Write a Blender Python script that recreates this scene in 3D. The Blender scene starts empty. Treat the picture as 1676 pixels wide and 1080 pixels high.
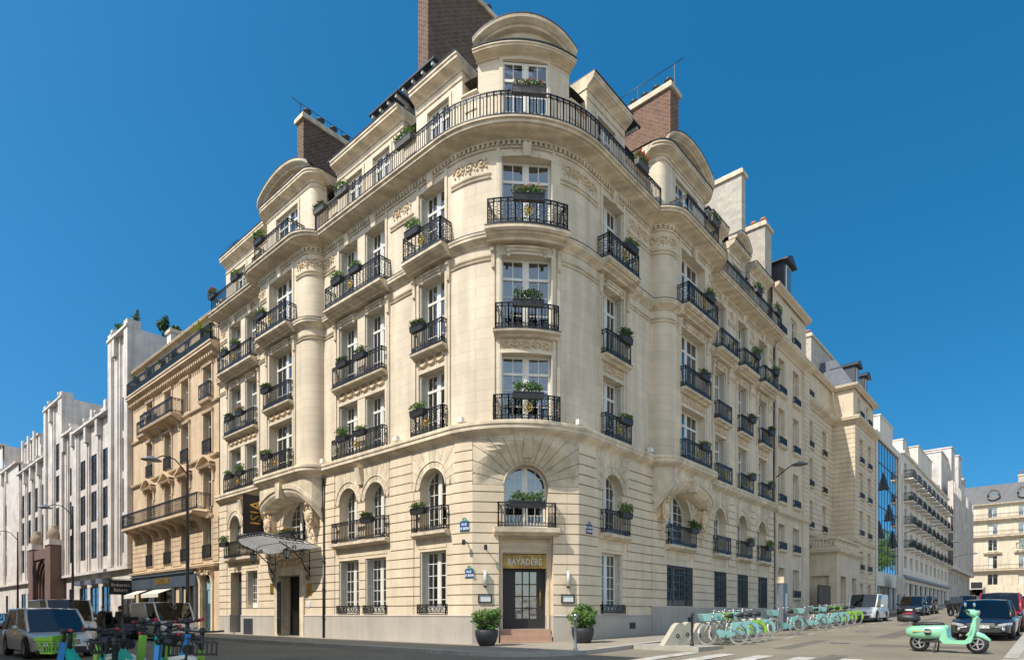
# Haussmann corner building on a Paris crossing. World axes: x runs up the right-hand street,
# y runs up the left-hand street, z is up; the virtual corner of the building is the origin.
import bpy, bmesh, math, random
from mathutils import Vector, Matrix
R = math.radians
SC = bpy.context.scene
random.seed(7)
# ---------------------------------------------------------------- camera
cam_d = bpy.data.cameras.new('camera'); cam = bpy.data.objects.new('camera', cam_d)
SC.collection.objects.link(cam); SC.camera = cam
cam_d.sensor_width = 36; cam_d.lens = 36 * 1007 / 1676
cam_d.shift_y = (1006 - 540) / 1676; cam_d.clip_end = 3000
CAMX, CAMY, EYE = -16.70, -14.18, 1.35
cam.location = (CAMX, CAMY, EYE)
cam.rotation_euler = (R(90), 0, math.atan2(.663, .7486) - R(90))
# ---------------------------------------------------------------- light
SUN_EL = R(50); SD = Vector((-.975, .22, 0)).normalized()
wd = bpy.data.worlds.new('World'); SC.world = wd; wd.use_nodes = True
nt = wd.node_tree; bg = nt.nodes['Background']
sky = nt.nodes.new('ShaderNodeTexSky'); sky.sky_type = 'NISHITA'; sky.sun_disc = False
sky.sun_elevation = SUN_EL; sky.sun_rotation = math.atan2(SD.x, SD.y)
sky.air_density = 1.0; sky.dust_density = .8; sky.ozone_density = 2.0; sky.altitude = 0
# sky graded by direction: deeper blue ahead, paler behind camera to lift shaded walls
def _w(k, **kw):
    n = nt.nodes.new(k)
    for a, b in kw.items(): setattr(n, a, b)
    return n
W = nt.links.new
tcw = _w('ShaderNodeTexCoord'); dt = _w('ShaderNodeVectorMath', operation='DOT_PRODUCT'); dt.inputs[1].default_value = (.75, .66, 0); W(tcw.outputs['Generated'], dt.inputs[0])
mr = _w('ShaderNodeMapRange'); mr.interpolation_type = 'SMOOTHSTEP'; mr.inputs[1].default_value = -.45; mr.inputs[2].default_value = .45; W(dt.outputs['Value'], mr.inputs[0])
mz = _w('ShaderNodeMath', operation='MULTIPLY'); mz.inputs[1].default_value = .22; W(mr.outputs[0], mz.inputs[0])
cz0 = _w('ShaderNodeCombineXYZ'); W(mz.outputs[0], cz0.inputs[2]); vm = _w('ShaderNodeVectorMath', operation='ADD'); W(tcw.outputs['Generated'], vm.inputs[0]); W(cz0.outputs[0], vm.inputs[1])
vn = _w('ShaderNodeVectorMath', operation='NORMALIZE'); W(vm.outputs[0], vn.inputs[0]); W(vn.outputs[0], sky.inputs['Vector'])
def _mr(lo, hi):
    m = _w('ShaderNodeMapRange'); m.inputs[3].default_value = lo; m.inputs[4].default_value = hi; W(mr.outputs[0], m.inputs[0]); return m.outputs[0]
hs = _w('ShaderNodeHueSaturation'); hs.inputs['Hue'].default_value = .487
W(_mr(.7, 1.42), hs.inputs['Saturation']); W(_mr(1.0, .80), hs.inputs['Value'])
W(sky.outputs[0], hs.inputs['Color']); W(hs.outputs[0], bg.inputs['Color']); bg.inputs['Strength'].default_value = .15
sl = bpy.data.lights.new('sun', 'SUN'); sl.energy = 3.7; sl.angle = R(.5); sl.color = (1, .94, .85)
so = bpy.data.objects.new('sun', sl); SC.collection.objects.link(so)
sdir = Vector((SD.x * math.cos(SUN_EL), SD.y * math.cos(SUN_EL), math.sin(SUN_EL)))
so.rotation_euler = sdir.to_track_quat('Z', 'Y').to_euler(); so.location = (-20, -20, 60)
SC.view_settings.view_transform = 'Standard'; SC.view_settings.look = 'None'
SC.view_settings.exposure = .58; SC.view_settings.gamma = 1
# ---------------------------------------------------------------- materials
def _n(t, k, **kw):
    n = t.nodes.new(k)
    for a, b in kw.items(): setattr(n, a, b)
    return n
def mat(name, col, rough=.8, metal=0., var=.0, scale=1.5, bump=0., bscale=25, spec=.5, brick=None, streak=0., wall=False, coat=0., col2=None):
    m = bpy.data.materials.new(name); m.use_nodes = True; t = m.node_tree; L = t.links
    b = t.nodes['Principled BSDF']
    b.inputs['Roughness'].default_value = rough; b.inputs['Metallic'].default_value = metal
    b.inputs['Specular IOR Level'].default_value = spec; b.inputs['Coat Weight'].default_value = coat
    c = (col[0], col[1], col[2], 1); b.inputs['Base Color'].default_value = c
    cur = None
    if wall:
        g = _n(t, 'ShaderNodeNewGeometry'); s = _n(t, 'ShaderNodeSeparateXYZ'); L.new(g.outputs['Position'], s.inputs[0])
        a = _n(t, 'ShaderNodeMath', operation='ADD'); L.new(s.outputs[0], a.inputs[0]); L.new(s.outputs[1], a.inputs[1])
        cb = _n(t, 'ShaderNodeCombineXYZ'); L.new(a.outputs[0], cb.inputs[0]); L.new(s.outputs[2], cb.inputs[1]); wv = cb.outputs[0]
        pos = g.outputs['Position']
    else:
        tc = _n(t, 'ShaderNodeTexCoord'); pos = tc.outputs['Object']; wv = pos
    if var:
        nz = _n(t, 'ShaderNodeTexNoise'); nz.inputs['Scale'].default_value = scale; nz.inputs['Detail'].default_value = 6; nz.inputs['Roughness'].default_value = .65
        L.new(pos, nz.inputs['Vector'])
        mx = _n(t, 'ShaderNodeMix', data_type='RGBA')
        c2 = col2 or tuple(x * .55 for x in col)
        lo = tuple(col[i] + (c2[i] - col[i]) * var for i in range(3)); hi = tuple(min(1, col[i] * (1 + .22 * var)) for i in range(3))
        mx.inputs['A'].default_value = (*lo, 1); mx.inputs['B'].default_value = (*hi, 1)
        mr = _n(t, 'ShaderNodeMapRange'); mr.inputs[1].default_value = .3; mr.inputs[2].default_value = .7
        L.new(nz.outputs[0], mr.inputs[0]); L.new(mr.outputs[0], mx.inputs['Factor']); cur = mx.outputs['Result']
    def mul(fac_socket, lo, hi=1.):
        nonlocal cur
        mr = _n(t, 'ShaderNodeMapRange'); mr.inputs[1].default_value = .35; mr.inputs[2].default_value = .65
        mr.inputs[3].default_value = lo; mr.inputs[4].default_value = hi; L.new(fac_socket, mr.inputs[0])
        mm = _n(t, 'ShaderNodeMix', data_type='RGBA', blend_type='MULTIPLY'); mm.inputs['Factor'].default_value = 1
        if cur: L.new(cur, mm.inputs['A'])
        else: mm.inputs['A'].default_value = c
        L.new(mr.outputs[0], mm.inputs['B']); cur = mm.outputs['Result']
    if streak:
        mp = _n(t, 'ShaderNodeMapping'); mp.inputs['Scale'].default_value = (1.6, .12, 1) if wall else (1.6, 1.6, .15); L.new(wv, mp.inputs[0])
        nz = _n(t, 'ShaderNodeTexNoise'); nz.inputs['Scale'].default_value = 1.5; nz.inputs['Detail'].default_value = 5
        L.new(mp.outputs[0], nz.inputs['Vector']); mul(nz.outputs[0], 1 - streak)
    hgt = None
    if brick:
        bw, bh, ms, dk, vary = brick
        bt = _n(t, 'ShaderNodeTexBrick'); bt.inputs['Scale'].default_value = 1
        bt.inputs['Brick Width'].default_value = bw; bt.inputs['Row Height'].default_value = bh; bt.inputs['Mortar Size'].default_value = ms
        bt.inputs['Mortar Smooth'].default_value = .3; bt.inputs['Bias'].default_value = 0
        bt.inputs['Color1'].default_value = (1, 1, 1, 1); bt.inputs['Color2'].default_value = (1 - vary,) * 3 + (1,); bt.inputs['Mortar'].default_value = (dk,) * 3 + (1,)
        L.new(wv, bt.inputs['Vector'])
        mm = _n(t, 'ShaderNodeMix', data_type='RGBA', blend_type='MULTIPLY'); mm.inputs['Factor'].default_value = 1
        if cur: L.new(cur, mm.inputs['A'])
        else: mm.inputs['A'].default_value = c
        L.new(bt.outputs['Color'], mm.inputs['B']); cur = mm.outputs['Result']
    if cur: L.new(cur, b.inputs['Base Color'])
    if bump:
        nz = _n(t, 'ShaderNodeTexNoise'); nz.inputs['Scale'].default_value = bscale; nz.inputs['Detail'].default_value = 4; L.new(pos, nz.inputs['Vector'])
        bp = _n(t, 'ShaderNodeBump'); bp.inputs['Strength'].default_value = bump; bp.inputs['Distance'].default_value = .02
        L.new(nz.outputs[0], bp.inputs['Height']); L.new(bp.outputs[0], b.inputs['Normal'])
    return m
def leafmat(name, c1, c2):
    m = bpy.data.materials.new(name); m.use_nodes = True; t = m.node_tree; L = t.links; b = t.nodes['Principled BSDF']
    g = _n(t, 'ShaderNodeNewGeometry'); mx = _n(t, 'ShaderNodeMix', data_type='RGBA')
    mx.inputs['A'].default_value = (*c1, 1); mx.inputs['B'].default_value = (*c2, 1)
    L.new(g.outputs['Random Per Island'], mx.inputs['Factor']); L.new(mx.outputs['Result'], b.inputs['Base Color'])
    b.inputs['Roughness'].default_value = .55
    tr = _n(t, 'ShaderNodeBsdfTranslucent'); L.new(mx.outputs['Result'], tr.inputs[0])
    ms = _n(t, 'ShaderNodeMixShader'); ms.inputs[0].default_value = .25
    L.new(b.outputs[0], ms.inputs[1]); L.new(tr.outputs[0], ms.inputs[2]); L.new(ms.outputs[0], t.nodes['Material Output'].inputs[0])
    return m
def panemat(name, tint, base, refl=1.0, wob=.02, wsc=1.2):
    m = bpy.data.materials.new(name); m.use_nodes = True; t = m.node_tree; L = t.links; t.nodes.remove(t.nodes['Principled BSDF'])
    tr = _n(t, 'ShaderNodeBsdfTransparent'); tr.inputs[0].default_value = (*tint, 1)
    gl = _n(t, 'ShaderNodeBsdfGlossy'); gl.inputs['Roughness'].default_value = .015; gl.inputs[0].default_value = (refl, refl, refl, 1)
    fr = _n(t, 'ShaderNodeFresnel'); fr.inputs[0].default_value = 1.5
    ad = _n(t, 'ShaderNodeMath', operation='ADD'); ad.use_clamp = True; ad.inputs[1].default_value = base; L.new(fr.outputs[0], ad.inputs[0])
    nz = _n(t, 'ShaderNodeTexNoise'); nz.inputs['Scale'].default_value = wsc; g = _n(t, 'ShaderNodeNewGeometry'); L.new(g.outputs['Position'], nz.inputs['Vector'])
    bp = _n(t, 'ShaderNodeBump'); bp.inputs['Strength'].default_value = 1; bp.inputs['Distance'].default_value = wob; L.new(nz.outputs[0], bp.inputs['Height']); L.new(bp.outputs[0], gl.inputs['Normal'])
    ms = _n(t, 'ShaderNodeMixShader'); L.new(ad.outputs[0], ms.inputs[0]); L.new(tr.outputs[0], ms.inputs[1]); L.new(gl.outputs[0], ms.inputs[2])
    L.new(ms.outputs[0], t.nodes['Material Output'].inputs[0]); return m
M = {}
M['stone'] = mat('stone', (.75, .64, .485), .85, var=.3, scale=.7, bump=.35, brick=(1.15, .4, .009, .74, .07), streak=.2, wall=True)
M['rust'] = mat('rusticated_stone', (.75, .62, .45), .85, var=.35, scale=.9, bump=.3, brick=(1.3, 40, .004, .85, .06), streak=.12, wall=True)
M['carve'] = mat('carved_stone', (.72, .56, .37), .85, var=.5, scale=4, bump=.5, streak=.1, wall=True)
M['trim'] = mat('moulding_stone', (.74, .62, .455), .85, var=.6, scale=2.2, bump=.4, streak=.3, wall=True)
M['plinth'] = mat('plinth_stone', (.46, .42, .36), .85, var=.3, scale=.8, bump=.3, brick=(1.4, 40, .006, .75, .05), streak=.1, wall=True)
M['tan'] = mat('tan_stone', (.66, .50, .33), .85, var=.4, scale=.9, bump=.3, brick=(1.1, .42, .006, .82, .07), streak=.2, wall=True)
M['white'] = mat('white_stone', (.70, .64, .585), .8, var=.55, scale=.6, bump=.2, brick=(1.0, .55, .01, .82, .12), streak=.2, wall=True)
M['grey'] = mat('pale_stone', (.70, .58, .42), .85, var=.35, scale=.8, bump=.3, brick=(1.2, .45, .01, .8, .08), streak=.15, wall=True)
M['render'] = mat('pale_render', (.72, .66, .57), .85, var=.3, scale=.5, bump=.1, streak=.18, wall=True)
M['brownstone'] = mat('brown_stone', (.17, .10, .075), .6, var=.4, scale=1, bump=.1, wall=True)
M['brick'] = mat('dark_brick', (.105, .068, .048), .9, var=.6, scale=3, bump=.6, bscale=14, brick=(.27, .105, .02, 2.4, .7), wall=True)
M['brick2'] = mat('red_brick', (.14, .082, .055), .9, var=.5, scale=3, bump=.6, bscale=14, brick=(.27, .105, .02, 2.0, .6), wall=True)
M['rubble'] = mat('painted_brick', (.50, .455, .38), .9, var=.5, scale=2, bump=.6, bscale=9, brick=(.5, .25, .012, .8, .14), wall=True)
M['iron'] = mat('black_iron', (.022, .023, .026), .38, metal=.2, var=.4, scale=8, spec=.6)
M['gold'] = mat('gilded_metal', (.62, .40, .10), .35, metal=.85, var=.3, scale=20)
M['paint'] = mat('white_paint', (.74, .72, .66), .5, var=.15, scale=3)
M['shutter'] = mat('shutter_paint', (.62, .60, .53), .6, var=.15, scale=3)
M['pane'] = panemat('window_glass', (.47, .54, .56), .16)
M['curtain'] = mat('curtain', (.68, .66, .6), .9, var=.2, scale=4)
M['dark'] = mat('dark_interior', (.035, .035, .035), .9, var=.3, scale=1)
M['zinc'] = mat('zinc', (.20, .22, .25), .45, metal=.4, var=.4, scale=1.5, streak=.2)
M['slate'] = mat('slate', (.10, .11, .135), .6, var=.4, scale=1, bump=.3, brick=(.3, .18, .012, .6, .25), wall=True)
M['lead'] = mat('dark_lead', (.05, .055, .065), .5, metal=.3, var=.4, scale=2)
M['terra'] = mat('terracotta', (.45, .16, .08), .8, var=.4, scale=5)
M['asphalt'] = mat('asphalt', (.23, .20, .15), .9, var=.55, scale=.35, bump=.7, bscale=60, spec=.3)
M['pave'] = mat('pavement_asphalt', (.30, .265, .21), .9, var=.35, scale=.9, bump=.4, bscale=45, spec=.3)
M['kerb'] = mat('kerb_granite', (.40, .37, .32), .8, var=.4, scale=3, bump=.4, brick=(1.0, 40, .012, .5, .12), wall=True)
M['line'] = mat('road_paint', (.5, .48, .44), .8, var=.85, scale=2.2, col2=(.24, .21, .17), bump=.3)
M['gpaint'] = leafmat('leaves', (.04, .11, .018), (.17, .28, .06))
M['gdark'] = leafmat('dark_leaves', (.02, .055, .014), (.09, .16, .04))
M['red'] = leafmat('red_petals', (.55, .03, .02), (.8, .12, .08))
M['pink'] = leafmat('pink_petals', (.6, .08, .14), (.75, .2, .25))
M['pot'] = mat('anthracite_planter', (.03, .031, .034), .5, var=.3, scale=6)
M['potgrey'] = mat('weathered_planter', (.10, .10, .10), .7, var=.5, scale=6)
M['soil'] = mat('soil', (.04, .028, .02), .95, var=.4, scale=20, bump=.5)
# ---------------------------------------------------------------- mesh helpers
class MB:
    def __init__(s): s.v = []; s.f = []; s.M = None; s.sm = []
    def pt(s, p):
        p = Vector(p)
        if s.M: p = s.M @ p
        s.v.append(p); return len(s.v) - 1
    def face(s, pts, smooth=False):
        s.f.append([s.pt(p) for p in pts]); s.sm.append(smooth)
    def box(s, x0, x1, y0, y1, z0, z1):
        a = [s.pt(p) for p in ((x0, y0, z0), (x1, y0, z0), (x1, y1, z0), (x0, y1, z0), (x0, y0, z1), (x1, y0, z1), (x1, y1, z1), (x0, y1, z1))]
        if (x1 - x0) * (y1 - y0) * (z1 - z0) < 0: a = a[4:] + a[:4]
        for q in ((0, 3, 2, 1), (4, 5, 6, 7), (0, 1, 5, 4), (1, 2, 6, 5), (2, 3, 7, 6), (3, 0, 4, 7)):
            s.f.append([a[i] for i in q]); s.sm.append(False)
    def bar(s, p, q, w, h=None, up=(0, 0, 1)):
        p, q = Vector(p), Vector(q); d = q - p
        if d.length < 1e-6: return
        d.normalize(); u = Vector(up)
        if abs(d.dot(u)) > .95: u = Vector((1, 0, 0)) if abs(d.x) < .9 else Vector((0, 1, 0))
        a = d.cross(u).normalized(); b = a.cross(d); h = h or w; a = a * w / 2; b = b * h / 2
        i = [s.pt(x) for x in (p - a - b, p + a - b, p + a + b, p - a + b, q - a - b, q + a - b, q + a + b, q - a + b)]
        for k in ((0, 1, 2, 3), (7, 6, 5, 4), (0, 4, 5, 1), (1, 5, 6, 2), (2, 6, 7, 3), (3, 7, 4, 0)):
            s.f.append([i[j] for j in k]); s.sm.append(False)
    def tube(s, pts, r, n=6, caps=True):
        pts = [Vector(p) for p in pts]; rr = r if isinstance(r, (list, tuple)) else [r] * len(pts); rings = []; pa = None
        for i, p in enumerate(pts):
            d = (pts[min(i + 1, len(pts) - 1)] - pts[max(i - 1, 0)])
            d = d.normalized() if d.length > 1e-9 else Vector((0, 0, 1))
            if pa is None:
                u = Vector((0, 0, 1)) if abs(d.z) < .9 else Vector((1, 0, 0)); a = d.cross(u).normalized()
            else:
                a = pa - d * pa.dot(d)
                a = a.normalized() if a.length > 1e-6 else d.orthogonal().normalized()
            pa = a; b = a.cross(d)
            rings.append([s.pt(p + (a * math.cos(2 * math.pi * k / n) + b * math.sin(2 * math.pi * k / n)) * rr[i]) for k in range(n)])
        for i in range(len(rings) - 1):
            for k in range(n):
                s.f.append([rings[i][k], rings[i + 1][k], rings[i + 1][(k + 1) % n], rings[i][(k + 1) % n]]); s.sm.append(True)
        if caps:
            s.f.append(rings[0][:]); s.sm.append(False); s.f.append(rings[-1][::-1]); s.sm.append(False)
    def lathe(s, prof, c=(0, 0, 0), n=16, axis='z', a0=0, a1=2 * math.pi, sx=1, sy=1):
        full = abs(a1 - a0 - 2 * math.pi) < 1e-6; m = n if full else n + 1; rings = []
        for r, z in prof:
            ring = []
            for k in range(m):
                t = a0 + (a1 - a0) * k / n; x, y = r * math.cos(t) * sx, r * math.sin(t) * sy
                p = (x, y, z) if axis == 'z' else ((z, x, y) if axis == 'x' else (y, z, x))
                ring.append(s.pt((c[0] + p[0], c[1] + p[1], c[2] + p[2])))
            rings.append(ring)
        for i in range(len(rings) - 1):
            for k in range(m if full else m - 1):
                s.f.append([rings[i][k], rings[i][(k + 1) % m], rings[i + 1][(k + 1) % m], rings[i + 1][k]]); s.sm.append(True)
    def ball(s, c, r, n=7, m=5, sx=1, sy=1, sz=1):
        pr = [(max(1e-4, math.sin(math.pi * i / m)) * r, -math.cos(math.pi * i / m) * r * sz) for i in range(m + 1)]
        s.lathe(pr, c, n, 'z', sx=sx, sy=sy)
    def ring(s, c, ax, ay, r, w, t, n=8, a0=0, a1=6.2832):
        c, ax, ay = Vector(c), Vector(ax), Vector(ay); az = ax.cross(ay).normalized() * t / 2
        full = a1 - a0 > 6.28; m = n if full else n + 1; R4 = []
        for k in range(m):
            a = a0 + (a1 - a0) * k / n; d = ax * math.cos(a) + ay * math.sin(a)
            R4.append([s.pt(c + d * (r - w / 2) - az), s.pt(c + d * (r + w / 2) - az), s.pt(c + d * (r + w / 2) + az), s.pt(c + d * (r - w / 2) + az)])
        for k in range(m if full else m - 1):
            A, B = R4[k], R4[(k + 1) % m]
            for j in range(4):
                s.f.append([A[j], B[j], B[(j + 1) % 4], A[(j + 1) % 4]]); s.sm.append(False)
    def prism(s, poly, ax, z0, z1):
        """poly: 2-D points; ax 'x','y','z' = extrusion axis"""
        def P(p, t): return {'z': (p[0], p[1], t), 'y': (p[0], t, p[1]), 'x': (t, p[0], p[1])}[ax]
        a = [s.pt(P(p, z0)) for p in poly]; b = [s.pt(P(p, z1)) for p in poly]; n = len(poly)
        s.f.append(a[::-1]); s.sm.append(False); s.f.append(b); s.sm.append(False)
        for i in range(n): s.f.append([a[i], a[(i + 1) % n], b[(i + 1) % n], b[i]]); s.sm.append(False)
    def mesh(s, name, m, weld=False, ang=35, fix=True):
        me = bpy.data.meshes.new(name); me.from_pydata([tuple(p) for p in s.v], [], s.f)
        me.polygons.foreach_set('use_smooth', s.sm)
        if m: me.materials.append(m)
        if weld or fix:
            bm = bmesh.new(); bm.from_mesh(me)
            if weld:
                bmesh.ops.remove_doubles(bm, verts=bm.verts, dist=1e-4)
                for f in bm.faces: f.smooth = True
                for e in bm.edges:
                    if len(e.link_faces) != 2 or e.calc_face_angle(9) > R(ang): e.smooth = False
            if fix: bmesh.ops.recalc_face_normals(bm, faces=bm.faces)
            bm.to_mesh(me); bm.free()
        me.update(); return me
    def build(s, name, m, parent=None, **kw): return link(name, s.mesh(name, m, **kw), parent)
def link(name, me, parent=None, loc=None, rz=None):
    o = bpy.data.objects.new(name, me); SC.collection.objects.link(o)
    if parent: o.parent = parent
    if loc is not None: o.location = loc
    if rz is not None: o.rotation_euler = (0, 0, rz)
    return o
def tag(o, label, cat, group=None, kind=None):
    if kind: o['kind'] = kind
    if label: o['label'] = label
    if cat: o['category'] = cat
    if group: o['group'] = group
    return o
def thing(name, label, cat, loc=(0, 0, 0), rz=0, group=None):
    o = bpy.data.objects.new(name, None); SC.collection.objects.link(o); o.empty_display_size = .2
    o.location = loc; o.rotation_euler = (0, 0, rz); return tag(o, label, cat, group)
def copy_tree(o, parent=None):
    c = o.copy(); SC.collection.objects.link(c); c.parent = parent
    for ch in KIDS.get(o.name, ()): copy_tree(ch, c)
    return c
KIDS = {}
def reg(o):
    for ch in [x for x in SC.objects if x.parent == o]:
        KIDS.setdefault(o.name, []).append(ch); reg(ch)
def text(name, s, size, m, parent=None, depth=.01, mat4=None, bold=False, sx=1, align='CENTER'):
    cu = bpy.data.curves.new(name, 'FONT'); cu.body = s; cu.size = size; cu.align_x = align; cu.align_y = 'CENTER'; cu.extrude = depth; cu.resolution_u = 2
    if bold: cu.offset = size * .02
    o = bpy.data.objects.new('tmp', cu); SC.collection.objects.link(o)
    me = bpy.data.meshes.new_from_object(o.evaluated_get(bpy.context.evaluated_depsgraph_get()))
    bpy.data.objects.remove(o); me.name = name; me.materials.clear(); me.materials.append(m)
    for p in me.polygons: p.material_index = 0
    me.transform(Matrix.Diagonal((sx, 1, 1, 1)))
    if mat4: me.transform(mat4)
    return link(name, me, parent)
def frame4(o, n, up=(0, 0, 1)):
    """matrix whose local x = reading direction, y = up, z = outward normal n"""
    n = Vector(n).normalized(); u = Vector(up); x = u.cross(n).normalized(); y = n.cross(x)
    m = Matrix((x, y, n)).transposed().to_4x4(); m.translation = Vector(o); return m
def ground(u): return .1 + (.027 * u if u > 0 else .01 * max(u, -25))
# ---------------------------------------------------------------- wall paths and relief walls
class Path:
    def __init__(s): s.p = []; s.curv = []
    def to(s, x, y): s.p.append((x, y)); return s
    def arc(s, cx, cy, r, a0, a1, n=14):
        for k in range(n + 1):
            a = R(a0 + (a1 - a0) * k / n); q = (cx + r * math.cos(a), cy + r * math.sin(a))
            if not s.p or math.dist(q, s.p[-1]) > 1e-3: s.p.append(q)
        return s
    def done(s):
        s.S = [0]
        for a, b in zip(s.p, s.p[1:]): s.S.append(s.S[-1] + math.dist(a, b))
        s.n = []
        for a, b in zip(s.p, s.p[1:]):
            l = math.dist(a, b); s.n.append(Vector(((b[1] - a[1]) / l, -(b[0] - a[0]) / l)))
        s.m = [s.n[0]]
        for a, b in zip(s.n, s.n[1:]): s.m.append((a + b) / (1 + a.dot(b)))
        s.m.append(s.n[-1]); s.L = s.S[-1]; return s
    def seg(s, t):
        for i in range(len(s.S) - 2):
            if t < s.S[i + 1]: return i
        return len(s.S) - 2
    def at(s, t, d=0):
        for i, q in enumerate(s.S):
            if abs(q - t) < 1e-5: return Vector(s.p[i]) + s.m[i] * d
        i = s.seg(t); f = (t - s.S[i]) / (s.S[i + 1] - s.S[i])
        return Vector(s.p[i]).lerp(Vector(s.p[i + 1]), f) + s.n[i] * d
    def P(s, t, z, d=0): q = s.at(t, d); return Vector((q.x, q.y, z))
    def nrm(s, t): return s.n[s.seg(t)]
    def find(s, x, y):
        best = (1e9, 0); q = Vector((x, y))
        for i in range(len(s.p) - 1):
            a, b = Vector(s.p[i]), Vector(s.p[i + 1]); ab = b - a; f = max(0, min(1, (q - a).dot(ab) / ab.length_squared)); d = (a + ab * f - q).length
            if d < best[0] - 1e-9: best = (d, s.S[i] + f * ab.length)
        return best[1]
    def st(s, a, b): return [a] + [q for q in s.S if a + 1e-4 < q < b - 1e-4] + [b]
def uniq(l, eps=1e-3):
    o = []
    for x in sorted(l):
        if not o or x - o[-1] > eps: o.append(x)
    return o
def relief(mb, path, s0, s1, z0, z1, sb, zb, fn, edge=None):
    """fn(s,z)->(depth, hole). Walls between cells of unequal depth are closed."""
    Ss = uniq(path.st(s0, s1) + [x for x in sb if s0 < x < s1]); Zs = uniq([z0, z1] + [z for z in zb if z0 < z < z1])
    D = [[fn((Ss[i] + Ss[i + 1]) / 2, (Zs[j] + Zs[j + 1]) / 2) for j in range(len(Zs) - 1)] for i in range(len(Ss) - 1)]
    for i in range(len(Ss) - 1):
        a, b = Ss[i], Ss[i + 1]; j = 0
        while j < len(Zs) - 1:
            d, h = D[i][j]
            if not h: mb.face([path.P(a, Zs[j], d), path.P(b, Zs[j], d), path.P(b, Zs[j + 1], d), path.P(a, Zs[j + 1], d)])
            if j + 1 < len(Zs) - 1:
                e = D[i][j + 1][0]
                if abs(e - d) > 1e-5: mb.face([path.P(a, Zs[j + 1], d), path.P(b, Zs[j + 1], d), path.P(b, Zs[j + 1], e), path.P(a, Zs[j + 1], e)])
            if i + 1 < len(Ss) - 1:
                e = D[i + 1][j][0]
                if abs(e - d) > 1e-5: mb.face([path.P(b, Zs[j], d), path.P(b, Zs[j], e), path.P(b, Zs[j + 1], e), path.P(b, Zs[j + 1], d)])
            j += 1
def sweep(mb, path, s0, s1, prof, caps=True, zf=None):
    """closed profile [(d,z)...] swept along the path; zf(s) adds a height offset"""
    st = path.st(s0, s1); rings = []
    for t in st:
        dz = zf(t) if zf else 0
        rings.append([mb.pt(path.P(t, z + dz, d)) for d, z in prof])
    n = len(prof)
    for A, B in zip(rings, rings[1:]):
        for k in range(n): mb.f.append([A[k], B[k], B[(k + 1) % n], A[(k + 1) % n]]); mb.sm.append(False)
    if caps:
        mb.f.append(rings[0][::-1]); mb.sm.append(False); mb.f.append(rings[-1][:]); mb.sm.append(False)
def patch(mb, grid, off, th):
    """thin block: grid[i][j] of (s,z); off(s,z,d)->point"""
    F = [[mb.pt(off(s, z, th)) for s, z in row] for row in grid]; B = [[mb.pt(off(s, z, -.01)) for s, z in row] for row in grid]
    n, m = len(grid), len(grid[0])
    for i in range(n - 1):
        for j in range(m - 1): mb.f.append([F[i][j], F[i + 1][j], F[i + 1][j + 1], F[i][j + 1]]); mb.sm.append(False)
    ed = [(i, 0) for i in range(n)] + [(n - 1, j) for j in range(1, m)] + [(i, m - 1) for i in range(n - 2, -1, -1)] + [(0, j) for j in range(m - 2, 0, -1)]
    for k in range(len(ed)):
        a, b = ed[k], ed[(k + 1) % len(ed)]
        mb.f.append([F[a[0]][a[1]], F[b[0]][b[1]], B[b[0]][b[1]], B[a[0]][a[1]]]); mb.sm.append(False)
def arch_head(mb, path, sc, zs, r, W, zt, wr=.35, n=13, th=.035, reveal=.45, off=None, gap=.022, steps=1, zx=None):
    """fills rect [sc-W,sc+W]x[zs,zt] around a semicircular opening of radius r: backing with soffit + radial voussoirs"""
    off = off or (lambda s, z, d: path.P(s, z, d))
    def rmax(a, W=W, zt=zt):
        c, q = abs(math.cos(a)), math.sin(a)
        return min(W / c if c > 1e-6 else 1e9, (zt - zs) / q if q > 1e-6 else 1e9)
    ac = math.atan2(zt - zs, W)
    an = uniq([math.pi * k / 20 for k in range(21)] + [ac, math.pi - ac])
    for a, b in zip(an, an[1:]):
        pts = []
        for k in range(steps + 1):
            f = k / steps; pts.append([(sc + (r + (rmax(x) - r) * f) * math.cos(x), zs + (r + (rmax(x) - r) * f) * math.sin(x)) for x in (a, b)])
        for A, B in zip(pts, pts[1:]): mb.face([off(*A[0], 0), off(*B[0], 0), off(*B[1], 0), off(*A[1], 0)])
        A = pts[0]; mb.face([off(*A[0], 0), off(*A[1], 0), off(*A[1], -reveal), off(*A[0], -reveal)])
    for k in range(n):
        a, b = math.pi * k / n, math.pi * (k + 1) / n
        aa = [a] + ([ac] if a + .05 < ac < b - .05 else []) + ([math.pi - ac] if a + .05 < math.pi - ac < b - .05 else []) + [b]
        if len(aa) == 2: aa = [a, (a + b) / 2, b]
        r0 = r + .05; g = []
        for q, x in enumerate(aa):
            sh = gap / 2 if q == 0 else (-gap / 2 if q == len(aa) - 1 else 0)
            row = []
            for f in range(steps + 1):
                rr = r0 + (rmax(x) - .0 - r0) * f / steps; xa = x + sh / rr
                row.append((sc + rr * math.cos(xa), zs + rr * math.sin(xa)))
            g.append(row)
        patch(mb, g, off, th)
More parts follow.
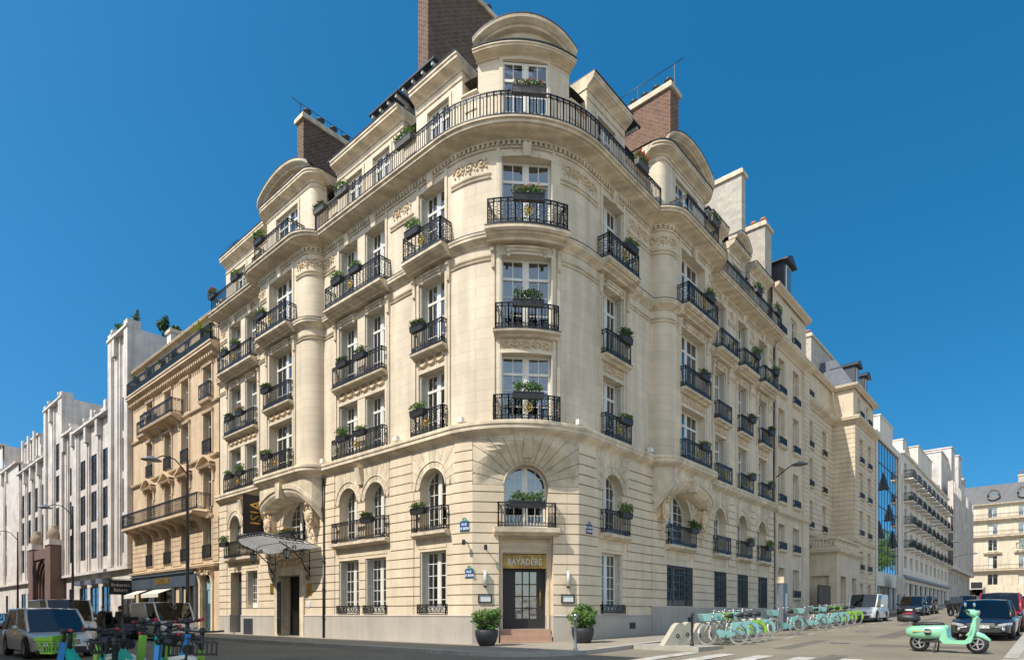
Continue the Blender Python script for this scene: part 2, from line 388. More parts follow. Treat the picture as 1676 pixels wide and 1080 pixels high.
# ---------------------------------------------------------------- windows (part > pane, curtain, shutter)
_wc = {}
def win_mesh(w, h, arch, cols, rows, trans, fat=1.0):
    k = (round(w, 2), round(h, 2), arch, cols, rows, trans, fat)
    if k in _wc: return _wc[k]
    a = MB(); r = w / 2; hs = h - r if arch else h; J = .075 * fat; F = .06 * fat
    def top(x): return hs + math.sqrt(max(0, (r - J) ** 2 - x * x)) if arch else h - J
    a.box(-w / 2, -w / 2 + J, -.04, .04, 0, hs); a.box(w / 2 - J, w / 2, -.04, .04, 0, hs); a.box(-w / 2 + J, w / 2 - J, -.04, .035, 0, J)
    if arch: a.ring((0, 0, hs), (1, 0, 0), (0, 0, 1), r - J / 2, J, .08, 20, 0, math.pi)
    else: a.box(-w / 2 + J, w / 2 - J, -.04, .035, h - J, h)
    a.box(-.055 * fat, .055 * fat, -.03, .045, J, top(0))
    if trans: a.box(-w / 2 + J, w / 2 - J, -.03, .05, h * trans - .05, h * trans + .05)
    mw = .028 * fat
    for sg in (-1, 1):
        x0, x1 = .055 * fat, w / 2 - J
        for x in (x0 + F / 2, x1 - F / 2): a.box(sg * x - F / 2, sg * x + F / 2, -.02, .03, J, min(top(x + F / 2), hs if arch and x > r * .8 else 99))
        for c in range(1, cols):
            x = x0 + (x1 - x0) * c / cols; a.box(sg * x - mw / 2, sg * x + mw / 2, -.018, .022, J, top(x))
    zt = h * trans if trans else h
    for i in range(1, rows):
        z = J + (zt - J) * i / rows; xx = w / 2 - J if z < hs or not arch else math.sqrt(max(.01, (r - J) ** 2 - (z - hs) ** 2))
        a.box(-xx, xx, -.016, .02, z - mw / 2, z + mw / 2)
    a.box(-w / 2 + J, w / 2 - J, -.02, .032, J, J + .22)
    p = MB()
    if arch:
        pts = [(-w / 2, 0), (w / 2, 0)] + [(r * math.cos(math.pi * i / 16), hs + r * math.sin(math.pi * i / 16)) for i in range(17)]
        p.prism(pts, 'y', -.006, .0)
    else: p.box(-w / 2, w / 2, -.006, 0, 0, h)
    me = (a.mesh('window_frame', M['paint']), p.mesh('pane', M['pane'])); _wc[k] = me; return me
_cc = {}
def curtain_mesh(w, h, kind):
    k = (round(w, 2), round(h, 2), kind)
    if k in _cc: return _cc[k]
    c = MB(); rg = random.Random(kind)
    def sheet(x0, x1, z0, z1):
        n = max(4, int((x1 - x0) / .05)); pr = None
        for i in range(n + 1):
            x = x0 + (x1 - x0) * i / n; y = -.2 + .03 * math.sin(i * 1.9) + .015 * rg.random(); q = ((x, y, z0), (x, y, z1))
            if pr: c.face([pr[0], q[0], q[1], pr[1]], True)
            pr = q
    if kind == 0: sheet(-w / 2, -w * .27, 0, h); sheet(w * .27, w / 2, 0, h)
    elif kind == 1: sheet(-w / 2, -w * .1, 0, h); sheet(w * .2, w / 2, 0, h)
    elif kind == 2: sheet(-w / 2, w / 2, h * .55, h)
    else: sheet(-w / 2, w / 2, 0, h)
    _cc[k] = c.mesh('curtain', M['curtain'], fix=False); return _cc[k]
_sc = {}
def shut_mesh(wd, h):
    k = (round(wd, 2), round(h, 2))
    if k in _sc: return _sc[k]
    a = MB(); a.box(-.02, .02, 0, .05, 0, h); a.box(-.02, .02, wd - .05, wd, 0, h); a.box(-.02, .02, .05, wd - .05, 0, .07); a.box(-.02, .02, .05, wd - .05, h - .07, h); a.box(-.018, .018, .05, wd - .05, h * .5 - .04, h * .5 + .04)
    n = int(h / .09)
    for i in range(1, n): a.bar((0, .05, h * i / n), (0, wd - .05, h * i / n), .03, .045)
    _sc[k] = a.mesh('shutter', M['shutter']); return _sc[k]
def window(path, s, z, w, h, parent, arch=False, depth=.40, cols=2, rows=4, trans=0, cur=None, shut=False, frame=None, d0=0, fat=1.0, curt=True, off=0):
    fm, pm = win_mesh(w, h, arch, cols, rows, trans, fat)
    n = path.nrm(s); rz = math.atan2(n.y, n.x) - R(90)
    P = path.P(s, z, d0 - depth)
    o = link('window', fm, parent, P, rz)
    link('pane', pm, o)
    if curt: link('curtain', curtain_mesh(w * .94, h * .97 if not arch else h - w * .28, random.choice([0, 0, 0, 1, 2]) if cur is None else cur), o)
    if shut:
        hh = h - w / 2 if arch else h
        for sg in (-1, 1):
            c = link('shutter', shut_mesh(depth - .1, hh - .06), o, (sg * (w / 2 - .035), .06, .03))
    return o
# ---------------------------------------------------------------- iron railings
def railing(mb, pts, z0, h, orn=False, sp=.13):
    P = [Vector(p) for p in pts]; z1 = z0 + h
    def Z(p, z): return Vector((p.x, p.y, z))
    for a, b in zip(P, P[1:]):
        mb.bar(Z(a, z1), Z(b, z1), .045, .03); mb.bar(Z(a, z0 + .05), Z(b, z0 + .05), .035, .03)
        mb.bar(Z(a, z1 - .13), Z(b, z1 - .13), .02, .02); mb.bar(Z(a, z0 + .17), Z(b, z0 + .17), .02, .018)
        l = (b - a).length; n = max(1, round(l / sp)); d = (b - a).normalized(); up = Vector((0, 0, 1)); dx = Vector((d.x, d.y, 0))
        for i in range(n + 1):
            q = a.lerp(b, i / n)
            if i == 0 or i == n: mb.bar(Z(q, z0), Z(q, z1 + .02), .035)
            elif not orn or i % 2 == 0: mb.bar(Z(q, z0 + .05), Z(q, z1 - (.13 if i % 2 else .0)), .022)
        m = max(1, round(l / .125))
        for i in range(m):
            q = a.lerp(b, (i + .5) / m)
            mb.ring(Z(q, z1 - .065), dx, up, .045, .02, .016, 8); mb.ring(Z(q, z0 + .11), dx, up, .045, .02, .016, 6)
            if not orn and i % 2 == 0: mb.ring(Z(q, z1 - .2), dx, up, .05, .018, .016, 6, 0, math.pi); mb.ring(Z(q, z0 + .25), dx, up, .05, .018, .016, 6, math.pi, 2 * math.pi)
        if orn:
            m = max(1, round(l / .23))
            for i in range(m):
                q = a.lerp(b, (i + .5) / m); hh = (h - .3) / 4
                for k in range(4):
                    c = Z(q, z0 + .17 + hh * (k + .5)); sd = dx * (.035 if k % 2 else -.035)
                    mb.ring(c + sd, dx, up, .062, .022, .018, 7, .6 if k % 2 else 3.7, 5.6 if k % 2 else 8.7)
def rail_pts(path, s0, s1, D, d0=0):
    st = path.st(s0, s1); pts = [path.at(s0, d0)] + [path.at(t, D) for t in st] + [path.at(s1, d0)]
    return [(p.x, p.y) for p in pts]
def balcony_rail(path, s0, s1, z0, parent, D=.45, h=.95, orn=False, name='balcony_railing', d0=0, med=True):
    mb = MB(); railing(mb, rail_pts(path, s0, s1, D, d0), z0, h, orn); o = mb.build(name, M['iron'], parent, fix=False)
    if orn and med:
        g = MB(); s = (s0 + s1) / 2; c = path.P(s, z0 + h * .48, D + .03); n = path.nrm(s); t = Vector((-n.y, n.x, 0))
        g.ring(c, t, (0, 0, 1), .17, .035, .03, 14); g.ball(c, .06, 6, 4)
        for k in range(8):
            a = k * math.pi / 4; e = c + (t * math.cos(a) + Vector((0, 0, 1)) * math.sin(a)) * .12; g.bar(c, e, .04, .025)
        g.build('medallion', M['gold'], o)
    return o
# ---------------------------------------------------------------- plants in boxes
def leaves(mb, c, rad, n, size, rg, flat=1.0):
    for _ in range(n):
        while True:
            p = Vector((rg.uniform(-1, 1), rg.uniform(-1, 1), rg.uniform(-1, 1)))
            if .25 < p.length < 1: break
        p = Vector((p.x * rad[0], p.y * rad[1], p.z * rad[2])) + Vector(c)
        a = Vector((rg.gauss(0, 1), rg.gauss(0, 1), rg.gauss(0, .6))).normalized(); b = a.orthogonal().normalized(); b = (b + a.cross(b) * rg.uniform(-1, 1)).normalized()
        l = size * rg.uniform(.7, 1.4); w = l * .42
        mb.face([p - a * l * .5, p + b * w * .6, p + a * l * .6, p - b * w * .6])
_pm = {}
def plant_mesh(v, w):
    k = (v, round(w, 1))
    if k in _pm: return _pm[k]
    rg = random.Random(v * 7 + int(w * 10)); g = MB()
    for i in range(int(w / .13)):
        leaves(g, (-w / 2 + w * (i + .5) / int(w / .13), rg.uniform(-.03, .08), .13 + rg.uniform(0, .1)), (.16, .2, .15 + .1 * rg.random()), 60, .095, rg)
    f = None
    if v >= 3:
        f = MB()
        for i in range(70 if v == 3 else 40):
            c = (rg.uniform(-w / 2, w / 2), rg.uniform(-.1, .2), .24 + rg.uniform(0, .15)); leaves(f, c, (.04, .04, .03), 7, .055, rg)
    _pm[k] = (g.mesh('plant', M['gdark' if v % 3 == 2 else 'gpaint'], fix=False), f.mesh('blossoms', M['red' if v == 3 else 'pink'], fix=False) if f else None); return _pm[k]
_tm = {}
def trough_mesh(w, m='pot'):
    k = (round(w, 1), m)
    if k in _tm: return _tm[k]
    a = MB(); w2 = w / 2
    prof = [(-.09, -.22), (.09, -.22), (.12, 0), (.135, 0), (.135, .03), (.105, .03), (.1, .0), (-.1, .0), (-.105, .03), (-.135, .03), (-.135, 0), (-.12, 0)]
    a.prism(prof[:5] + [(.0, .03)] + prof[9:], 'x', -w2, w2)
    for x in (-w2 * .6, w2 * .6): a.bar((x, -.14, .05), (x, -.14, -.12), .03, .01); a.bar((x, -.14, .05), (x, .0, .06), .03, .012)
    for x in (-w2 - .008, w2 + .008): a.prism([(-.1, -.2), (.1, -.2), (.13, .03), (-.13, .03)], 'x', x - .012, x + .012)
    _tm[k] = a.mesh('planter', M[m]); return _tm[k]
BOXES = 0
def flower_box(path, s, z, D, w, where, v=None, m='pot'):
    """hung on the outside of a railing whose top is at z"""
    global BOXES; BOXES += 1
    n = path.nrm(s); rz = math.atan2(n.y, n.x) - R(90); v = BOXES % 3 if v is None else v
    P = path.P(s, z - .02, D + .15)
    kind = {0: 'green plants', 1: 'green plants', 2: 'dark green plants', 3: 'red flowers', 4: 'pink and green flowers'}[v]
    t = thing('flower_box', 'flower box with %s, %s' % (kind, where), 'flower box', P, rz, 'flower boxes hanging on the balcony railings')
    link('planter', trough_mesh(w, m), t); gm, fm = plant_mesh(v, w); p = link('plant', gm, t); rq = random.Random(BOXES * 13); p.scale = (rq.choice((-1, 1)) * rq.uniform(.85, 1.08), rq.uniform(.85, 1.2), rq.choice((.55, .7, .85, 1.1)))
    if fm: link('blossoms', fm, p)
# ---------------------------------------------------------------- carved ornament
def swag(mb, path, s0, s1, zt, drop, d, n):
    w = (s1 - s0) / n
    for k in range(n):
        a = s0 + w * k
        for i in range(9):
            f = (i + .5) / 9; s = a + w * f; z = zt - drop * (1 - (2 * f - 1) ** 2); r = .045 + .05 * (1 - abs(2 * f - 1))
            mb.ball(path.P(s, z, d), r, 6, 4)
            mb.ball(path.P(s + .04, z + .05, d + .03), r * .5, 5, 3)
    for k in range(n + 1):
        s = s0 + w * k; s = min(max(s, s0 + .06), s1 - .06)
        mb.ball(path.P(s, zt + .02, d + .02), .075, 6, 4)
        for i in range(3): mb.ball(path.P(s, zt - .1 - i * .08, d), .05 - .01 * i, 5, 3)
def scroll(mb, path, s0, s1, zc, r, d, n, flip=False):
    w = (s1 - s0) / n
    for k in range(n):
        c = s0 + w * (k + .5); sg = (1 if k % 2 else -1); pts = []
        for i in range(15):
            a = i * .62; q = r * (1 - i / 17); pts.append(path.P(c + sg * q * math.cos(a), zc + q * math.sin(a) * .9, d))
        mb.tube(pts, [.028] * 5 + [.035] * 5 + [.03] * 5, 5); mb.ball(path.P(c, zc, d + .01), r * .28, 6, 4)
        for i in range(8):
            a = i * .8; q = r * 1.12; mb.ball(path.P(c + q * math.cos(a), zc + q * math.sin(a) * .85, d - .01), .035 + .02 * ((i + k) % 2), 5, 3)
def panel(mb, path, s0, s1, z0, z1, d, w=.035, t=.02):
    """raised rectangular moulding frame on the wall"""
    for a, b, c, e in ((s0, s1, z0, z0 + w), (s0, s1, z1 - w, z1), (s0, s0 + w, z0 + w, z1 - w), (s1 - w, s1, z0 + w, z1 - w)):
        sweep(mb, path, a, b, [(d - .01, c), (d + t, c), (d + t, e), (d - .01, e)])
def console(mb, path, s, w, z0, z1, d0, d1):
    """S-shaped bracket: wide at top"""
    h = z1 - z0
    pr = [(d0, z0)] + [(d0 + (d1 - d0) * (.15 + .85 * ((i / 6) ** 1.6)) + .02 * math.sin(i * 1.3), z0 + h * i / 6) for i in range(7)] + [(d0, z1)]
    sweep(mb, path, s - w / 2, s + w / 2, pr)
    mb.ball(path.P(s, z0 + .03, d0 + .05), .06, 6, 4); mb.tube([path.P(s - w / 2 - .01, z1 - .09, d1 - .06), path.P(s + w / 2 + .01, z1 - .09, d1 - .06)], .07, 8)
def cornice_prof(d, z0, z1, back=0):
    """classical stepped and curved cornice projecting d between z0 and z1"""
    h = z1 - z0
    return [(back - .01, z0), (d * .12, z0), (d * .14, z0 + h * .12), (d * .25, z0 + h * .2), (d * .45, z0 + h * .30), (d * .72, z0 + h * .42), (d * .78, z0 + h * .5), (d * .9, z0 + h * .52), (d * .9, z0 + h * .74), (d, z0 + h * .8), (d, z0 + h * .97), (d * .97, z1), (back - .01, z1)]
# ---------------------------------------------------------------- main corner building
RC = 3.9
U = Path().to(0, 25).arc(0, 18.05, .75, 90, 180, 8).arc(0, 13.85, .75, 180, 270, 8).to(0, RC).arc(RC, RC, RC, 180, 270, 26).arc(9.9, 0, .75, 180, 270, 8).arc(13.9, 0, .75, 270, 360, 8).to(25.6, 0).done()
GL = Path().to(0, 25).to(0, RC).arc(RC, RC, RC, 180, 196.5, 5).arc(RC, RC, RC, 261.5, 270, 4).to(9.1, 0).to(9.1, -.06).to(14.7, -.06).to(14.7, 0).to(25.6, 0).done()
FP = Path().to(0, 25).to(0, RC).arc(RC, RC, RC, 180, 270, 20).to(25.6, 0).done()
uc = lambda u: U.find(u, -.75 if 9.9 < u < 13.9 else 0)
vc = lambda v: U.find(-.75 if 13.85 < v < 18.05 else 0, v)
gu = lambda u: GL.find(u, 0); gv = lambda v: GL.find(0, v)
ta = R(228); SCU = U.find(RC + RC * math.cos(ta), RC + RC * math.sin(ta))
ca_, cb_ = R(196.5), R(261.5)
chA = GL.find(RC + RC * math.cos(ca_), RC + RC * math.sin(ca_)); chB = GL.find(RC + RC * math.cos(cb_), RC + RC * math.sin(cb_)); SCG = (chA + chB) / 2; HC = (chB - chA) / 2
hotel = thing('corner_building', 'large cream stone corner building with rounded bays, arched windows and many iron balconies', 'building', (3.5, 3.5, .2))
def B(name, mb, m, **kw):
    o = mb.build(name, m, None, **kw); o.parent = hotel; o.matrix_parent_inverse = Matrix.Translation(-hotel.location); return o
hotel.location = (0, 0, 0)
def piece(name, m, fn, *a, **k):
    mb = MB(); fn(mb, *a, **k); return B(name, mb, m)
# bays: (key, s-centre on U, opening width, half width of the surround group, openings)
bays = [('far-left paired bay', vc(21.83), 1.78, [(vc(22.85), 1.5), (vc(20.8), 1.5)]),
        ('rounded bay over entrance', vc(15.95), 1.18, [(vc(15.95), 2.36)]),
        ('paired bay beside entrance', vc(9.9), 1.82, [(vc(10.95), 1.52), (vc(8.85), 1.52)]),
        ('single bay left of corner', vc(4.98), .8, [(vc(4.98), 1.6)]),
        ('rounded corner bay', SCU, 1.02, [(SCU, 2.04)]),
        ('single bay right of corner', uc(5.8), .82, [(uc(5.8), 1.64)]),
        ('right-street rounded bay', uc(11.9), 1.3, [(uc(11.9), 2.6)]),
        ('first bay past right rounded bay', uc(16.95), .78, [(uc(16.95), 1.56)]),
        ('second bay past right rounded bay', uc(20.25), .78, [(uc(20.25), 1.56)]),
        ('last bay on the right street', uc(23.6), .78, [(uc(23.6), 1.56)])]
FL = {2: (8.72, 11.35), 3: (12.18, 15.1), 4: (15.97, 18.85)}
sb = []; zb = []
for nm, sc, hw, ops in bays:
    # group outer half width
    lo = min(c - w / 2 for c, w in ops); hi = max(c + w / 2 for c, w in ops)
    for e, g in ((lo, -1), (hi, 1)): sb += [e, e + g * .14, e + g * .2, e + g * .32]
    for c, w in ops: sb += [c - w / 2, c + w / 2]
for a, b in FL.values(): zb += [a, b, b + .14, b + .2]
zb += [15.45, 11.95, 19.4]
def fU(s, z):
    for nm, sc, hw, ops in bays:
        lo = min(c - w / 2 for c, w in ops); hi = max(c + w / 2 for c, w in ops)
        if lo - .32 < s < hi + .32:
            for a, b in FL.values():
                if a < z < b:
                    for c, w in ops:
                        if abs(s - c) < w / 2: return (-.42, True)
            e = lo - s if s < lo else (s - hi if s > hi else 0)
            if e > .2: return ((.07 if z < 15.45 else .0), False)
            if e > .14: return (.0, False)
            if e > 0: return (.05, False)
            if 11.35 < z < 11.49 or 15.1 < z < 15.24 or 18.85 < z < 18.99: return (.05, False)
            for a, b in FL.values():
                if a < z < b: return (.03, False)
            return (-.0, False)
    return (0, False)
mb = MB(); relief(mb, U, 0, U.L, 8.6, 19.5, sb, zb, fU); B('upper_wall', mb, M['stone'], weld=True)
# ground and entresol storeys ------------------------------------------------
arches = [(gv(22.85), .72, 6.62, 1.03), (gv(20.8), .72, 6.62, 1.03), (gv(15.95), 1.15, 6.2, 1.7), (gv(10.95), .76, 6.6, 1.05), (gv(8.85), .76, 6.6, 1.05), (gv(4.93), .8, 6.55, 1.3),
          (gu(5.78), .8, 6.55, 1.3), (gu(11.85), 1.25, 6.1, 1.8), (gu(16.9), .8, 6.55, 1.3), (gu(20.2), .78, 6.57, 1.3), (gu(23.5), .78, 6.57, 1.3)]
lowops = [(gv(22.75), 1.45, .3, 3.92, 'door'), (gv(20.75), 1.4, 1.78, 3.92, 'win'), (gv(16.4), 2.7, .22, 3.75, 'entry'), (gv(10.93), 1.62, 1.42, 3.93, 'win'), (gv(8.82), 1.55, 1.42, 3.93, 'win'), (gv(4.93), 1.62, 1.42, 3.97, 'win'),
          (gu(5.75), 1.66, 1.42, 3.97, 'win'), (gu(11.9), 2.75, 1.8, 3.78, 'grille'), (gu(16.95), 1.6, 1.8, 3.78, 'grille'), (gu(20.25), 1.55, 1.8, 3.78, 'grille'), (gu(23.6), 1.55, 1.8, 3.78, 'grille')]
sb = []; zb = [4.55, 4.75, 3.95]
for c, r, zs, W in arches: sb += [c - r, c + r, c - W, c + W, c - r - .38, c + r + .38]; zb += [zs]
for c, w, a, b, k in lowops: sb += [c - w / 2, c + w / 2]; zb += [a, b, b + .05]
sb += [SCG - 1.08, SCG + 1.08, SCG - .88, SCG + .88, SCG - HC, SCG + HC]; zb += [6.4, .8, 3.8, 4.5]
ks = [1.34 + .4 * k for k in range(18)]
for z in ks: zb += [z - .022, z + .022]
sR = gu(9.1)
def fG(s, z):
    if abs(s - SCG) < HC:
        x = abs(s - SCG)
        if z > 6.4: return ((-.45 if x < .88 else 0), True)
        if x < .88 and .8 < z < 3.8: return (-.9, True)
        if x < .88 and 4.75 < z: return (-.45, True)
        if x < 1.08 and z < 4.5: return (-.35, False)
    for c, r, zs, W in arches:
        if abs(s - c) < W and z > zs: return ((-.45 if abs(s - c) < r else 0), True)
        if abs(s - c) < r and z > 4.75: return (-.45, True)
    for c, w, a, b, k in lowops:
        if abs(s - c) < w / 2 and a < z < b: return ((-.42 if k == 'win' else -.3 if k == 'grille' else -.8), True)
    bay = False
    for c, r, zs, W in arches:
        if abs(s - c) < r + .38:
            bay = True
            if 3.95 < z < 4.6: return (.0, False)
    g = min(abs(z - k) for k in ks)
    if g < .022: return (-.045, False)
    return ((.015 if bay else .05), False)
mb = MB(); relief(mb, GL, 0, GL.L, 1.34, 8.2, sb, zb, fG); B('rusticated_wall', mb, M['rust'])
mb = MB(); relief(mb, GL, 0, GL.L, -.3, 1.34, sb, zb, lambda s, z: (fG(s, z) if fG(s, z)[0] < -.1 else (.07, False)))
for pa, pb in ((0, gv(23.5)), (gv(22.0), gv(17.75)), (gv(15.05), SCG - 1.08)): sweep(mb, GL, pa, pb, [(.0, 1.30), (.09, 1.30), (.09, 1.325), (.05, 1.36), (0, 1.36)])
sweep(mb, GL, SCG + 1.08, sR, [(.0, 1.30), (.09, 1.30), (.09, 1.325), (.05, 1.36), (0, 1.36)])
gl2 = [(.0, 1.30), (.075, 1.30), (.075, 1.72), (.05, 1.76), (0, 1.76)]
sweep(mb, GL, sR + .0, GL.L, gl2)
B('plinth', mb, M['plinth'])
# arched heads
def rim(mb, c, r, zs, t=.045, d=.03): mb.tube([GL.P(c + r * math.cos(math.pi * k / 20), zs + r * math.sin(math.pi * k / 20), d) for k in range(21)], t, 6)
for c, r, zs, W in arches:
    mb = MB(); arch_head(mb, GL, c, zs, r, W, 8.16, n=11 if r < 1 else 15, reveal=.45); rim(mb, c, r, zs); rim(mb, c, r + .27, zs, .022, .05); B('window_arch', mb, M['trim'])
def sq(s, z, d):
    x = max(-HC, min(HC, s - SCG)); bul = math.sqrt(RC * RC - x * x) - math.sqrt(RC * RC - HC * HC)
    zc = 6.55 + 1.5 * math.sqrt(max(0, 1 - (x / (HC * 1.01)) ** 2)); f = max(0, min(1, (z - zc + 1.0) / 1.0)); f = f ** 1.3
    return GL.P(s, z, d + bul * f)
mb = MB(); arch_head(mb, GL, SCG, 6.4, .88, HC, 8.16, n=15, off=sq, steps=7, gap=.035); rim(mb, SCG, .88, 6.4); B('window_arch', mb, M['trim'])
# main mouldings
mb = MB(); sweep(mb, U, 0, U.L, cornice_prof(.36, 8.12, 8.7)); sweep(mb, U, 0, U.L, [(-.2, 8.69), (.33, 8.69), (.33, 8.73), (-.2, 8.75)]); B('first_floor_cornice', mb, M['trim'])
piece('cornice_flashing', M['lead'], sweep, U, 0, U.L, [(.3, 19.875), (.795, 19.86), (.795, 19.89), (.3, 19.9)])
piece('cornice_flashing', M['lead'], sweep, U, 0, U.L, [(.02, 15.945), (.28, 15.94), (.28, 15.962), (.02, 15.967)])
mb = MB(); sweep(mb, U, 0, U.L, cornice_prof(.27, 15.5, 15.94)); B('balcony_cornice', mb, M['trim'])
mb = MB(); sweep(mb, U, 0, U.L, cornice_prof(.78, 19.4, 19.87, -.6)); 
s = .1
while s < U.L - .1: sweep(mb, U, s, s + .1, [(0, 19.24), (.12, 19.24), (.12, 19.41), (0, 19.41)]); s += .2
sweep(mb, U, 0, U.L, [(0, 19.16), (.05, 19.16), (.07, 19.23), (0, 19.24)])
B('main_cornice', mb, M['trim'])
# wall lines between bays
edges = []
for nm, sc, hw, ops in bays: edges.append((min(c - w / 2 for c, w in ops) - .34, max(c + w / 2 for c, w in ops) + .34))
gaps = [(0, edges[0][0])] + [(edges[i][1], edges[i + 1][0]) for i in range(len(edges) - 1)] + [(edges[-1][1], U.L)]
for a, b in gaps:
    if b - a < .1: continue
    for z in (14.95, 15.1, 18.1, 18.26): piece('string_moulding', M['trim'], sweep, U, a + .02, b - .02, [(-.01, z), (.045, z), (.06, z + .04), (-.01, z + .06)])
# consoles, hood mouldings and keystones by window
for bi, (nm, sc, hw, ops) in enumerate(bays):
    lo, hi = edges[bi]; lo += .34; hi -= .34
    for c, w in ops:
        piece('keystone', M['trim'], sweep, U, c - .16, c + .16, [(.0, 18.8), (.12, 18.82), (.2, 19.28), (.0, 19.28)])
        hood = MB(); sweep(hood, U, c - w * .38, c + w * .38, [(.05, 15.22), (.09, 15.22), (.1, 15.28), (.16, 15.32), (.16, 15.37), (.05, 15.4)])
        for q in (c - w * .34, c + w * .34): console(hood, U, q, .12, 15.0, 15.3, .05, .13)
        B('window_hood', hood, M['trim'])
    for q in (lo - .26, hi + .26): piece('bracket', M['trim'], console, U, q, .13, 14.6, 15.35, .06, .2)
    piece('balcony_slab', M['trim'], sweep, U, lo - .42, hi + .42, [(.05, 15.5), (.28, 15.52), (.3, 15.6), (.46, 15.66), (.48, 15.72), (.58, 15.74), (.6, 15.79), (.63, 15.8), (.63, 15.92), (.05, 15.93)]); piece('slab_flashing', M['lead'], sweep, U, lo - .42, hi + .42, [(.05, 15.93), (.645, 15.925), (.645, 15.955), (.05, 15.965)])
    piece('balcony_slab', M['trim'], sweep, U, lo - .2, hi + .2, [(.0, 11.9), (.15, 11.92), (.22, 12.0), (.34, 12.04), (.36, 12.08), (.36, 12.15), (.0, 12.16)]); piece('slab_flashing', M['lead'], sweep, U, lo - .2, hi + .2, [(.0, 12.16), (.375, 12.155), (.375, 12.18), (.0, 12.19)])
    carv = MB(); (swag if bi < 4 else scroll)(*((carv, U, lo + .03, hi - .03, 11.86, .22, .04, max(2, round((hi - lo) / .62))) if bi < 4 else (carv, U, lo + .05, hi - .05, 11.68, .15, .03, max(2, round((hi - lo) / .42))))); B('carved_frieze', carv, M['carve'])
for a, b in gaps:
    if b - a > .7: piece('carved_frieze', M['carve'], scroll, U, a + .15, b - .15, 18.72, .24, .03, max(1, round((b - a - .3) / .55)))
# attic storey ---------------------------------------------------------------
DA = -.35
pav = [(vc(24.95), vc(19.35), 0, 23.05, .5, 0), (U.find(0, 18.8), U.find(0, 13.1), 1, 22.92, .45, .78), (vc(12.45), vc(7.3), 0, 23.05, .5, 0), (vc(6.4), vc(3.55), 0, 23.05, .5, 0), (SCU - 2.1, SCU + 2.1, 1, 22.95, .3, .68), (uc(4.35), uc(7.35), 0, 23.05, .5, 0), (U.find(9.15, 0), U.find(14.65, 0), 1, 22.92, .45, .78),
       (uc(15.9), uc(18.1), 0, 23.05, .5, 0), (uc(19.0), uc(21.5), 2, 23.0, .4, .6), (uc(22.4), uc(25.5), 0, 23.05, .5, 0)]
AO = []
for nm, sc, hw, ops in bays:
    for c, w in ops: AO.append((c, w * (.84 if w < 2 else .95), 22.86 if abs(c - SCU) < .1 else 22.4))
sb = [x for p in pav for x in p[:2]] + [x for c, w, lt in AO for x in (c - w / 2, c + w / 2, c - w / 2 - .14, c + w / 2 + .14)]; zb = [21.9, 22.4, 22.54, 20.25, 22.86, 22.97]
def fA(s, z):
    inp = any(p[0] < s < p[1] for p in pav)
    for c, w, lt in AO:
        if abs(s - c) < w / 2 and 20.25 < z < lt: return (DA - .4, True)
        if abs(s - c) < w / 2 + .14 and z < lt + .13: return (DA + .05, False)
    if inp: return (DA, False)
    if z > 21.9: return (DA, True)
    return (DA - .06, False)
mb = MB(); relief(mb, U, 0, U.L, 19.8, 23.1, sb, zb, fA); B('attic_wall', mb, M['stone'])
mb = MB(); rf = MB()
for a, b in zip([0] + [p[1] for p in pav], [p[0] for p in pav] + [U.L]):
    if b - a > .05: sweep(mb, U, a, b, [(DA - .5, 21.8), (DA, 21.8), (DA + .1, 21.88), (DA + .1, 21.95), (DA - .5, 22.0)]); sweep(mb, U, a + .1, b - .1, [(DA - .08, 21.3), (DA - .02, 21.3), (DA - .02, 21.34), (DA - .08, 21.34)])
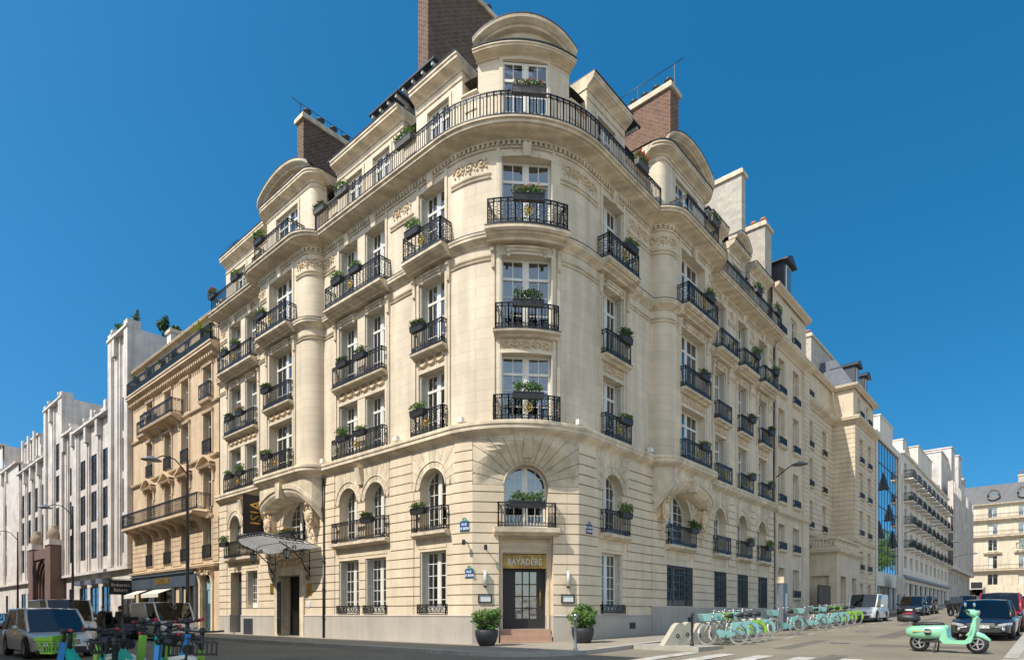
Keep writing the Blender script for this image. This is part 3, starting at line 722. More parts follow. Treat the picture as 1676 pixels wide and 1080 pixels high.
for a, b, k, zc_, ch, rise in pav:
    sweep(mb, U, a - .04, b + .04, [(DA - 1.3, zc_)] + [(DA + x, z) for x, z in cornice_prof(.42, zc_, zc_ + ch)][1:-1] + [(DA - 1.3, zc_ + ch + .05)])
    if abs((a + b) / 2 - SCU) > 1: sweep(mb, U, a, b, [(DA - .02, 22.7), (DA + .04, 22.7), (DA + .05, 22.74), (DA - .02, 22.76)])
    sweep(rf, U, a - .03, b + .03, [(DA - 1.3, zc_ + ch + .03), (DA + .44, zc_ + ch + .01), (DA + .45, zc_ + ch + .05), (DA - 1.3, zc_ + ch + .13)])
    for q in (a, b): # pavilion cheeks
        pr = [U.P(q, 21.9, DA), U.P(q, 23.1, DA), U.P(q, 23.1, DA - 1.3), U.P(q, 21.9, DA - 1.3)]; mb.face(pr)
    if k:
        a2, b2 = (a + .75, b - .75) if (b - a) > 5 else (a + .02, b - .02)
        c, hw = (a2 + b2) / 2, (b2 - a2) / 2; zt_ = zc_ + ch - .05
        zf = lambda t: rise * (math.sqrt(max(0, 1.35 ** 2 - ((t - c) / hw) ** 2)) - math.sqrt(1.35 ** 2 - 1)) / (1.35 - math.sqrt(1.35 ** 2 - 1))
        n = 22; X = [a2 + (b2 - a2) * i / n for i in range(n + 1)]
        pr = [(DA, zt_), (DA + .26, zt_ + .02), (DA + .3, zt_ + .08), (DA + .36, zt_ + .1), (DA + .46, zt_ + .17), (DA + .5, zt_ + .2), (DA + .52, zt_ + .3), (DA, zt_ + .34)]
        for i in range(n):
            t0, t1 = X[i], X[i + 1]
            sweep(mb, U, t0, t1, pr, caps=(i in (0, n - 1)), zf=lambda t: zf(max(a2, min(b2, t))))
            if True:
                mb.face([U.P(t0, zt_, DA + .06), U.P(t1, zt_, DA + .06), U.P(t1, zt_ + .1 + zf(t1), DA + .06), U.P(t0, zt_ + .1 + zf(t0), DA + .06)])
                rf.face([U.P(t0, zt_ + .35 + zf(t0), DA + .53), U.P(t1, zt_ + .35 + zf(t1), DA + .53), U.P(t1, zt_ + .35 + zf(t1), DA - 1.6), U.P(t0, zt_ + .35 + zf(t0), DA - 1.6)])
                rf.face([U.P(t0, zt_ + .35 + zf(t0), DA + .53), U.P(t1, zt_ + .35 + zf(t1), DA + .53), U.P(t1, zt_ + .31 + zf(t1), DA + .53), U.P(t0, zt_ + .31 + zf(t0), DA + .53)])
        mb.face([U.P(x, zt_, DA - 1.6) for x in (a2, b2)] + [U.P(x, zt_ + .35 + zf(x), DA - 1.6) for x in X[::-1]])
        sweep(mb, U, a2 + .35, b2 - .35, [(DA + .05, zt_ + .1), (DA + .1, zt_ + .1), (DA + .1, zt_ + .14), (DA + .05, zt_ + .14)])
B('attic_cornices', mb, M['trim']); B('attic_flashing', rf, M['lead'])
# roof
mb = MB(); st = FP.st(0, FP.L)
for (d0, z0), (d1, z1) in zip([(-1.0, 21.9), (-1.15, 22.0), (-2.4, 25.2)], [(-1.15, 22.0), (-2.4, 25.2), (-4.5, 25.9)]):
    for a, b in zip(st, st[1:]): mb.face([FP.P(a, z0, d0), FP.P(b, z0, d0), FP.P(b, z1, d1), FP.P(a, z1, d1)])
top = [FP.P(a, 25.9, -4.5) for a in st]; mb.face(top + [Vector((25.6, 12, 25.9)), Vector((12, 12, 25.9)), Vector((12, 25, 25.9))])
B('mansard_roof', mb, M['slate'])
mb = MB(); mb.box(.8, 12, 25.02, 25.3, 0, 23.2); mb.box(25.62, 25.9, .8, 12, 0, 23.2); mb.box(11.9, 12.1, 12.2, 25, 0, 25.8); mb.box(12.2, 25.6, 11.9, 12.1, 0, 25.8); B('party_walls', mb, M['render'])
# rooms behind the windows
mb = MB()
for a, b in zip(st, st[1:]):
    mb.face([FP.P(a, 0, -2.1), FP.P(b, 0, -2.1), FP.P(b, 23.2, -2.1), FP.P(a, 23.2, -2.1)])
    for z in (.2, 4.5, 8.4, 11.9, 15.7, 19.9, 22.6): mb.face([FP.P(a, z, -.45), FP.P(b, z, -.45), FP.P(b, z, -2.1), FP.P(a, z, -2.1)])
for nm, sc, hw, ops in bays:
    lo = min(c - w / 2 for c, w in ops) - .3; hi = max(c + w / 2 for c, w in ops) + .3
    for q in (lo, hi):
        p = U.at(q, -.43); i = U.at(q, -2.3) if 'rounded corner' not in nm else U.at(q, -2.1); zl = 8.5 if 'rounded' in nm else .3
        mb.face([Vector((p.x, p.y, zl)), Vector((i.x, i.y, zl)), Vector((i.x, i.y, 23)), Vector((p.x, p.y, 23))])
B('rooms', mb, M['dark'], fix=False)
# windows --------------------------------------------------------------------
for bi, (nm, sc, hw, ops) in enumerate(bays):
    for c, w in ops:
        cols = 2 if w < 2.2 else 2
        for f, (a, b) in FL.items():
            window(U, c, a, w, b - a, hotel, depth=.40, cols=cols, rows=3, trans=.74, shut=(w < 2.3), fat=1.1, cur=0 if bi == 4 else None)
        window(U, c, 20.25, w * (.84 if w < 2 else .95), 2.58 if bi == 4 else 2.15, hotel, depth=.5, cur=0 if bi == 4 else None, cols=cols, rows=3, trans=.72, fat=1.1)
for c, r, zs, W in arches: window(GL, c, 4.75, 2 * r, zs + r - 4.75, hotel, arch=True, depth=.43, rows=5 if r < 1 else 6, fat=1.0)
window(GL, SCG, 4.75, 1.76, 6.4 + .88 - 4.75, hotel, arch=True, depth=.43, rows=5)
for c, w, a, b, k in lowops:
    if k in ('win', 'grille'): window(GL, c, a, w, b - a, hotel, depth=.38, rows=5, shut=(k == 'win'), trans=0)
# window grilles on the right street, sill rails
for c, w, a, b, k in lowops:
    if k == 'grille':
        g = MB(); n = GL.nrm(c); t = Vector((-n.y, n.x, 0)) * -1; up = Vector((0, 0, 1))
        for i in range(int(w / .13) + 1): q = c - w / 2 + .02 + (w - .04) * i / int(w / .13); g.bar(GL.P(q, a, .03), GL.P(q, b, .03), .028)
        for z in (a + .03, a + .3, b - .3, b - .03): g.bar(GL.P(c - w / 2, z, .03), GL.P(c + w / 2, z, .03), .03)
        m = int(w / .26)
        for i in range(m):
            q = c - w / 2 + w * (i + .5) / m
            for j in range(7): g.ring(GL.P(q, a + .42 + j * .19, .04), t, up, .075, .03, .02, 7, .5 + j % 2 * 3, 5.6 + j % 2 * 3)
        o = g.build('window_grille', M['iron'], hotel, fix=False)
    if k == 'win' and a < 1.5:
        g = MB(); railing(g, rail_pts(GL, c - w / 2 - .06, c + w / 2 + .06, .1), a - .02, .38, False, .3); g.build('sill_rail', M['iron'], hotel, fix=False)
# balconies ------------------------------------------------------------------
FN = {1: 'arched level', 2: 'first floor up', 3: 'second floor up', 4: 'third floor up', 5: 'top floor'}
def boxes_for(bi): return [(-.75, .2), (.28, .95)] if bi in (0, 2) else None
for bi, (nm, sc, hw, ops) in enumerate(bays):
    lo, hi = edges[bi]; lo += .34; hi -= .34; mid = (lo + hi) / 2
    wb = .78 if bi != 4 else 1.25
    o = balcony_rail(U, lo - .18, hi + .18, 8.73, hotel, D=.31, orn=True)
    balcony_rail(U, lo - .12, hi + .12, 12.19, hotel, D=.31)
    balcony_rail(U, lo - .34, hi + .34, 15.96, hotel, D=.58, orn=True)
    side = {0: (-.9, .55), 2: (-.9, .55)}.get(bi, {1: (-.7,), 3: (-.35,), 4: (0,)}.get(bi, (.3 if bi != 6 else .35,)))
    for q, x in enumerate(side):
        wh = {0: 'left end of ', 1: 'right end of '}[q] if len(side) == 2 else ''
        if bi == 4: wb = 1.25 * .9
        for f, z, D in ((2, 9.68, .31), (3, 13.14, .31), (4, 16.91, .58)):
            if bi == 7 and f in (2, 3, 4): continue
            v = 4 if (bi, f) in ((4, 4), (0, 3)) and q else (4 if (bi, f) == (4, 4) else (3 if (bi, f) in ((0, 3),) and q == 1 else None))
            flower_box(U, mid + x * (1 if bi < 5 else 1), z, D, wb if len(side) == 1 else .72, '%s%s, %s' % (wh, nm, FN[f]), v)
# entresol balconies
def ebal(s0, s1, w, r, name='entresol_balcony', bx=(), wh='', v=None):
    mb = MB(); sweep(mb, GL, s0 - .1, s1 + .1, [(.0, 4.5), (.14, 4.52), (.2, 4.58), (.32, 4.62), (.32, 4.74), (.0, 4.75)])
    panel(mb, GL, s0 + .12, s1 - .12, 4.08, 4.42, 0)
    o = mb.build(name, M['trim'], hotel); g = MB(); railing(g, rail_pts(GL, s0, s1, .27), 4.76, .95, False); g.build('railing', M['iron'], o, fix=False)
    for x, t in bx: flower_box(GL, x, 5.7, .27, w, '%s%s, %s' % (t, wh, FN[1]), v)
for (s0, s1, i, xs) in ((gv(23.8), gv(19.9), 0, ((gv(23.5), 'left end of '),)), (gv(11.95), gv(7.85), 2, ((gv(8.9), ''),)), (gv(5.95), gv(3.98), 3, ((gv(5.35), ''),)), (SCG - 1.12, SCG + 1.12, 4, ()), (gu(4.85), gu(6.75), 5, ((gu(6.15), ''),)), (gu(10.45), gu(13.2), 6, ((gu(12.6), ''),)), (gu(16.0), gu(17.8), 7, ()), (gu(19.3), gu(21.1), 8, ((gu(20.4), ''),)), (gu(22.6), gu(24.4), 9, ((gu(23.7), ''),))):
    ebal(s0, s1, .78, 0, bx=xs, wh=bays[i][0])
flower_box(GL, SCG, 5.72, .27, 1.35, 'over the restaurant door', 1)
t = MB(); railing(t, rail_pts(GL, gv(17.2), gv(14.7), .2), 4.76, .9, False); t.build('balcony_railing', M['iron'], hotel, fix=False)
flower_box(GL, gv(16.0), 5.66, .3, 1.3, 'above the glass entrance canopy', 3)
# top-floor railings
tops = [(vc(24.9), vc(18.95)), (vc(12.95), uc(9.0)), (uc(14.8), uc(25.5))]
for a, b in tops:
    g = MB(); railing(g, rail_pts(U, a, b, .56, -.3 if a < 1 else .5), 19.88, 1.03, False, .13); g.build('balcony_railing', M['iron'], hotel, fix=False)
for c in (vc(15.95), uc(11.9)):
    g = MB(); railing(g, rail_pts(U, c - 1.75, c + 1.75, .56, -.3), 19.88, 1.03, False, .13); g.build('balcony_railing', M['iron'], hotel, fix=False)
for x, w, wh, v in ((vc(24.4), .75, 'far left end of the top balcony', 3), (vc(21.3), .75, 'far-left paired attic windows', 1), (vc(16.9), .75, 'attic of rounded bay over entrance', 1), (vc(12.3), .85, 'top balcony beside the left rounded bay', 2), (vc(10.4), .85, 'top balcony at the paired attic windows', 1), (vc(5.9), .95, 'top balcony left of the corner', 0), (SCU, 1.25, 'top balcony at the rounded corner', 4), (uc(7.0), .85, 'top balcony right of the corner', 3), (uc(12.8), .85, 'attic of right-street rounded bay', 2), (uc(20.9), .8, 'top balcony at arched right-street dormer', 2), (uc(24.3), .8, 'right end of the top balcony', 2)):
    flower_box(U, x, 20.88, .56, w, wh, v, 'potgrey' if w > .8 else 'pot')
# corbels carrying the two rounded bays
def corbel(mp, nm):
    mb = MB(); N = 28
    yb = lambda x: .78 if abs(x) < 2.1 else math.sqrt(max(0, .78 ** 2 - ((abs(x) - 2.1) * 1.03) ** 2))
    zf = lambda x: 6.35 + 1.5 * math.sqrt(max(0, 1 - (x / 2.86) ** 2))
    pr = None
    for i in range(N + 1):
        x = -2.85 + 5.7 * i / N; y = yb(x); z = zf(x)
        q = [mp(x, y, 8.2), mp(x, y, z + .22), mp(x, y + .05, z + .2), mp(x, y + .05, z)] + [mp(x, y * math.cos(t * math.pi / 10), z - .62 * math.sin(t * math.pi / 10)) for t in range(6)]
        if pr:
            for k in range(len(q) - 1): mb.face([pr[k], q[k], q[k + 1], pr[k + 1]], k > 3)
        pr = q
    for a, b in ((-.2, .2),):
        mb.prism([(0, 0)] * 0 or [(a, 7.25), (b, 7.25), (b + .06, 8.15), (a - .06, 8.15)], 'y', 0, 1) if False else None
        P = [mp(x, y, z) for y in (.6, .98) for x, z in ((-.17, 7.35), (.17, 7.35), (.24, 8.15), (-.24, 8.15))]
        for f in ((0, 1, 2, 3), (7, 6, 5, 4), (0, 4, 5, 1), (1, 5, 6, 2), (2, 6, 7, 3), (3, 7, 4, 0)): mb.face([P[i] for i in f])
    B('bay_corbel', mb, M['trim'])
    for sg in (-1, 1):
        cv = MB(); c = mp(sg * 2.15, .42, 6.3); e1 = (mp(1, 0, 0) - mp(0, 0, 0)).normalized(); up = Vector((0, 0, 1)); o1 = (mp(0, 1, 0) - mp(0, 0, 0)).normalized()
        for k in range(20):
            a = k * math.pi / 10; cv.ball(c + e1 * .27 * math.cos(a) + up * .45 * math.sin(a), .075 + .02 * (k % 2), 6, 4)
        cv.ball(c - o1 * .05, .22, 10, 6, sz=1.7)
        for k in range(12): cv.ball(c + up * (-.5 - .07 * k) + e1 * .12 * math.sin(k * 1.3) - o1 * .02 * k, .085 - .004 * k, 6, 4)
        cv.tube([c + up * .5 + o1 * -.1, c + up * .62 + o1 * .1, c + up * .5 + o1 * .2], .09, 8)
        P = [mp(sg * 2.15 + x, y, z) for x in (-.3, .3) for y, z in ((0, 5.75), (.3, 6.0), (.38, 6.7), (0, 6.9))]
        for f in ((0, 1, 2, 3), (7, 6, 5, 4), (0, 4, 5, 1), (1, 5, 6, 2), (2, 6, 7, 3)): cv.face([P[i] for i in f])
        B('carved_cartouche', cv, M['carve'])
corbel(lambda x, y, z: Vector((-y, 15.95 - x, z)), 'left'); corbel(lambda x, y, z: Vector((11.9 + x, -y, z)), 'right')
# keystone over the arched pair, over the corner arch
for c, z0, d in ((gv(9.9), 7.35, .05), (gv(21.8), 7.35, .05)): piece('keystone', M['trim'], sweep, GL, c - .17, c + .17, [(0, z0), (d + .1, z0), (d + .25, 8.12), (0, 8.12)])
mb = MB()
for x0, x1, z0, z1 in ((-.17, .17, 7.45, 8.13),):
    g = [[(SCG + x, z) for z in (z0, (z0 + z1) / 2, z1)] for x in (x0, 0, x1)]; patch(mb, g, sq, .1)
B('keystone', mb, M['trim'])
# roof dormers with bracketed eaves
def dormer(x, y, n, w, z, h, nm=None):
    n = Vector((n[0], n[1], 0)); t = Vector((-n.y, n.x, 0)); m = Matrix((t, n, Vector((0, 0, 1)))).transposed().to_4x4(); m.translation = (x, y, z)
    a = MB(); a.M = m; a.box(-w / 2, w / 2, -2.2, 0, 0, h); o = a.build('roof_dormer', M['paint'], hotel)
    b = MB(); b.M = m; b.box(-w / 2 - .25, w / 2 + .25, -2.3, .75, h, h + .08); b.build('dormer_roof', M['lead'], o)
    for i in range(4): c = MB(); c.M = m; q = -w / 2 - .05 + (w + .1) * i / 3; c.box(q - .05, q + .05, -.1, .68, h - .13, h); c.build('eaves_bracket', M['paint'], o)
    d = MB(); d.M = m; d.box(-w / 2 + .15, w / 2 - .15, -.02, .01, .2, h - .2); d.build('pane', M['pane'], o)
dormer(1.55, 13.0, (-1, 0), 1.7, 22.8, 1.9); dormer(1.55, 9.4, (-1, 0), 1.7, 23.1, 2.1); dormer(1.55, 7.0, (-1, 0), 1.9, 23.1, 2.1); dormer(1.5, 19.6, (-1, 0), 1.6, 22.8, 1.9); dormer(18.3, 1.5, (0, -1), 1.9, 22.8, 1.9); dormer(8.6, 1.6, (0, -1), 1.6, 22.9, 1.9)
M['banner'] = mat('black_banner', (.022, .02, .02), .6, var=.2)
# ---------------------------------------------------------------- chimneys
def chimney(x0, x1, y0, y1, z0, z1, m, pots, along, label, pot='lead', name='chimney', ph=.35, wire=False):
    t = thing(name, label, 'chimney', ((x0 + x1) / 2, (y0 + y1) / 2, z0)); cx, cy = t.location.x, t.location.y
    a = MB(); a.box(x0 - cx, x1 - cx, y0 - cy, y1 - cy, 0, z1 - z0); link('stack', a.mesh('stack', M[m]), t)
    a = MB(); a.box(x0 - cx - .12, x1 - cx + .12, y0 - cy - .12, y1 - cy + .12, z1 - z0, z1 - z0 + .22); a.box(x0 - cx - .05, x1 - cx + .05, y0 - cy - .05, y1 - cy + .05, z1 - z0 + .22, z1 - z0 + .34); link('capping', a.mesh('capping', M['trim']), t)
    for i in range(pots):
        f = (i + .5) / pots; px, py = ((x1 - x0) * (f - .5), 0) if along == 'x' else (0, (y1 - y0) * (f - .5))
        a = MB(); a.lathe([(.17, 0), (.14, ph), (.2, ph + .04), (.24, ph + .08), (.17, ph + .2), (.001, ph + .22)], (px, py, z1 - z0 + .34), 10); link('chimney_pot', a.mesh('chimney_pot', M[pot]), t)
    if wire:
        a = MB(); L = (x1 - x0) / 2 if along == 'x' else (y1 - y0) / 2; V = (lambda q, z: (q, 0, z)) if along == 'x' else (lambda q, z: (0, q, z)); h = z1 - z0
        for q in (-L, -L * .3, L * .4, L): a.bar(V(q, h + .3), V(q, h + wire), .03)
        a.tube([V(-L - .5, h + wire), V(L + .2, h + wire)], .02, 5); link('handrail', a.mesh('handrail', M['iron']), t)
chimney(1.0, 8.5, 16.8, 17.45, 21, 28.6, 'brick', 9, 'x', 'brown brick chimney wall above the left rounded bay', wire=1.0)
chimney(1.95, 6.6, 7.5, 8.2, 21, 31.9, 'brick', 7, 'x', 'tallest brown brick chimney beside the corner pediment')
chimney(11.9, 12.8, .45, 6.5, 21, 28.0, 'brick2', 9, 'y', 'reddish brick chimney above the right rounded bay', wire=1.5)
chimney(20.9, 21.5, .3, 5.5, 21, 28.4, 'rubble', 0, 'y', 'tall pale painted chimney wall behind the right attic')
chimney(25.65, 26.9, .55, 3.2, 20, 27.6, 'rubble', 4, 'y', 'stone chimney with red pots right of the pale chimney wall', pot='terra')
# ---------------------------------------------------------------- restaurant door, lamps, signs on the corner
cn = GL.nrm(SCG); crz = math.atan2(cn.y, cn.x) - R(90)
dp = GL.P(SCG, .78, -.62)
d = link('door', (lambda a: (a.box(-.88, .88, -.05, 0, 0, .42), a.box(-.88, -.52, -.05, 0, .42, 3.0), a.box(.34, .88, -.05, 0, .42, 3.0), a.box(-.52, .34, -.05, 0, 2.3, 2.55), a.mesh('door', M['banner']))[-1])(MB()), hotel, dp, crz)
a = MB(); a.box(-.52, .34, -.03, -.02, .42, 2.3); link('pane', a.mesh('pane', M['pane']), d)
a = MB()
for x in (-.235, .055): a.box(x - .02, x + .02, -.05, .02, .42, 2.3)
for z in (.85, 1.32, 1.8): a.box(-.52, .34, -.045, .02, z - .02, z + .02)
link('glazing_bars', a.mesh('glazing_bars', M['banner']), d)
a = MB(); a.tube([(-.66, .0, .95), (-.66, .06, .95), (-.66, .06, 1.6), (-.66, .0, 1.6)], .018, 6); link('handle', a.mesh('handle', M['gold']), d)
M['signgold'] = mat('sign_gold', (.42, .27, .06), .4, metal=.3, var=.9, scale=3, col2=(.12, .05, .01))
sg = thing('restaurant_sign', 'gold panel sign with pale lettering over the restaurant door', 'sign', GL.P(SCG, 3.2, -.34), crz)
a = MB(); a.box(-.88, .88, -.05, .0, 0, .56); link('panel', a.mesh('panel', M['signgold']), sg)
M['sgtxt'] = mat('pale_lettering', (.68, .66, .6), .5)
text('lettering', 'BAYADÈRE', .36, M['sgtxt'], sg, .008, Matrix.Translation((0, .012, .25)) @ Matrix.Rotation(R(90), 4, 'X') @ Matrix.Rotation(R(180), 4, 'Y'), sx=.8)
for o in sg.children:
    pass
stp = MB()
M['step'] = mat('tiled_step', (.42, .27, .19), .7, var=.3, scale=4, bump=.2)
for i in range(3): stp.box(-1.02, 1.02, -.7, .28 - .28 * i + .05, .1 if i == 0 else .1 + .23 * i, .33 + .23 * i)
tag(link('door_steps', stp.mesh('door_steps', M['step']), None, GL.P(SCG, 0, 0), crz), 'three pinkish steps up to the restaurant door', 'steps')
mb = MB(); sweep(mb, GL, SCG - 1.28, SCG + 1.28, [(-.4, 4.42), (.1, 4.44), (.2, 4.5), (.38, 4.56), (.4, 4.74), (-.4, 4.75)]); mb.build('door_hood', M['trim'], hotel)
mb = MB(); sweep(mb, GL, SCG - .98, SCG - .9, [(-.36, .3), (-.32, .3), (-.32, 3.95), (-.36, 3.95)]); sweep(mb, GL, SCG + .9, SCG + .98, [(-.36, .3), (-.32, .3), (-.32, 3.95), (-.36, 3.95)]); sweep(mb, GL, SCG - .98, SCG + .98, [(-.36, 3.84), (-.3, 3.84), (-.3, 3.95), (-.36, 3.95)]); mb.build('door_surround', M['trim'], hotel)
M['lampglass'] = mat('lamp_glass', (.6, .6, .57), .15, spec=.8); M['card'] = mat('menu_card', (.72, .72, .7), .6, var=.6, scale=25, col2=(.35, .35, .35))
for i, x in enumerate((-1.62, 1.66)):
    t = thing('wall_lamp', 'slim vertical wall lamp %s of the restaurant door' % ('left', 'right')[i], 'lamp', GL.P(SCG + x, 2.45, .05), crz, 'wall lamps beside the restaurant door')
    a = MB(); a.box(-.04, .04, -.02, .06, .1, .55); a.ball((0, .09, .02), .07); link('bracket', a.mesh('bracket', M['iron']), t)
    a = MB(); a.lathe([(.001, 0), (.065, .01), (.065, .6), (.001, .61)], (0, .12, .02), 10); link('glass_tube', a.mesh('glass_tube', M['lampglass']), t)
    t = thing('menu_case', 'framed menu case on the wall %s of the restaurant door' % ('left', 'right')[i], 'menu case', GL.P(SCG + x, 1.82, .05), crz, 'menu cases beside the restaurant door')
    a = MB(); a.box(-.27, .27, -.02, .06, 0, .05); a.box(-.27, .27, -.02, .06, .3, .35); a.box(-.27, -.22, -.02, .06, .05, .3); a.box(.22, .27, -.02, .06, .05, .3); link('frame', a.mesh('frame', M['iron']), t)
    a = MB(); a.box(-.22, .22, .0, .03, .05, .3); link('menu_sheet', a.mesh('menu_sheet', M['card']), t)
def spot(P, n, label):
    t = thing('spotlight', label, 'spotlight', P, math.atan2(n.y, n.x) - R(90)); a = MB(); a.bar((0, 0, 0), (0, .28, .05), .03); a.lathe([(.06, -.1), (.07, 0), (.055, .1)], (0, .3, 0), 10); link('lamp_head', a.mesh('lamp_head', M['iron']), t)
spot(GL.P(SCG - 1.62, 3.95, .05), cn, 'small dark spotlight on an arm left of the gold sign'); spot(GL.P(gv(2.95), 4.15, .05), GL.nrm(gv(2.95)), 'small dark camera on the wall between the two blue street signs')
# enamel street plates
M['enblue'] = mat('blue_enamel', (.02, .07, .30), .3, spec=.8); M['engreen'] = mat('green_enamel', (.04, .16, .09), .3); M['entxt'] = mat('white_enamel', (.75, .75, .75), .4); M['endark'] = mat('navy_enamel', (.03, .03, .10), .4)
def plate(s, z, w, h, l1, l2, top, label, blue='enblue'):
    n = GL.nrm(s); t = thing('street_sign', label, 'street sign', GL.P(s, z, .05), math.atan2(n.y, n.x) - R(90))
    a = MB(); pts = [(-w / 2, 0), (w / 2, 0), (w / 2, h)] + [(w * .33 * math.cos(k * math.pi / 8), h + .2 * h * 1.7 * math.sin(k * math.pi / 8)) for k in range(9)] + [(-w / 2, h)]
    a.prism(pts, 'y', 0, .02); link('plate', a.mesh('plate', M['engreen' if blue == 'enblue' else 'endark']), t)
    a = MB(); a.box(-w / 2 + .03, w / 2 - .03, .02, .028, .03, h - .02); link('blue_field', a.mesh('blue_field', M[blue]), t)
    Rm = Matrix.Rotation(R(180), 4, 'Z') @ Matrix.Rotation(R(90), 4, 'X')
    text('lettering', l1, h * .34, M['entxt'], t, .003, Matrix.Translation((0, .031, h * .68)) @ Rm, True); text('lettering', l2, h * .34, M['entxt'], t, .003, Matrix.Translation((0, .031, h * .28)) @ Rm, True, sx=.85)
    text('lettering', top, h * .26, M['entxt'], t, .003, Matrix.Translation((0, .023, h * 1.13)) @ Rm)
plate(gv(3.1), 4.6, .43, .4, 'RUE', 'DE BERRI', '8e Arrt', 'upper blue enamel street plate left of the restaurant door'); plate(gv(2.87), 2.78, .38, .36, 'RUE', 'DE BERRI', '8e Arr', 'lower blue enamel street plate with a bright green rim')
plate(gu(3.95), 4.62, .42, .36, "RUE D'ARTOIS", 'DE BERRI', '8e Arrt', 'dark purple street plate on the shaded wall right of the door', 'endark')
# planters by the door
def shrub_pot(x, y, z, seed, label):
    t = thing('potted_shrub', label, 'potted shrub', (x, y, z), 0, 'black pots with round shrubs at the restaurant door'); a = MB()
    a.lathe([(.001, 0), (.26, 0), (.36, .18), (.42, .38), (.43, .55), (.40, .6), (.37, .58), (.36, .5), (.001, .5)], n=24); link('pot', a.mesh('pot', M['pot']), t)
    rg = random.Random(seed); g = MB()
    for i in range(34):
        d = Vector((rg.gauss(0, 1), rg.gauss(0, 1), rg.gauss(.1, .8))).normalized() * rg.uniform(.25, .52); leaves(g, (d.x, d.y, .98 + d.z * .85), (.17, .17, .14), 60, .10, rg)
    leaves(g, (0, 0, .95), (.5, .5, .45), 500, .10, rg); link('foliage', g.mesh('foliage', M['gpaint'], fix=False), t)
    a = MB()
    for k in range(6): a.tube([(0, 0, .45), (math.cos(k) * .1, math.sin(k) * .1, .75), (math.cos(k) * .3, math.sin(k) * .3, 1.0)], [.03, .02, .01], 5)
    link('stem', a.mesh('stem', M['soil']), t)
shrub_pot(-.45, 1.45, .22, 3, 'black pot with shaded round shrub left of the door'); shrub_pot(2.5, -.75, .27, 8, 'black pot with sunlit round shrub right of the door')
# vents in the plinth
for s, z in ((gu(7.3), .75), (gu(12.9), .98)):
    a = MB(); sweep(a, GL, s - .25, s + .25, [(.05, z), (.085, z), (.085, z + .27), (.05, z + .27)])
    for k in range(5): sweep(a, GL, s - .24, s + .24, [(.08, z + .03 + k * .05), (.1, z + .03 + k * .05), (.085, z + .055 + k * .05)])
    a.build('plinth_vent', M['lead'], hotel)
# small floodlights on the cornice
for k, (s, lb) in enumerate(((vc(12.9), 'left bay'), (vc(7.1), 'paired windows'), (vc(3.2), 'corner, left'), (uc(3.2), 'corner, right'), (uc(8.7), 'right bay'))):
    a = MB(); n = U.nrm(s); a.box(-.13, .13, -.1, .08, 0, .2); a.box(-.02, .02, -.02, .02, -.05, 0)
    tag(link('floodlight', a.mesh('floodlight', M['paint']), None, U.P(s, 8.82, .2), math.atan2(n.y, n.x) - R(90)), 'small pale floodlight box on the stone band, ' + ('beside the left rounded bay', 'between the paired and single windows', 'just left of the corner bay', 'just right of the corner bay', 'left of the right rounded bay')[k], 'floodlight', 'floodlights on the stone band')
# ---------------------------------------------------------------- hotel entrance, canopy, banner
mb = MB(); c, hw = gv(16.4), 1.35
for sgn in (-1, 1):
    q = c + sgn * (hw - .22); sweep(mb, GL, min(q, q + sgn * .4), max(q, q + sgn * .4), [(-.6, .2), (.1, .2), (.1, 3.8), (-.6, 3.8)])
sweep(mb, GL, c - hw, c + hw, [(-.6, 3.45), (.1, 3.45), (.12, 3.8), (-.6, 3.8)]); mb.build('entrance_surround', M['trim'], hotel)
mb = MB(); scroll(mb, GL, c - 1.3, c + 1.3, 4.15, .25, .08, 4); swag(mb, GL, c - 1.2, c + 1.2, 4.5, .15, .1, 4); mb.build('entrance_carving', M['carve'], hotel)
mb = MB(); sweep(mb, GL, c - .95, c + .95, [(-.7, .15), (-.66, .15), (-.66, 3.5), (-.7, 3.5)]); o = mb.build('entrance_door', M['banner'], hotel)
# open gate leaf
g = MB(); a0 = GL.P(c - 1.2, 0, .1); b0 = GL.P(c - .35, 0, .35)
for z in (.35, 1.2, 3.1): g.bar(a0 + Vector((0, 0, z)), b0 + Vector((0, 0, z)), .04)
for i in range(9): q = a0.lerp(b0, i / 8); g.bar(q + Vector((0, 0, .3)), q + Vector((0, 0, 3.15)), .03)
dx = (b0 - a0).normalized()
for i in range(4):
    for j in range(6): g.ring(a0.lerp(b0, (i + .5) / 4) + Vector((0, 0, 1.4 + j * .28)), dx, (0, 0, 1), .09, .025, .02, 8)
g.build('entrance_gate', M['iron'], hotel, fix=False)
# left service door and small openings
mb = MB(); sweep(mb, GL, gv(23.35), gv(22.3), [(-.5, .3), (-.45, .3), (-.45, 3.9), (-.5, 3.9)]); mb.build('side_door', M['lead'], hotel)
mb = MB(); sweep(mb, GL, gv(21.6), gv(20.5), [(.05, .25), (.1, .25), (.1, 1.15), (.05, 1.15)]); mb.build('cellar_hatch', M['lead'], hotel)
CC = 16.1
can = thing('glass_canopy', 'curved iron and frosted glass canopy over the hotel entrance', 'canopy', (0, CC, 4.7))
M['frost'] = mat('frosted_glass', (.75, .76, .75), .3, var=.2, scale=3, spec=.6)
_t = M['frost'].node_tree; _b = _t.nodes['Principled BSDF']; _tr = _n(_t, 'ShaderNodeBsdfTranslucent'); _tr.inputs[0].default_value = (.7, .72, .72, 1); _ms = _n(_t, 'ShaderNodeMixShader'); _ms.inputs[0].default_value = .5
_t.links.new(_b.outputs[0], _ms.inputs[1]); _t.links.new(_tr.outputs[0], _ms.inputs[2]); _t.links.new(_ms.outputs[0], _t.nodes['Material Output'].inputs[0])
def cz(y, t):  # canopy height above 4.7 at lateral y, outward fraction t
    return .02 + .62 * t ** 1.2 - .35 * max(0, abs(y) - 1.2) ** 1.3 * t * .5
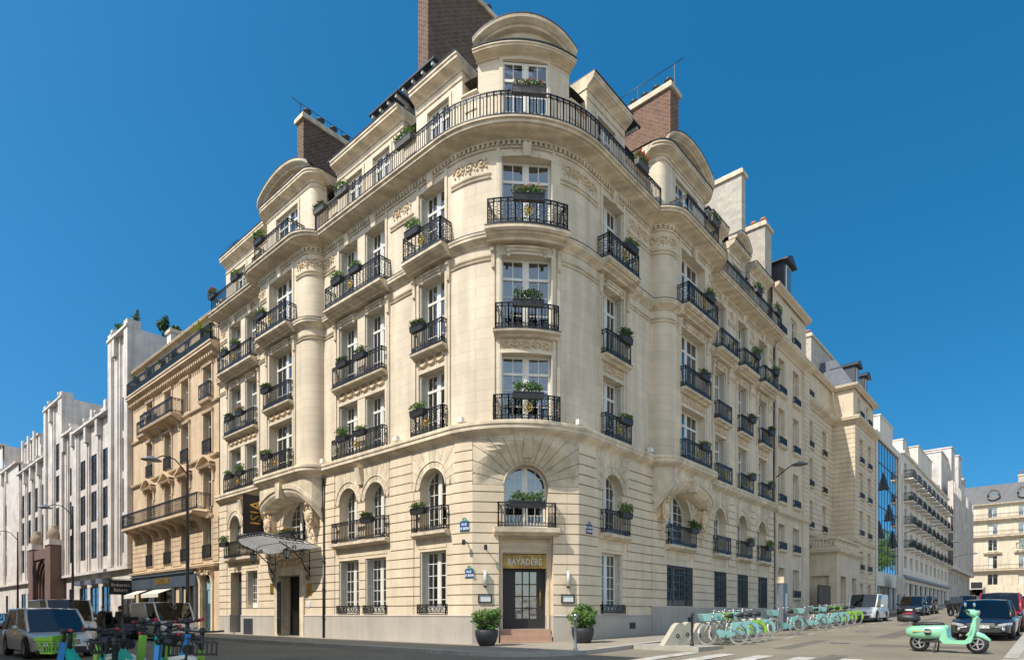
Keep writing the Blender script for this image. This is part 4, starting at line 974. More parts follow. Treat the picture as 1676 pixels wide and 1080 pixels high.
def cout(y): return 2.35 * math.sqrt(max(.02, 1 - (abs(y) / 2.95) ** 2.6)) + .15
gm, fm = MB(), MB(); N = 22; ys = [-2.8 + 5.6 * i / N for i in range(N + 1)]
for i in range(N):
    for j in range(6):
        q = []
        for (y, t) in ((ys[i], j / 6), (ys[i + 1], j / 6), (ys[i + 1], (j + 1) / 6), (ys[i], (j + 1) / 6)): q.append((-cout(y) * t, y, cz(y, t)))
        gm.face(q, True)
for i in range(N + 1):
    y = ys[i]; fm.tube([(-cout(y) * j / 6, y, cz(y, j / 6) + .0) for j in range(7)], .018, 5)
for t, w in ((1, .05), (.5, .02), (.0, .05)): fm.tube([(-cout(y) * t, y, cz(y, t)) for y in ys], w, 6)
for y in ys: fm.bar((-cout(y), y, cz(y, 1) - .09), (-cout(y), y, cz(y, 1) + .1), .03)
fm.tube([(-cout(y), y, cz(y, 1) - .1) for y in ys], .03, 5)
link('glass', gm.mesh('glass', M['frost'], fix=False), can); link('iron_frame', fm.mesh('iron_frame', M['iron']), can)
for sgn in (-1, 1):
    b = MB(); y = sgn * 1.75; b.tube([(-.05, y, -.02), (-.05, y, -1.35)], .03, 6)
    b.tube([(-.05, y, -1.3), (-.3, y, -1.0), (-.5, y, -.55), (-1.0, y, -.1), (-1.7, y, .25)], .03, 6)
    for cx_, cz_, r in ((-.25, -.45, .2), (-.5, -.2, .14), (-.22, -.95, .13), (-.9, .05, .1), (-.15, -1.42, .12)): b.ring((cx_, y, cz_), (1, 0, 0), (0, 0, 1), r, .03, .03, 12); b.ring((cx_, y, cz_), (1, 0, 0), (0, 0, 1), r * .5, .025, .03, 9)
    link('bracket', b.mesh('bracket', M['iron']), can)
    t = thing('hanging_lantern', 'glass lantern hanging under the %s side of the canopy' % ('right' if sgn < 0 else 'left'), 'lantern', (-1.3, CC + sgn * 1.75, 4.62), 0, 'lanterns under the canopy'); a = MB()
    a.tube([(0, 0, .3), (0, 0, 0)], .012, 5); a.lathe([(.03, .05), (.12, 0), (.22, -.08), (.2, -.1)], n=6); a.lathe([(.09, -.42), (.11, -.45), (.03, -.5)], n=6)
    for k in range(6): q = k * math.pi / 3; a.bar((.19 * math.cos(q), .19 * math.sin(q), -.1), (.1 * math.cos(q), .1 * math.sin(q), -.43), .02)
    link('frame', a.mesh('frame', M['iron']), t); a = MB(); a.lathe([(.18, -.1), (.09, -.42)], n=6); link('glass', a.mesh('glass', M['frost']), t)
bn = thing('vertical_banner', 'black vertical banner with rotated gold letters ISIA', 'banner', (-1.45, 18.75, 5.75))
a = MB(); a.box(0, 1.25, -.03, .03, 0, 2.15); link('panel', a.mesh('panel', M['banner']), bn)
a = MB(); a.bar((0, 0, 2.1), (1.45, 0, 2.1), .04); a.bar((0, 0, .05), (1.45, 0, .05), .04); link('bracket', a.mesh('bracket', M['iron']), bn)
text('lettering', 'ISIA', .88, M['gold'], bn, .006, Matrix.Translation((.72, -.04, 1.2)) @ Matrix.Rotation(R(90), 4, 'X') @ Matrix.Rotation(R(90), 4, 'Z'), sx=.95)
for v, z, w, h, mm, lb in ((14.35, 2.35, .42, .62, 'gold', 'square gold plaque right of the hotel entrance'), (14.4, 1.75, .34, .3, 'card', 'small white notice under the gold plaque right of the entrance'), (18.25, 2.5, .35, .6, 'gold', 'gold plaque left of the hotel entrance under the banner')):
    a = MB(); a.box(-.03, .0, -w / 2, w / 2, 0, h); a.box(-.045, -.03, -w / 2 + .04, w / 2 - .04, .04, h - .04); tag(link('wall_plaque', a.mesh('wall_plaque', M[mm]), None, (-.05, v, z)), lb, 'plaque')
a = MB(); a.tube([(-.1, 12.95, .15), (-.1, 12.95, 4.3)], .07, 8); a.tube([(-.1, 12.95, 4.3), (-.1, 12.95, 8.1)], .035, 8)
for z in (1.2, 2.6, 4.0): a.ring((-.1, 12.95, z), (1, 0, 0), (0, 1, 0), .08, .03, .05, 10)
tag(link('drainpipe', a.mesh('drainpipe', M['iron'])), 'black drainpipe beside the entrance of the corner building', 'drainpipe')
a = MB(); a.tube([(25.65, -.12, .8), (25.65, -.12, 19.3)], .045, 8)
for z in range(2, 19, 2): a.ring((25.65, -.12, z), (1, 0, 0), (0, 1, 0), .075, .03, .05, 10)
tag(link('drainpipe', a.mesh('drainpipe', M['plinth'])), 'grey drainpipe at the right end of the corner building', 'drainpipe')

t = thing('tv_antenna', 'thin television aerial on the roof edge at the left end of the corner building', 'antenna', (.9, 25.15, 20.9)); a = MB(); a.bar((0, 0, 0), (0, 0, 4.2), .04); link('mast', a.mesh('mast', M['iron']), t)
a = MB()
for z, w in ((4.0, .9), (3.4, .7), (2.8, 1.0)):
    a.bar((-.1, -w, z), (.1, w, z + .15), .025)
    for k in range(-3, 4): a.bar((-.22, w * k / 3.3, z + .07 * k / 3), (.22, w * k / 3.3, z + .07 * k / 3), .015)
link('aerial_rods', a.mesh('aerial_rods', M['iron']), t)
# ---------------------------------------------------------------- ground, pavements, road markings
def struct(name, mb, m, **kw): return tag(mb.build(name, m, None, **kw), None, None, kind='structure')
def gz(u): return ground(min(u, 170))
US = [-1500, -25, 0, 170, 1500]
def strip(mb, x0, x1, yfun0, yfun1, dz, step=None, skirt=0):
    xs = uniq([x0, x1] + [x for x in US if x0 < x < x1] + ([x0 + (x1 - x0) * i / step for i in range(1, step)] if step else []))
    for a, b in zip(xs, xs[1:]):
        P = [(a, yfun0(a), gz(a) + dz), (b, yfun0(b), gz(b) + dz), (b, yfun1(b), gz(b) + dz), (a, yfun1(a), gz(a) + dz)]; mb.face(P)
        if skirt: mb.face([P[0], P[1], (b, yfun0(b), gz(b) + dz - skirt), (a, yfun0(a), gz(a) + dz - skirt)])
mb = MB(); strip(mb, -1500, 1500, lambda x: -1500, lambda x: 1500, 0); struct('road', mb, M['asphalt'], fix=False)
KR = 3.0
def kv(u): # kerb line of the near-side pavement
    if u < -3.2 + KR: return -3.0 + KR - math.sqrt(max(0, KR * KR - (u + 3.2 - KR) ** 2))
    return -3.0
mb = MB(); strip(mb, -2.9, -.2, lambda x: kv(x) + .3 * 0 + .3, lambda x: 190, .13, 12); strip(mb, -.2, 160, lambda x: kv(x) + .3, lambda x: 60, .13)
strip(mb, 160, 172, lambda x: -200, lambda x: 60, .13); struct('pavement', mb, M['pave'], fix=False)
mb = MB(); kp = [(-3.2, 190), (-3.2, 0)] + [(-3.2 + KR - KR * math.cos(a * math.pi / 20), -KR * math.sin(a * math.pi / 20)) for a in range(11)] + [(160, -3.0)]
for i, (a, b) in enumerate(zip(kp, kp[1:])):
    def off(p, k, d):
        q = Vector(kp[k]); n0 = Vector((kp[min(k + 1, len(kp) - 1)][0] - kp[max(k - 1, 0)][0], kp[min(k + 1, len(kp) - 1)][1] - kp[max(k - 1, 0)][1])).normalized(); return q + Vector((-n0.y, n0.x)) * d
    A0, B0, A1, B1 = off(a, i, 0), off(b, i + 1, 0), off(a, i, .32), off(b, i + 1, .32)
    z = lambda q, h: (q.x, q.y, gz(q.x) + h)
    mb.face([z(A0, .14), z(B0, .14), z(B1, .14), z(A1, .14)]); mb.face([z(A0, -.1), z(B0, -.1), z(B0, .14), z(A0, .14)])
struct('kerb', mb, M['kerb'], fix=False)
mb = MB(); strip(mb, 2.5, 158, lambda x: -60, lambda x: -13.5, .13); struct('pavement', mb, M['pave'], fix=False)
mb = MB()
for a, b in ((2.2, 60), (60, 158)): mb.face([(a, -13.5, gz(a) + .14), (b, -13.5, gz(b) + .14), (b, -13.2, gz(b) + .14), (a, -13.2, gz(a) + .14)]); mb.face([(a, -13.2, gz(a) - .1), (b, -13.2, gz(b) - .1), (b, -13.2, gz(b) + .14), (a, -13.2, gz(a) + .14)])
mb.face([(2.2, -60, gz(2.2) + .14), (2.5, -60, gz(2.5) + .14), (2.5, -13.2, gz(2.5) + .14), (2.2, -13.2, gz(2.2) + .14)]); mb.face([(2.2, -60, 0), (2.2, -13.2, 0), (2.2, -13.2, gz(2.2) + .14), (2.2, -60, gz(2.2) + .14)])
struct('kerb', mb, M['kerb'], fix=False)
mb = MB(); M['concrete'] = mat('pale_concrete', (.36, .335, .28), .85, var=.4, scale=3, bump=.4)
pl = [(2.3, -3.05), (9.8, -3.05), (8.9, -4.1), (4.2, -4.3), (3.7, -5.7), (2.2, -5.5)]
mb.prism(pl, 'z', .1, .31); struct('kerb_platform', mb, M['concrete'])
lines = MB()
for k in range(7): y = -5.2 - k * 1.15; lines.face([(-1.8, y, gz(-1.8) + .005), (1.9, y, gz(1.9) + .009), (1.9, y - .5, gz(1.9) + .009), (-1.8, y - .5, gz(-1.8) + .005)])
for k in range(12): a = 10 + k * 3.2; lines.face([(a, -5.75, gz(a) + .004), (a + 1.1, -5.75, gz(a + 1.1) + .004), (a + 1.1, -5.63, gz(a + 1.1) + .004), (a, -5.63, gz(a) + .004)])
for a, b in ((9, 25),): lines.face([(a, -11.1, gz(a) + .004), (b, -11.1, gz(b) + .004), (b, -11.0, gz(b) + .004), (a, -11.0, gz(a) + .004)])
lines.face([(3.9, -3.3, .25), (5.0, -5.0, .25), (4.9, -5.1, .25), (3.8, -3.4, .25)]) if False else None
struct('road_marking', lines, M['line'], fix=False)
# ---------------------------------------------------------------- neighbouring buildings: helper
_fw = {}
def far_win(w, h, kind):
    k = (round(w, 2), round(h, 2), kind)
    if k in _fw: return _fw[k]
    a = MB(); f = .07
    a.box(-w / 2, -w / 2 + f, -.03, .04, 0, h); a.box(w / 2 - f, w / 2, -.03, .04, 0, h); a.box(-w / 2 + f, w / 2 - f, -.03, .04, h - f, h); a.box(-w / 2 + f, w / 2 - f, -.03, .04, 0, f)
    if kind != 'single': a.box(-.05, .05, -.03, .04, f, h - f)
    if kind == 'bars':
        for i in range(1, 4): a.box(-w / 2 + f, w / 2 - f, -.02, .03, h * i / 4 - .02, h * i / 4 + .02)
    else: a.box(-w / 2 + f, w / 2 - f, -.02, .03, h * .72 - .02, h * .72 + .02)
    p = MB(); p.box(-w / 2, w / 2, -.012, -.002, 0, h); _fw[k] = (a.mesh('window_frame', M['lead' if kind in ('bars', 'dark') else 'paint']), p.mesh('pane', M['pane'])); return _fw[k]
def fwin(path, s, z, w, h, par, depth=.3, kind='two', d0=0, curt=True):
    fm, pm = far_win(w, h, kind); n = path.nrm(s); o = link('window', fm, par, path.P(s, z, d0 - depth), math.atan2(n.y, n.x) - R(90)); link('pane', pm, o)
    if curt: link('curtain', curtain_mesh(w * .94, h * .97, random.choice([0, 1, 2, 3])), o)
    return o
def mkwall(name, par, path, z0, z1, ops, m, depth=.32, courses=0, fn=None, sb=(), zb=(), s0=0, s1=None, d=0):
    """ops: (s, z, w, h)"""
    sb = list(sb); zb = list(zb)
    for s, z, w, h in ops: sb += [s - w / 2, s + w / 2]; zb += [z, z + h]
    kk = []
    if courses:
        k = z0
        while k < z1: kk.append(k); k += courses
        for k in kk: zb += [k - .02, k + .02]
    def f(s, z):
        for a, b, w, h in ops:
            if abs(s - a) < w / 2 and b < z < b + h: return (d - depth, True)
        base = fn(s, z) if fn else 0
        if kk and min(abs(z - k) for k in kk) < .02: base -= .05
        return (d + base, False)
    mb = MB(); relief(mb, path, s0, path.L if s1 is None else s1, z0, z1, sb, zb, f); return mb.build(name, m, par)
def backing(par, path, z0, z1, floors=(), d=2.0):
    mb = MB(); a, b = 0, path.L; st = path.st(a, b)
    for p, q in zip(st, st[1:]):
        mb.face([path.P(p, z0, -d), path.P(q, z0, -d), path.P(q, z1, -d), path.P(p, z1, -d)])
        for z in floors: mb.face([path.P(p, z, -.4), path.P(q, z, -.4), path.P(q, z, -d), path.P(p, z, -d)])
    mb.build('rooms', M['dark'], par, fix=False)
def swp(par, name, m, path, s0, s1, prof): mb = MB(); sweep(mb, path, s0, s1, prof); return mb.build(name, m, par)
def rail_obj(par, path, s0, s1, z, h, D, orn=False, sp=.13, name='balcony_railing', m='iron'):
    mb = MB(); railing(mb, rail_pts(path, s0, s1, D), z, h, orn, sp); return mb.build(name, M[m], par, fix=False)
# ---- tan stone building left of the corner building
A = Path().to(0, 40.95).to(0, 25.12).done(); av = lambda v: A.find(0, v)
tan = thing('apartment_building', 'tan stone apartment building with one deep iron balcony, pedimented windows and a bar below', 'building', (0, 33, .2)); tan.location = (0, 0, 0)
ac = [37.1, 33.5, 30.4, 26.75]; ops = []
for v in ac:
    s = av(v); ops += [(s, 5.0, 1.2, 2.5), (s, 8.3, 1.25, 2.4), (s, 11.75, 1.2, 2.55), (s, 15.2, 1.2, 2.1)]
shop = [(av(38.2), .3, 2.6, 3.0), (av(34.3), .3, 3.4, 3.0), (av(29.6), .3, 1.6, 3.2)]
mkwall('facade_wall', tan, A, -.2, 18.4, ops + shop + [(av(27.0), .25, 1.5, 3.7)], M['tan'], depth=.35, zb=[4.4, 7.9, 4.75] + [4.75 + .35 * k + e for k in range(10) for e in (-.02, .02)], sb=[av(v) + e for v in ac for e in (-.78, .78)], fn=lambda s, z: (0 if not 4.75 < z < 7.6 or min(abs(s - av(v)) for v in ac) < .78 else (.0 if abs((z - 4.75 + .175) % .35 - .175) < .02 else .045)))
swp(tan, 'shop_cornice', M['tan'], A, 0, A.L, cornice_prof(.3, 4.3, 4.6)); swp(tan, 'main_cornice', M['tan'], A, 0, A.L, cornice_prof(.58, 17.85, 18.5)); swp(tan, 'string_course', M['tan'], A, 0, A.L, cornice_prof(.2, 11.3, 11.55)); swp(tan, 'string_course', M['tan'], A, 0, A.L, cornice_prof(.15, 14.75, 14.95))
s = .1
while s < A.L - .2: swp(tan, 'cornice_bracket', M['tan'], A, s, s + .16, [(0, 17.6), (.36, 17.72), (.36, 17.9), (0, 17.9)]); s += .34
swp(tan, 'balcony_slab', M['tan'], A, av(40.6), av(26.9) + .0, [(0, 7.6), (.5, 7.7), (.85, 7.82), (.95, 7.86), (.95, 8.02), (0, 8.04)])
rail_obj(tan, A, av(40.6), av(26.7) + .4, 8.04, 1.05, .88, True, .12)
for v in (39.9, 37.9, 36.2, 34.5, 32.6, 31.3, 29.5, 27.6): piece2 = MB(); console(piece2, A, av(v), .3, 6.85, 7.75, 0, .75); piece2.build('bracket', M['tan'], tan)
for i, v in enumerate(ac):
    s = av(v)
    for z, h, par in ((5.0, 2.5, 0), (8.3, 2.4, 0), (11.75, 2.55, 0), (15.2, 2.1, 0)):
        fwin(A, s, z, 1.2, h, tan, .3); c = MB(); 
        for g in (-.78, .62): sweep(c, A, s + g, s + g + .16, [(0, z), (.07, z), (.07, z + h + .05), (0, z + h + .05)])
        sweep(c, A, s - .82, s + .82, [(0, z + h + .05), (.12, z + h + .07), (.16, z + h + .22), (0, z + h + .25)]); c.build('window_surround', M['tan'], tan)
    c = MB() # pediment
    sweep(c, A, s - 1.05, s + 1.05, [(0, 10.75), (.3, 10.8), (.36, 10.92), (0, 10.95)])
    n = 12
    for k in range(n):
        f = lambda k: (s - 1.05 + 2.1 * k / n, .55 * (math.sin(math.pi * k / n) if i in (0, 3) else 1 - abs(2 * k / n - 1)))
        (a, za), (b, zb_) = f(k), f(k + 1); P = [A.P(x, 10.9 + zz + o, d) for d in (0, .38) for x, zz, o in ((a, za, 0), (b, zb_, 0), (b, zb_, .14), (a, za, .14))]
        for q in ((4, 5, 6, 7), (0, 1, 5, 4), (3, 7, 6, 2)): c.face([P[j] for j in q])
        c.face([A.P(a, 10.9, .1), A.P(b, 10.9, .1), A.P(b, 10.9 + zb_, .1), A.P(a, 10.9 + za, .1)])
    for g in (-.85, .85): console(c, A, s + g, .18, 9.9, 10.78, 0, .28)
    c.build('pediment', M['tan'], tan)
    rail_obj(tan, A, s - .62, s + .62, 5.0, .85, .12, True); rail_obj(tan, A, s - .62, s + .62, 11.75, .85, .14, True)
swp(tan, 'balcony_slab', M['tan'], A, av(37.0), av(30.9), [(0, 14.6), (.4, 14.8), (.75, 15.0), (.8, 15.16), (0, 15.17)]); rail_obj(tan, A, av(37.0), av(30.9), 15.17, 1.0, .74, True)
for v in (36.5, 34.5, 32.8, 31.3): c = MB(); console(c, A, av(v), .25, 14.1, 14.95, 0, .6); c.build('bracket', M['tan'], tan)
for v in (26.75, 38.4): swp(tan, 'balcony_slab', M['tan'], A, av(v) - .8, av(v) + .8, [(0, 14.9), (.3, 15.0), (.35, 15.16), (0, 15.17)]); rail_obj(tan, A, av(v) - .75, av(v) + .75, 15.17, 1.0, .3, True)
rail_obj(tan, A, .15, A.L - .1, 18.52, .98, .5, False, .14); M['glasspanel'] = mat('dark_screen', (.03, .05, .045), .3)
mb = MB(); sweep(mb, A, .3, A.L - .2, [(.44, 18.62), (.46, 18.62), (.46, 19.0), (.44, 19.0)]); mb.build('balcony_screen', M['glasspanel'], tan)
mkwall('attic_wall', tan, A, 18.5, 20.5, [(av(v), 18.6, 1.1, 1.6) for v in ac], M['tan'], d=-.12)
for v in ac: fwin(A, av(v), 18.6, 1.1, 1.6, tan, .2, d0=-.12)
swp(tan, 'attic_cornice', M['tan'], A, 0, A.L, [(x - .12, z) for x, z in cornice_prof(.3, 20.35, 20.65)])
mb = MB()
for a, b in (((.1, 20.66), (-3, 20.9)), ((-3, 20.9), (-9, 21.2))): mb.face([A.P(0, a[1], a[0]), A.P(A.L, a[1], a[0]), A.P(A.L, b[1], b[0]), A.P(0, b[1], b[0])])
mb.face([A.P(0, z, d) for d, z in ((-.8, 18), (-.8, 20.6), (-3, 20.85), (-9, 21.15), (-9, 18))]); mb.build('zinc_roof', M['zinc'], tan)
backing(tan, A, 0, 20.5, (4.3, 7.9, 11.3, 14.8, 18.1)); mb = MB(); mb.box(.4, 9, 40.93, 40.97, 0, 20.5); mb.build('party_wall', M['render'], tan)
mb = MB(); sweep(mb, A, av(40.6), av(31.9), [(.05, .25), (.12, .25), (.12, .9), (.05, .9)])
M['shop'] = mat('blue_grey_shopfront', (.055, .075, .095), .45, var=.3, scale=3)
for v in (40.6, 36.8, 36.2, 32.4, 31.0, 28.6): sweep(mb, A, av(v) - .25, av(v) + .25, [(0, .25), (.12, .25), (.12, 4.2), (0, 4.2)])
sweep(mb, A, av(40.85), av(28.4), [(0, 3.3), (.16, 3.3), (.16, 4.25), (0, 4.25)]); sweep(mb, A, av(40.8), av(28.5), [(0, 4.2), (.28, 4.2), (.28, 4.3), (0, 4.3)])
for a, b in ((40.3, 36.7), (36.4, 32.2)): panel(mb, A, av(a), av(b), 3.42, 4.12, .16, .04, .02)
mb.build('shopfront', M['shop'], tan)
text('shop_lettering', 'BENTO BAR', .62, M['gold'], tan, .02, frame4(A.P(av(34.2), 3.77, .2), (-1, 0, 0)), True, .8)
M['awning'] = mat('cream_awning', (.62, .58, .5), .8, var=.2)
for k, (v, w) in enumerate(((38.6, 2.4), (34.3, 3.4))):
    a = MB(); sweep(a, A, av(v) - w / 2, av(v) + w / 2, [(.12, 3.22), (1.0, 2.86), (1.0, 2.6), (.98, 2.6), (.98, 2.84), (.12, 3.18)]); tag(a.build('awning', M['awning'], None), ('small', 'wider')[k] + ' cream folding awning on the blue-grey bar front', 'awning')
for v in (38.2, 34.3, 29.6): mb = MB(); sweep(mb, A, av(v) - 1.6 if v != 29.6 else av(v) - .8, av(v) + 1.6 if v != 29.6 else av(v) + .8, [(-.33, .3), (-.3, .3), (-.3, 3.3), (-.33, 3.3)]); mb.build('shop_window', M['pane'], tan)
M['bluedoor'] = mat('blue_door', (.03, .10, .14), .4, var=.3, scale=4)
mb = MB(); s = av(27.0); sweep(mb, A, s - .72, s + .72, [(-.34, .25), (-.28, .25), (-.28, 3.2), (-.34, 3.2)]); 
for x0, x1 in ((-.62, -.08), (.08, .62)):
    for z0, z1 in ((.45, 1.3), (1.45, 2.9)): panel(mb, A, s + x0, s + x1, z0, z1, -.28)
mb.build('entrance_door', M['bluedoor'], tan)
mb = MB(); M['paleblue'] = mat('pale_blue_paint', (.25, .45, .5), .4)
sweep(mb, A, s - .6, s + .6, [(-.3, 3.0), (-.26, 3.0), (-.26, 3.75), (-.3, 3.75)]); sweep(mb, A, s - .35, s + .35, [(-.29, 2.1), (-.24, 2.1), (-.24, 2.95), (-.29, 2.95)]); mb.build('door_fanlight', M['paleblue'], tan)
mb = MB()
for g in (-.95, .95): console(mb, A, s + g, .3, 3.2, 4.2, 0, .35); sweep(mb, A, s + g - .13, s + g + .13, [(0, .2), (.1, .2), (.1, 3.2), (0, 3.2)])
swag(mb, A, s - .8, s + .8, 4.15, .18, .1, 2); mb.build('door_surround', M['carve'], tan)
def bush(name, label, cat, x, y, z, rad, n, seed, size=.12, m='gpaint', group=None, clumps=12, trunk=True):
    t = thing(name, label, cat, (x, y, z), 0, group); rg = random.Random(seed); g = MB()
    for i in range(clumps):
        d = Vector((rg.gauss(0, 1), rg.gauss(0, 1), rg.gauss(0, 1))).normalized() * rg.uniform(.3, .85); leaves(g, (d.x * rad[0], d.y * rad[1], rad[2] * (1.05 + d.z)), (rad[0] * .42, rad[1] * .42, rad[2] * .36), n // clumps, size, rg)
    link('foliage', g.mesh('foliage', M[m], fix=False), t)
    if trunk: a = MB(); a.tube([(0, 0, -.05), (0, 0, rad[2] * .8), (.05, .05, rad[2] * 1.4)], [.05, .035, .015], 5); link('stem', a.mesh('stem', M['soil']), t)
    a = MB(); a.lathe([(.001, -.3), (.16, -.3), (.2, 0), (.001, 0)], n=10); link('pot', a.mesh('pot', M['pot']), t); return t
for k, (v, r, h, m) in enumerate(((39.3, .45, .5, 'gdark'), (36.6, .5, .55, 'gdark'), (33.8, .45, .45, 'gpaint'), (31.6, .5, .5, 'gdark'))):
    bush('balcony_plant', ('white flowering shrub', 'leafy green shrub', 'pale bushy shrub', 'dense green shrub')[k] + ' on the roof balcony of the tan building', 'plant', -.28, v, 18.86, (r * .6, r, h), 420, 20 + k, .14, m)
# palm
t = thing('palm_plant', 'yellow-green fan palm on the roof balcony beside the corner building', 'plant', (-.28, 27.0, 18.6)); g = MB(); rg = random.Random(5)
for k in range(26):
    a = rg.uniform(0, 6.28); l = rg.uniform(.9, 1.5); e = rg.uniform(.2, 1.1); d = Vector((math.cos(a) * math.cos(e), math.sin(a) * math.cos(e), math.sin(e))); pr = None
    for j in range(7):
        f = j / 6; p = d * l * f + Vector((0, 0, 1.0 - .5 * f * f * l)); w = Vector((-math.sin(a), math.cos(a), 0)) * .09 * math.sin(math.pi * min(.98, f + .12))
        if pr: g.face([pr[0], pr[1], p + w, p - w])
        pr = (p - w, p + w)
link('fronds', g.mesh('fronds', M['palm'] if 'palm' in M else M.setdefault('palm', leafmat('palm_leaves', (.12, .2, .02), (.3, .33, .04))), fix=False), t); a = MB(); a.tube([(0, 0, 0), (0, 0, 1.0)], [.13, .1], 7); link('trunk', a.mesh('trunk', M['soil']), t)
bush('balcony_plant', 'orange and green autumnal plants on the middle balcony of the tan building', 'plant', -.35, 36.3, 16.2, (.3, .9, .3), 500, 31, .1, 'orange' if 'orange' in M else (M.setdefault('orange', leafmat('orange_leaves', (.45, .14, .03), (.12, .2, .04))) and 'orange'))
chimney(1.6, 7.0, 37.6, 38.4, 19.5, 23.4, 'render', 0, 'x', 'grey rendered chimney wall with sloping top behind the tan building')
chimney(2.5, 7.5, 30.5, 31.1, 20, 23.6, 'render', 4, 'x', 'pale chimney wall with red pots near the corner building', pot='terra')
# ---- white stone office building with fins
OFF = thing('office_building', 'long white stone office building with vertical fins, stepped towers and a brown portal', 'building', (0, 60, .2)); OFF.location = (0, 0, 0)
BP = Path().to(0, 175).to(0, 41.0).done(); bv = lambda v: BP.find(0, v)
secs = [(41.0, 46.0, 24.3, [(42.6, 2.1)], 0), (46.0, 57.0, 18.7, [(47.9, 2.0), (51.3, 2.1), (54.8, 2.1)], 21.4), (57.0, 60.8, 19.2, [(59.0, 1.2)], 21.4), (60.8, 68.3, 23.3, [(63.9, 2.2)], 0), (68.3, 82.0, 18.5, [(70.1, 1.9), (73.4, 2.0), (76.8, 2.0), (80.2, 2.0)], 21.8), (82.0, 92.0, 20.2, [(90.2, 1.2)], 24.2), (92, 103, 24.2, [(97, 2)], 0), (103, 175, 21, [(106 + 4 * k, 1.7) for k in range(17)], 0)]
def offdepth(s, z): return 0
for (v0, v1, top, cols, tier) in secs:
    s0, s1 = bv(v1), bv(v0); nF = int((top - 6.4 - 1.2) / 3.35); ops = []
    for v, w in cols:
        for k in range(nF): ops.append((bv(v), 6.5 + 3.35 * k, w, 2.75))
        if z0g := True: ops.append((bv(v), .6, w * 1.25, 3.3))
    fins = []
    for v, w in cols: fins += [(bv(v) - w / 2 - .35, .28), (bv(v) + w / 2 + .35, .28)]
    mids = sorted(bv(v) for v, w in cols)
    def fn(s, z, cols=cols):
        if z < 5.3: return 0
        d = min(abs(s - bv(v)) - w / 2 for v, w in cols)
        if d < 0: return -.03
        if d < .12: return .0
        if d < .4: return .13
        return .02 if d < .6 else .17
    sbx = []
    for v, w in cols: sbx += [bv(v) + g * (w / 2 + o) for g in (-1, 1) for o in (.12, .4, .6)]
    mkwall('facade_wall', OFF, BP, -.3, top, ops, M['white'], depth=.14, fn=fn, sb=sbx, zb=[5.3], s0=s0, s1=s1)
    mb = MB(); mb.box(.36, 11, v0 + .02, v1 - .02, 4.8 if False else .2, top) if False else None
    # side walls and roof
    mb.face([(.02, v0 + .03, 5.3), (11, v0 + .03, 5.3), (11, v0 + .03, top), (.02, v0 + .03, top)]); mb.face([(-.05, v0 + .03, top - .03), (11, v0 + .03, top - .03), (11, v1, top - .03), (-.05, v1, top - .03)])
    mb.build('side_wall', M['white'], OFF, fix=False)
    mb = MB(); sweep(mb, BP, s0, s1, [(-.3, top - .02), (.5, top - .02), (.5, top + .18), (-.3, top + .18)]); mb.build('parapet', M['white'], OFF)
    # raised fin heads
    mb = MB(); hds = []
    for v, w in cols:
        for g in (-1, 1): hds.append(v + g * (w / 2 + .95))
    for v in uniq(hds, .6): 
        if v0 + .2 < v < v1 - .2: c = MB(); c.box(-.42, .3, v - .32, v + .32, top - 1.5, top + .45); c.box(-.5, .2, v - .22, v + .22, top + .45, top + .7); c.build('fin_head', M['white'], OFF)
    if tier:
        mb = MB(); mb.box(2.0, 9, v0 + .4, v1 - .4, top - .5, tier); mb.box(1.8, 9, v0 + .3, v1 - .3, tier, tier + .2); mb.build('setback_storey', M['white'], OFF)
        v = v0 + 1.6
        while v < v1 - 1: c = MB(); c.box(1.55, 1.79, v - .3, v + .3, top, tier + .6); c.build('fin_head', M['white'], OFF); v += 3.3
    for s, z, w, h in ops: fwin(BP, s, z, w, h, OFF, .1, 'bars', curt=False)
    if v1 - v0 < 8 and not tier:
        for v in (v0 + .45, v1 - .45): c = MB(); c.box(-.4, .6, v - .43, v + .43, 5.35, top + .6); c.build('corner_fin', M['white'], OFF)
backing(OFF, BP, 0, 18, (5.2, 9.4, 12.8, 16.2))
swp(OFF, 'shop_band', M['white'], BP, 0, BP.L, [(0, 5.05), (.4, 5.05), (.4, 5.3), (0, 5.32)])
for v, w in ((47.9, 1.9), (51.2, 2.0), (54.7, 2.0)): c = MB(); sweep(c, BP, bv(v) - w / 2, bv(v) + w / 2, [(0, 4.1), (.55, 4.1), (.55, 4.5), (0, 4.6)]); c.build('shop_sign_box', M['zinc'], OFF)
# brown portal
mb = MB(); mb.box(-1.3, .0, 61.0, 63.2, .1, 8.4); mb.box(-1.3, .0, 68.4, 70.6, .1, 8.4); mb.box(-1.2, .0, 63.2, 68.4, 7.2, 8.2)
for r, d in ((2.55, -1.05), (2.2, -.85), (1.85, -.65)):
    pts = [(65.8 + r * math.cos(math.pi * k / 16), 4.6 + r * math.sin(math.pi * k / 16)) for k in range(17)]
    for a, b in zip(pts, pts[1:]):
        q = lambda p: (65.8 + (p[0] - 65.8) * 1.6, 4.6 + (p[1] - 4.6) * 1.6 + .3); mb.face([(d, *a), (d, *b), (d, min(69, max(62.6, q(b)[0])), min(7.4, q(b)[1])), (d, min(69, max(62.6, q(a)[0])), min(7.4, q(a)[1]))]); mb.face([(d, *a), (d, *b), (d + .2, *b), (d + .2, *a)])
    for g in (-1, 1): mb.box(d, d + .2, 65.8 + g * r if g > 0 else 63.2, 68.4 if g > 0 else 65.8 - r, .1, 4.65)
mb.build('portal', M['brownstone'], OFF); c = MB(); c.box(-.45, -.4, 63.3, 68.3, .1, 7.1); c.build('portal_door', M['dark'], OFF)
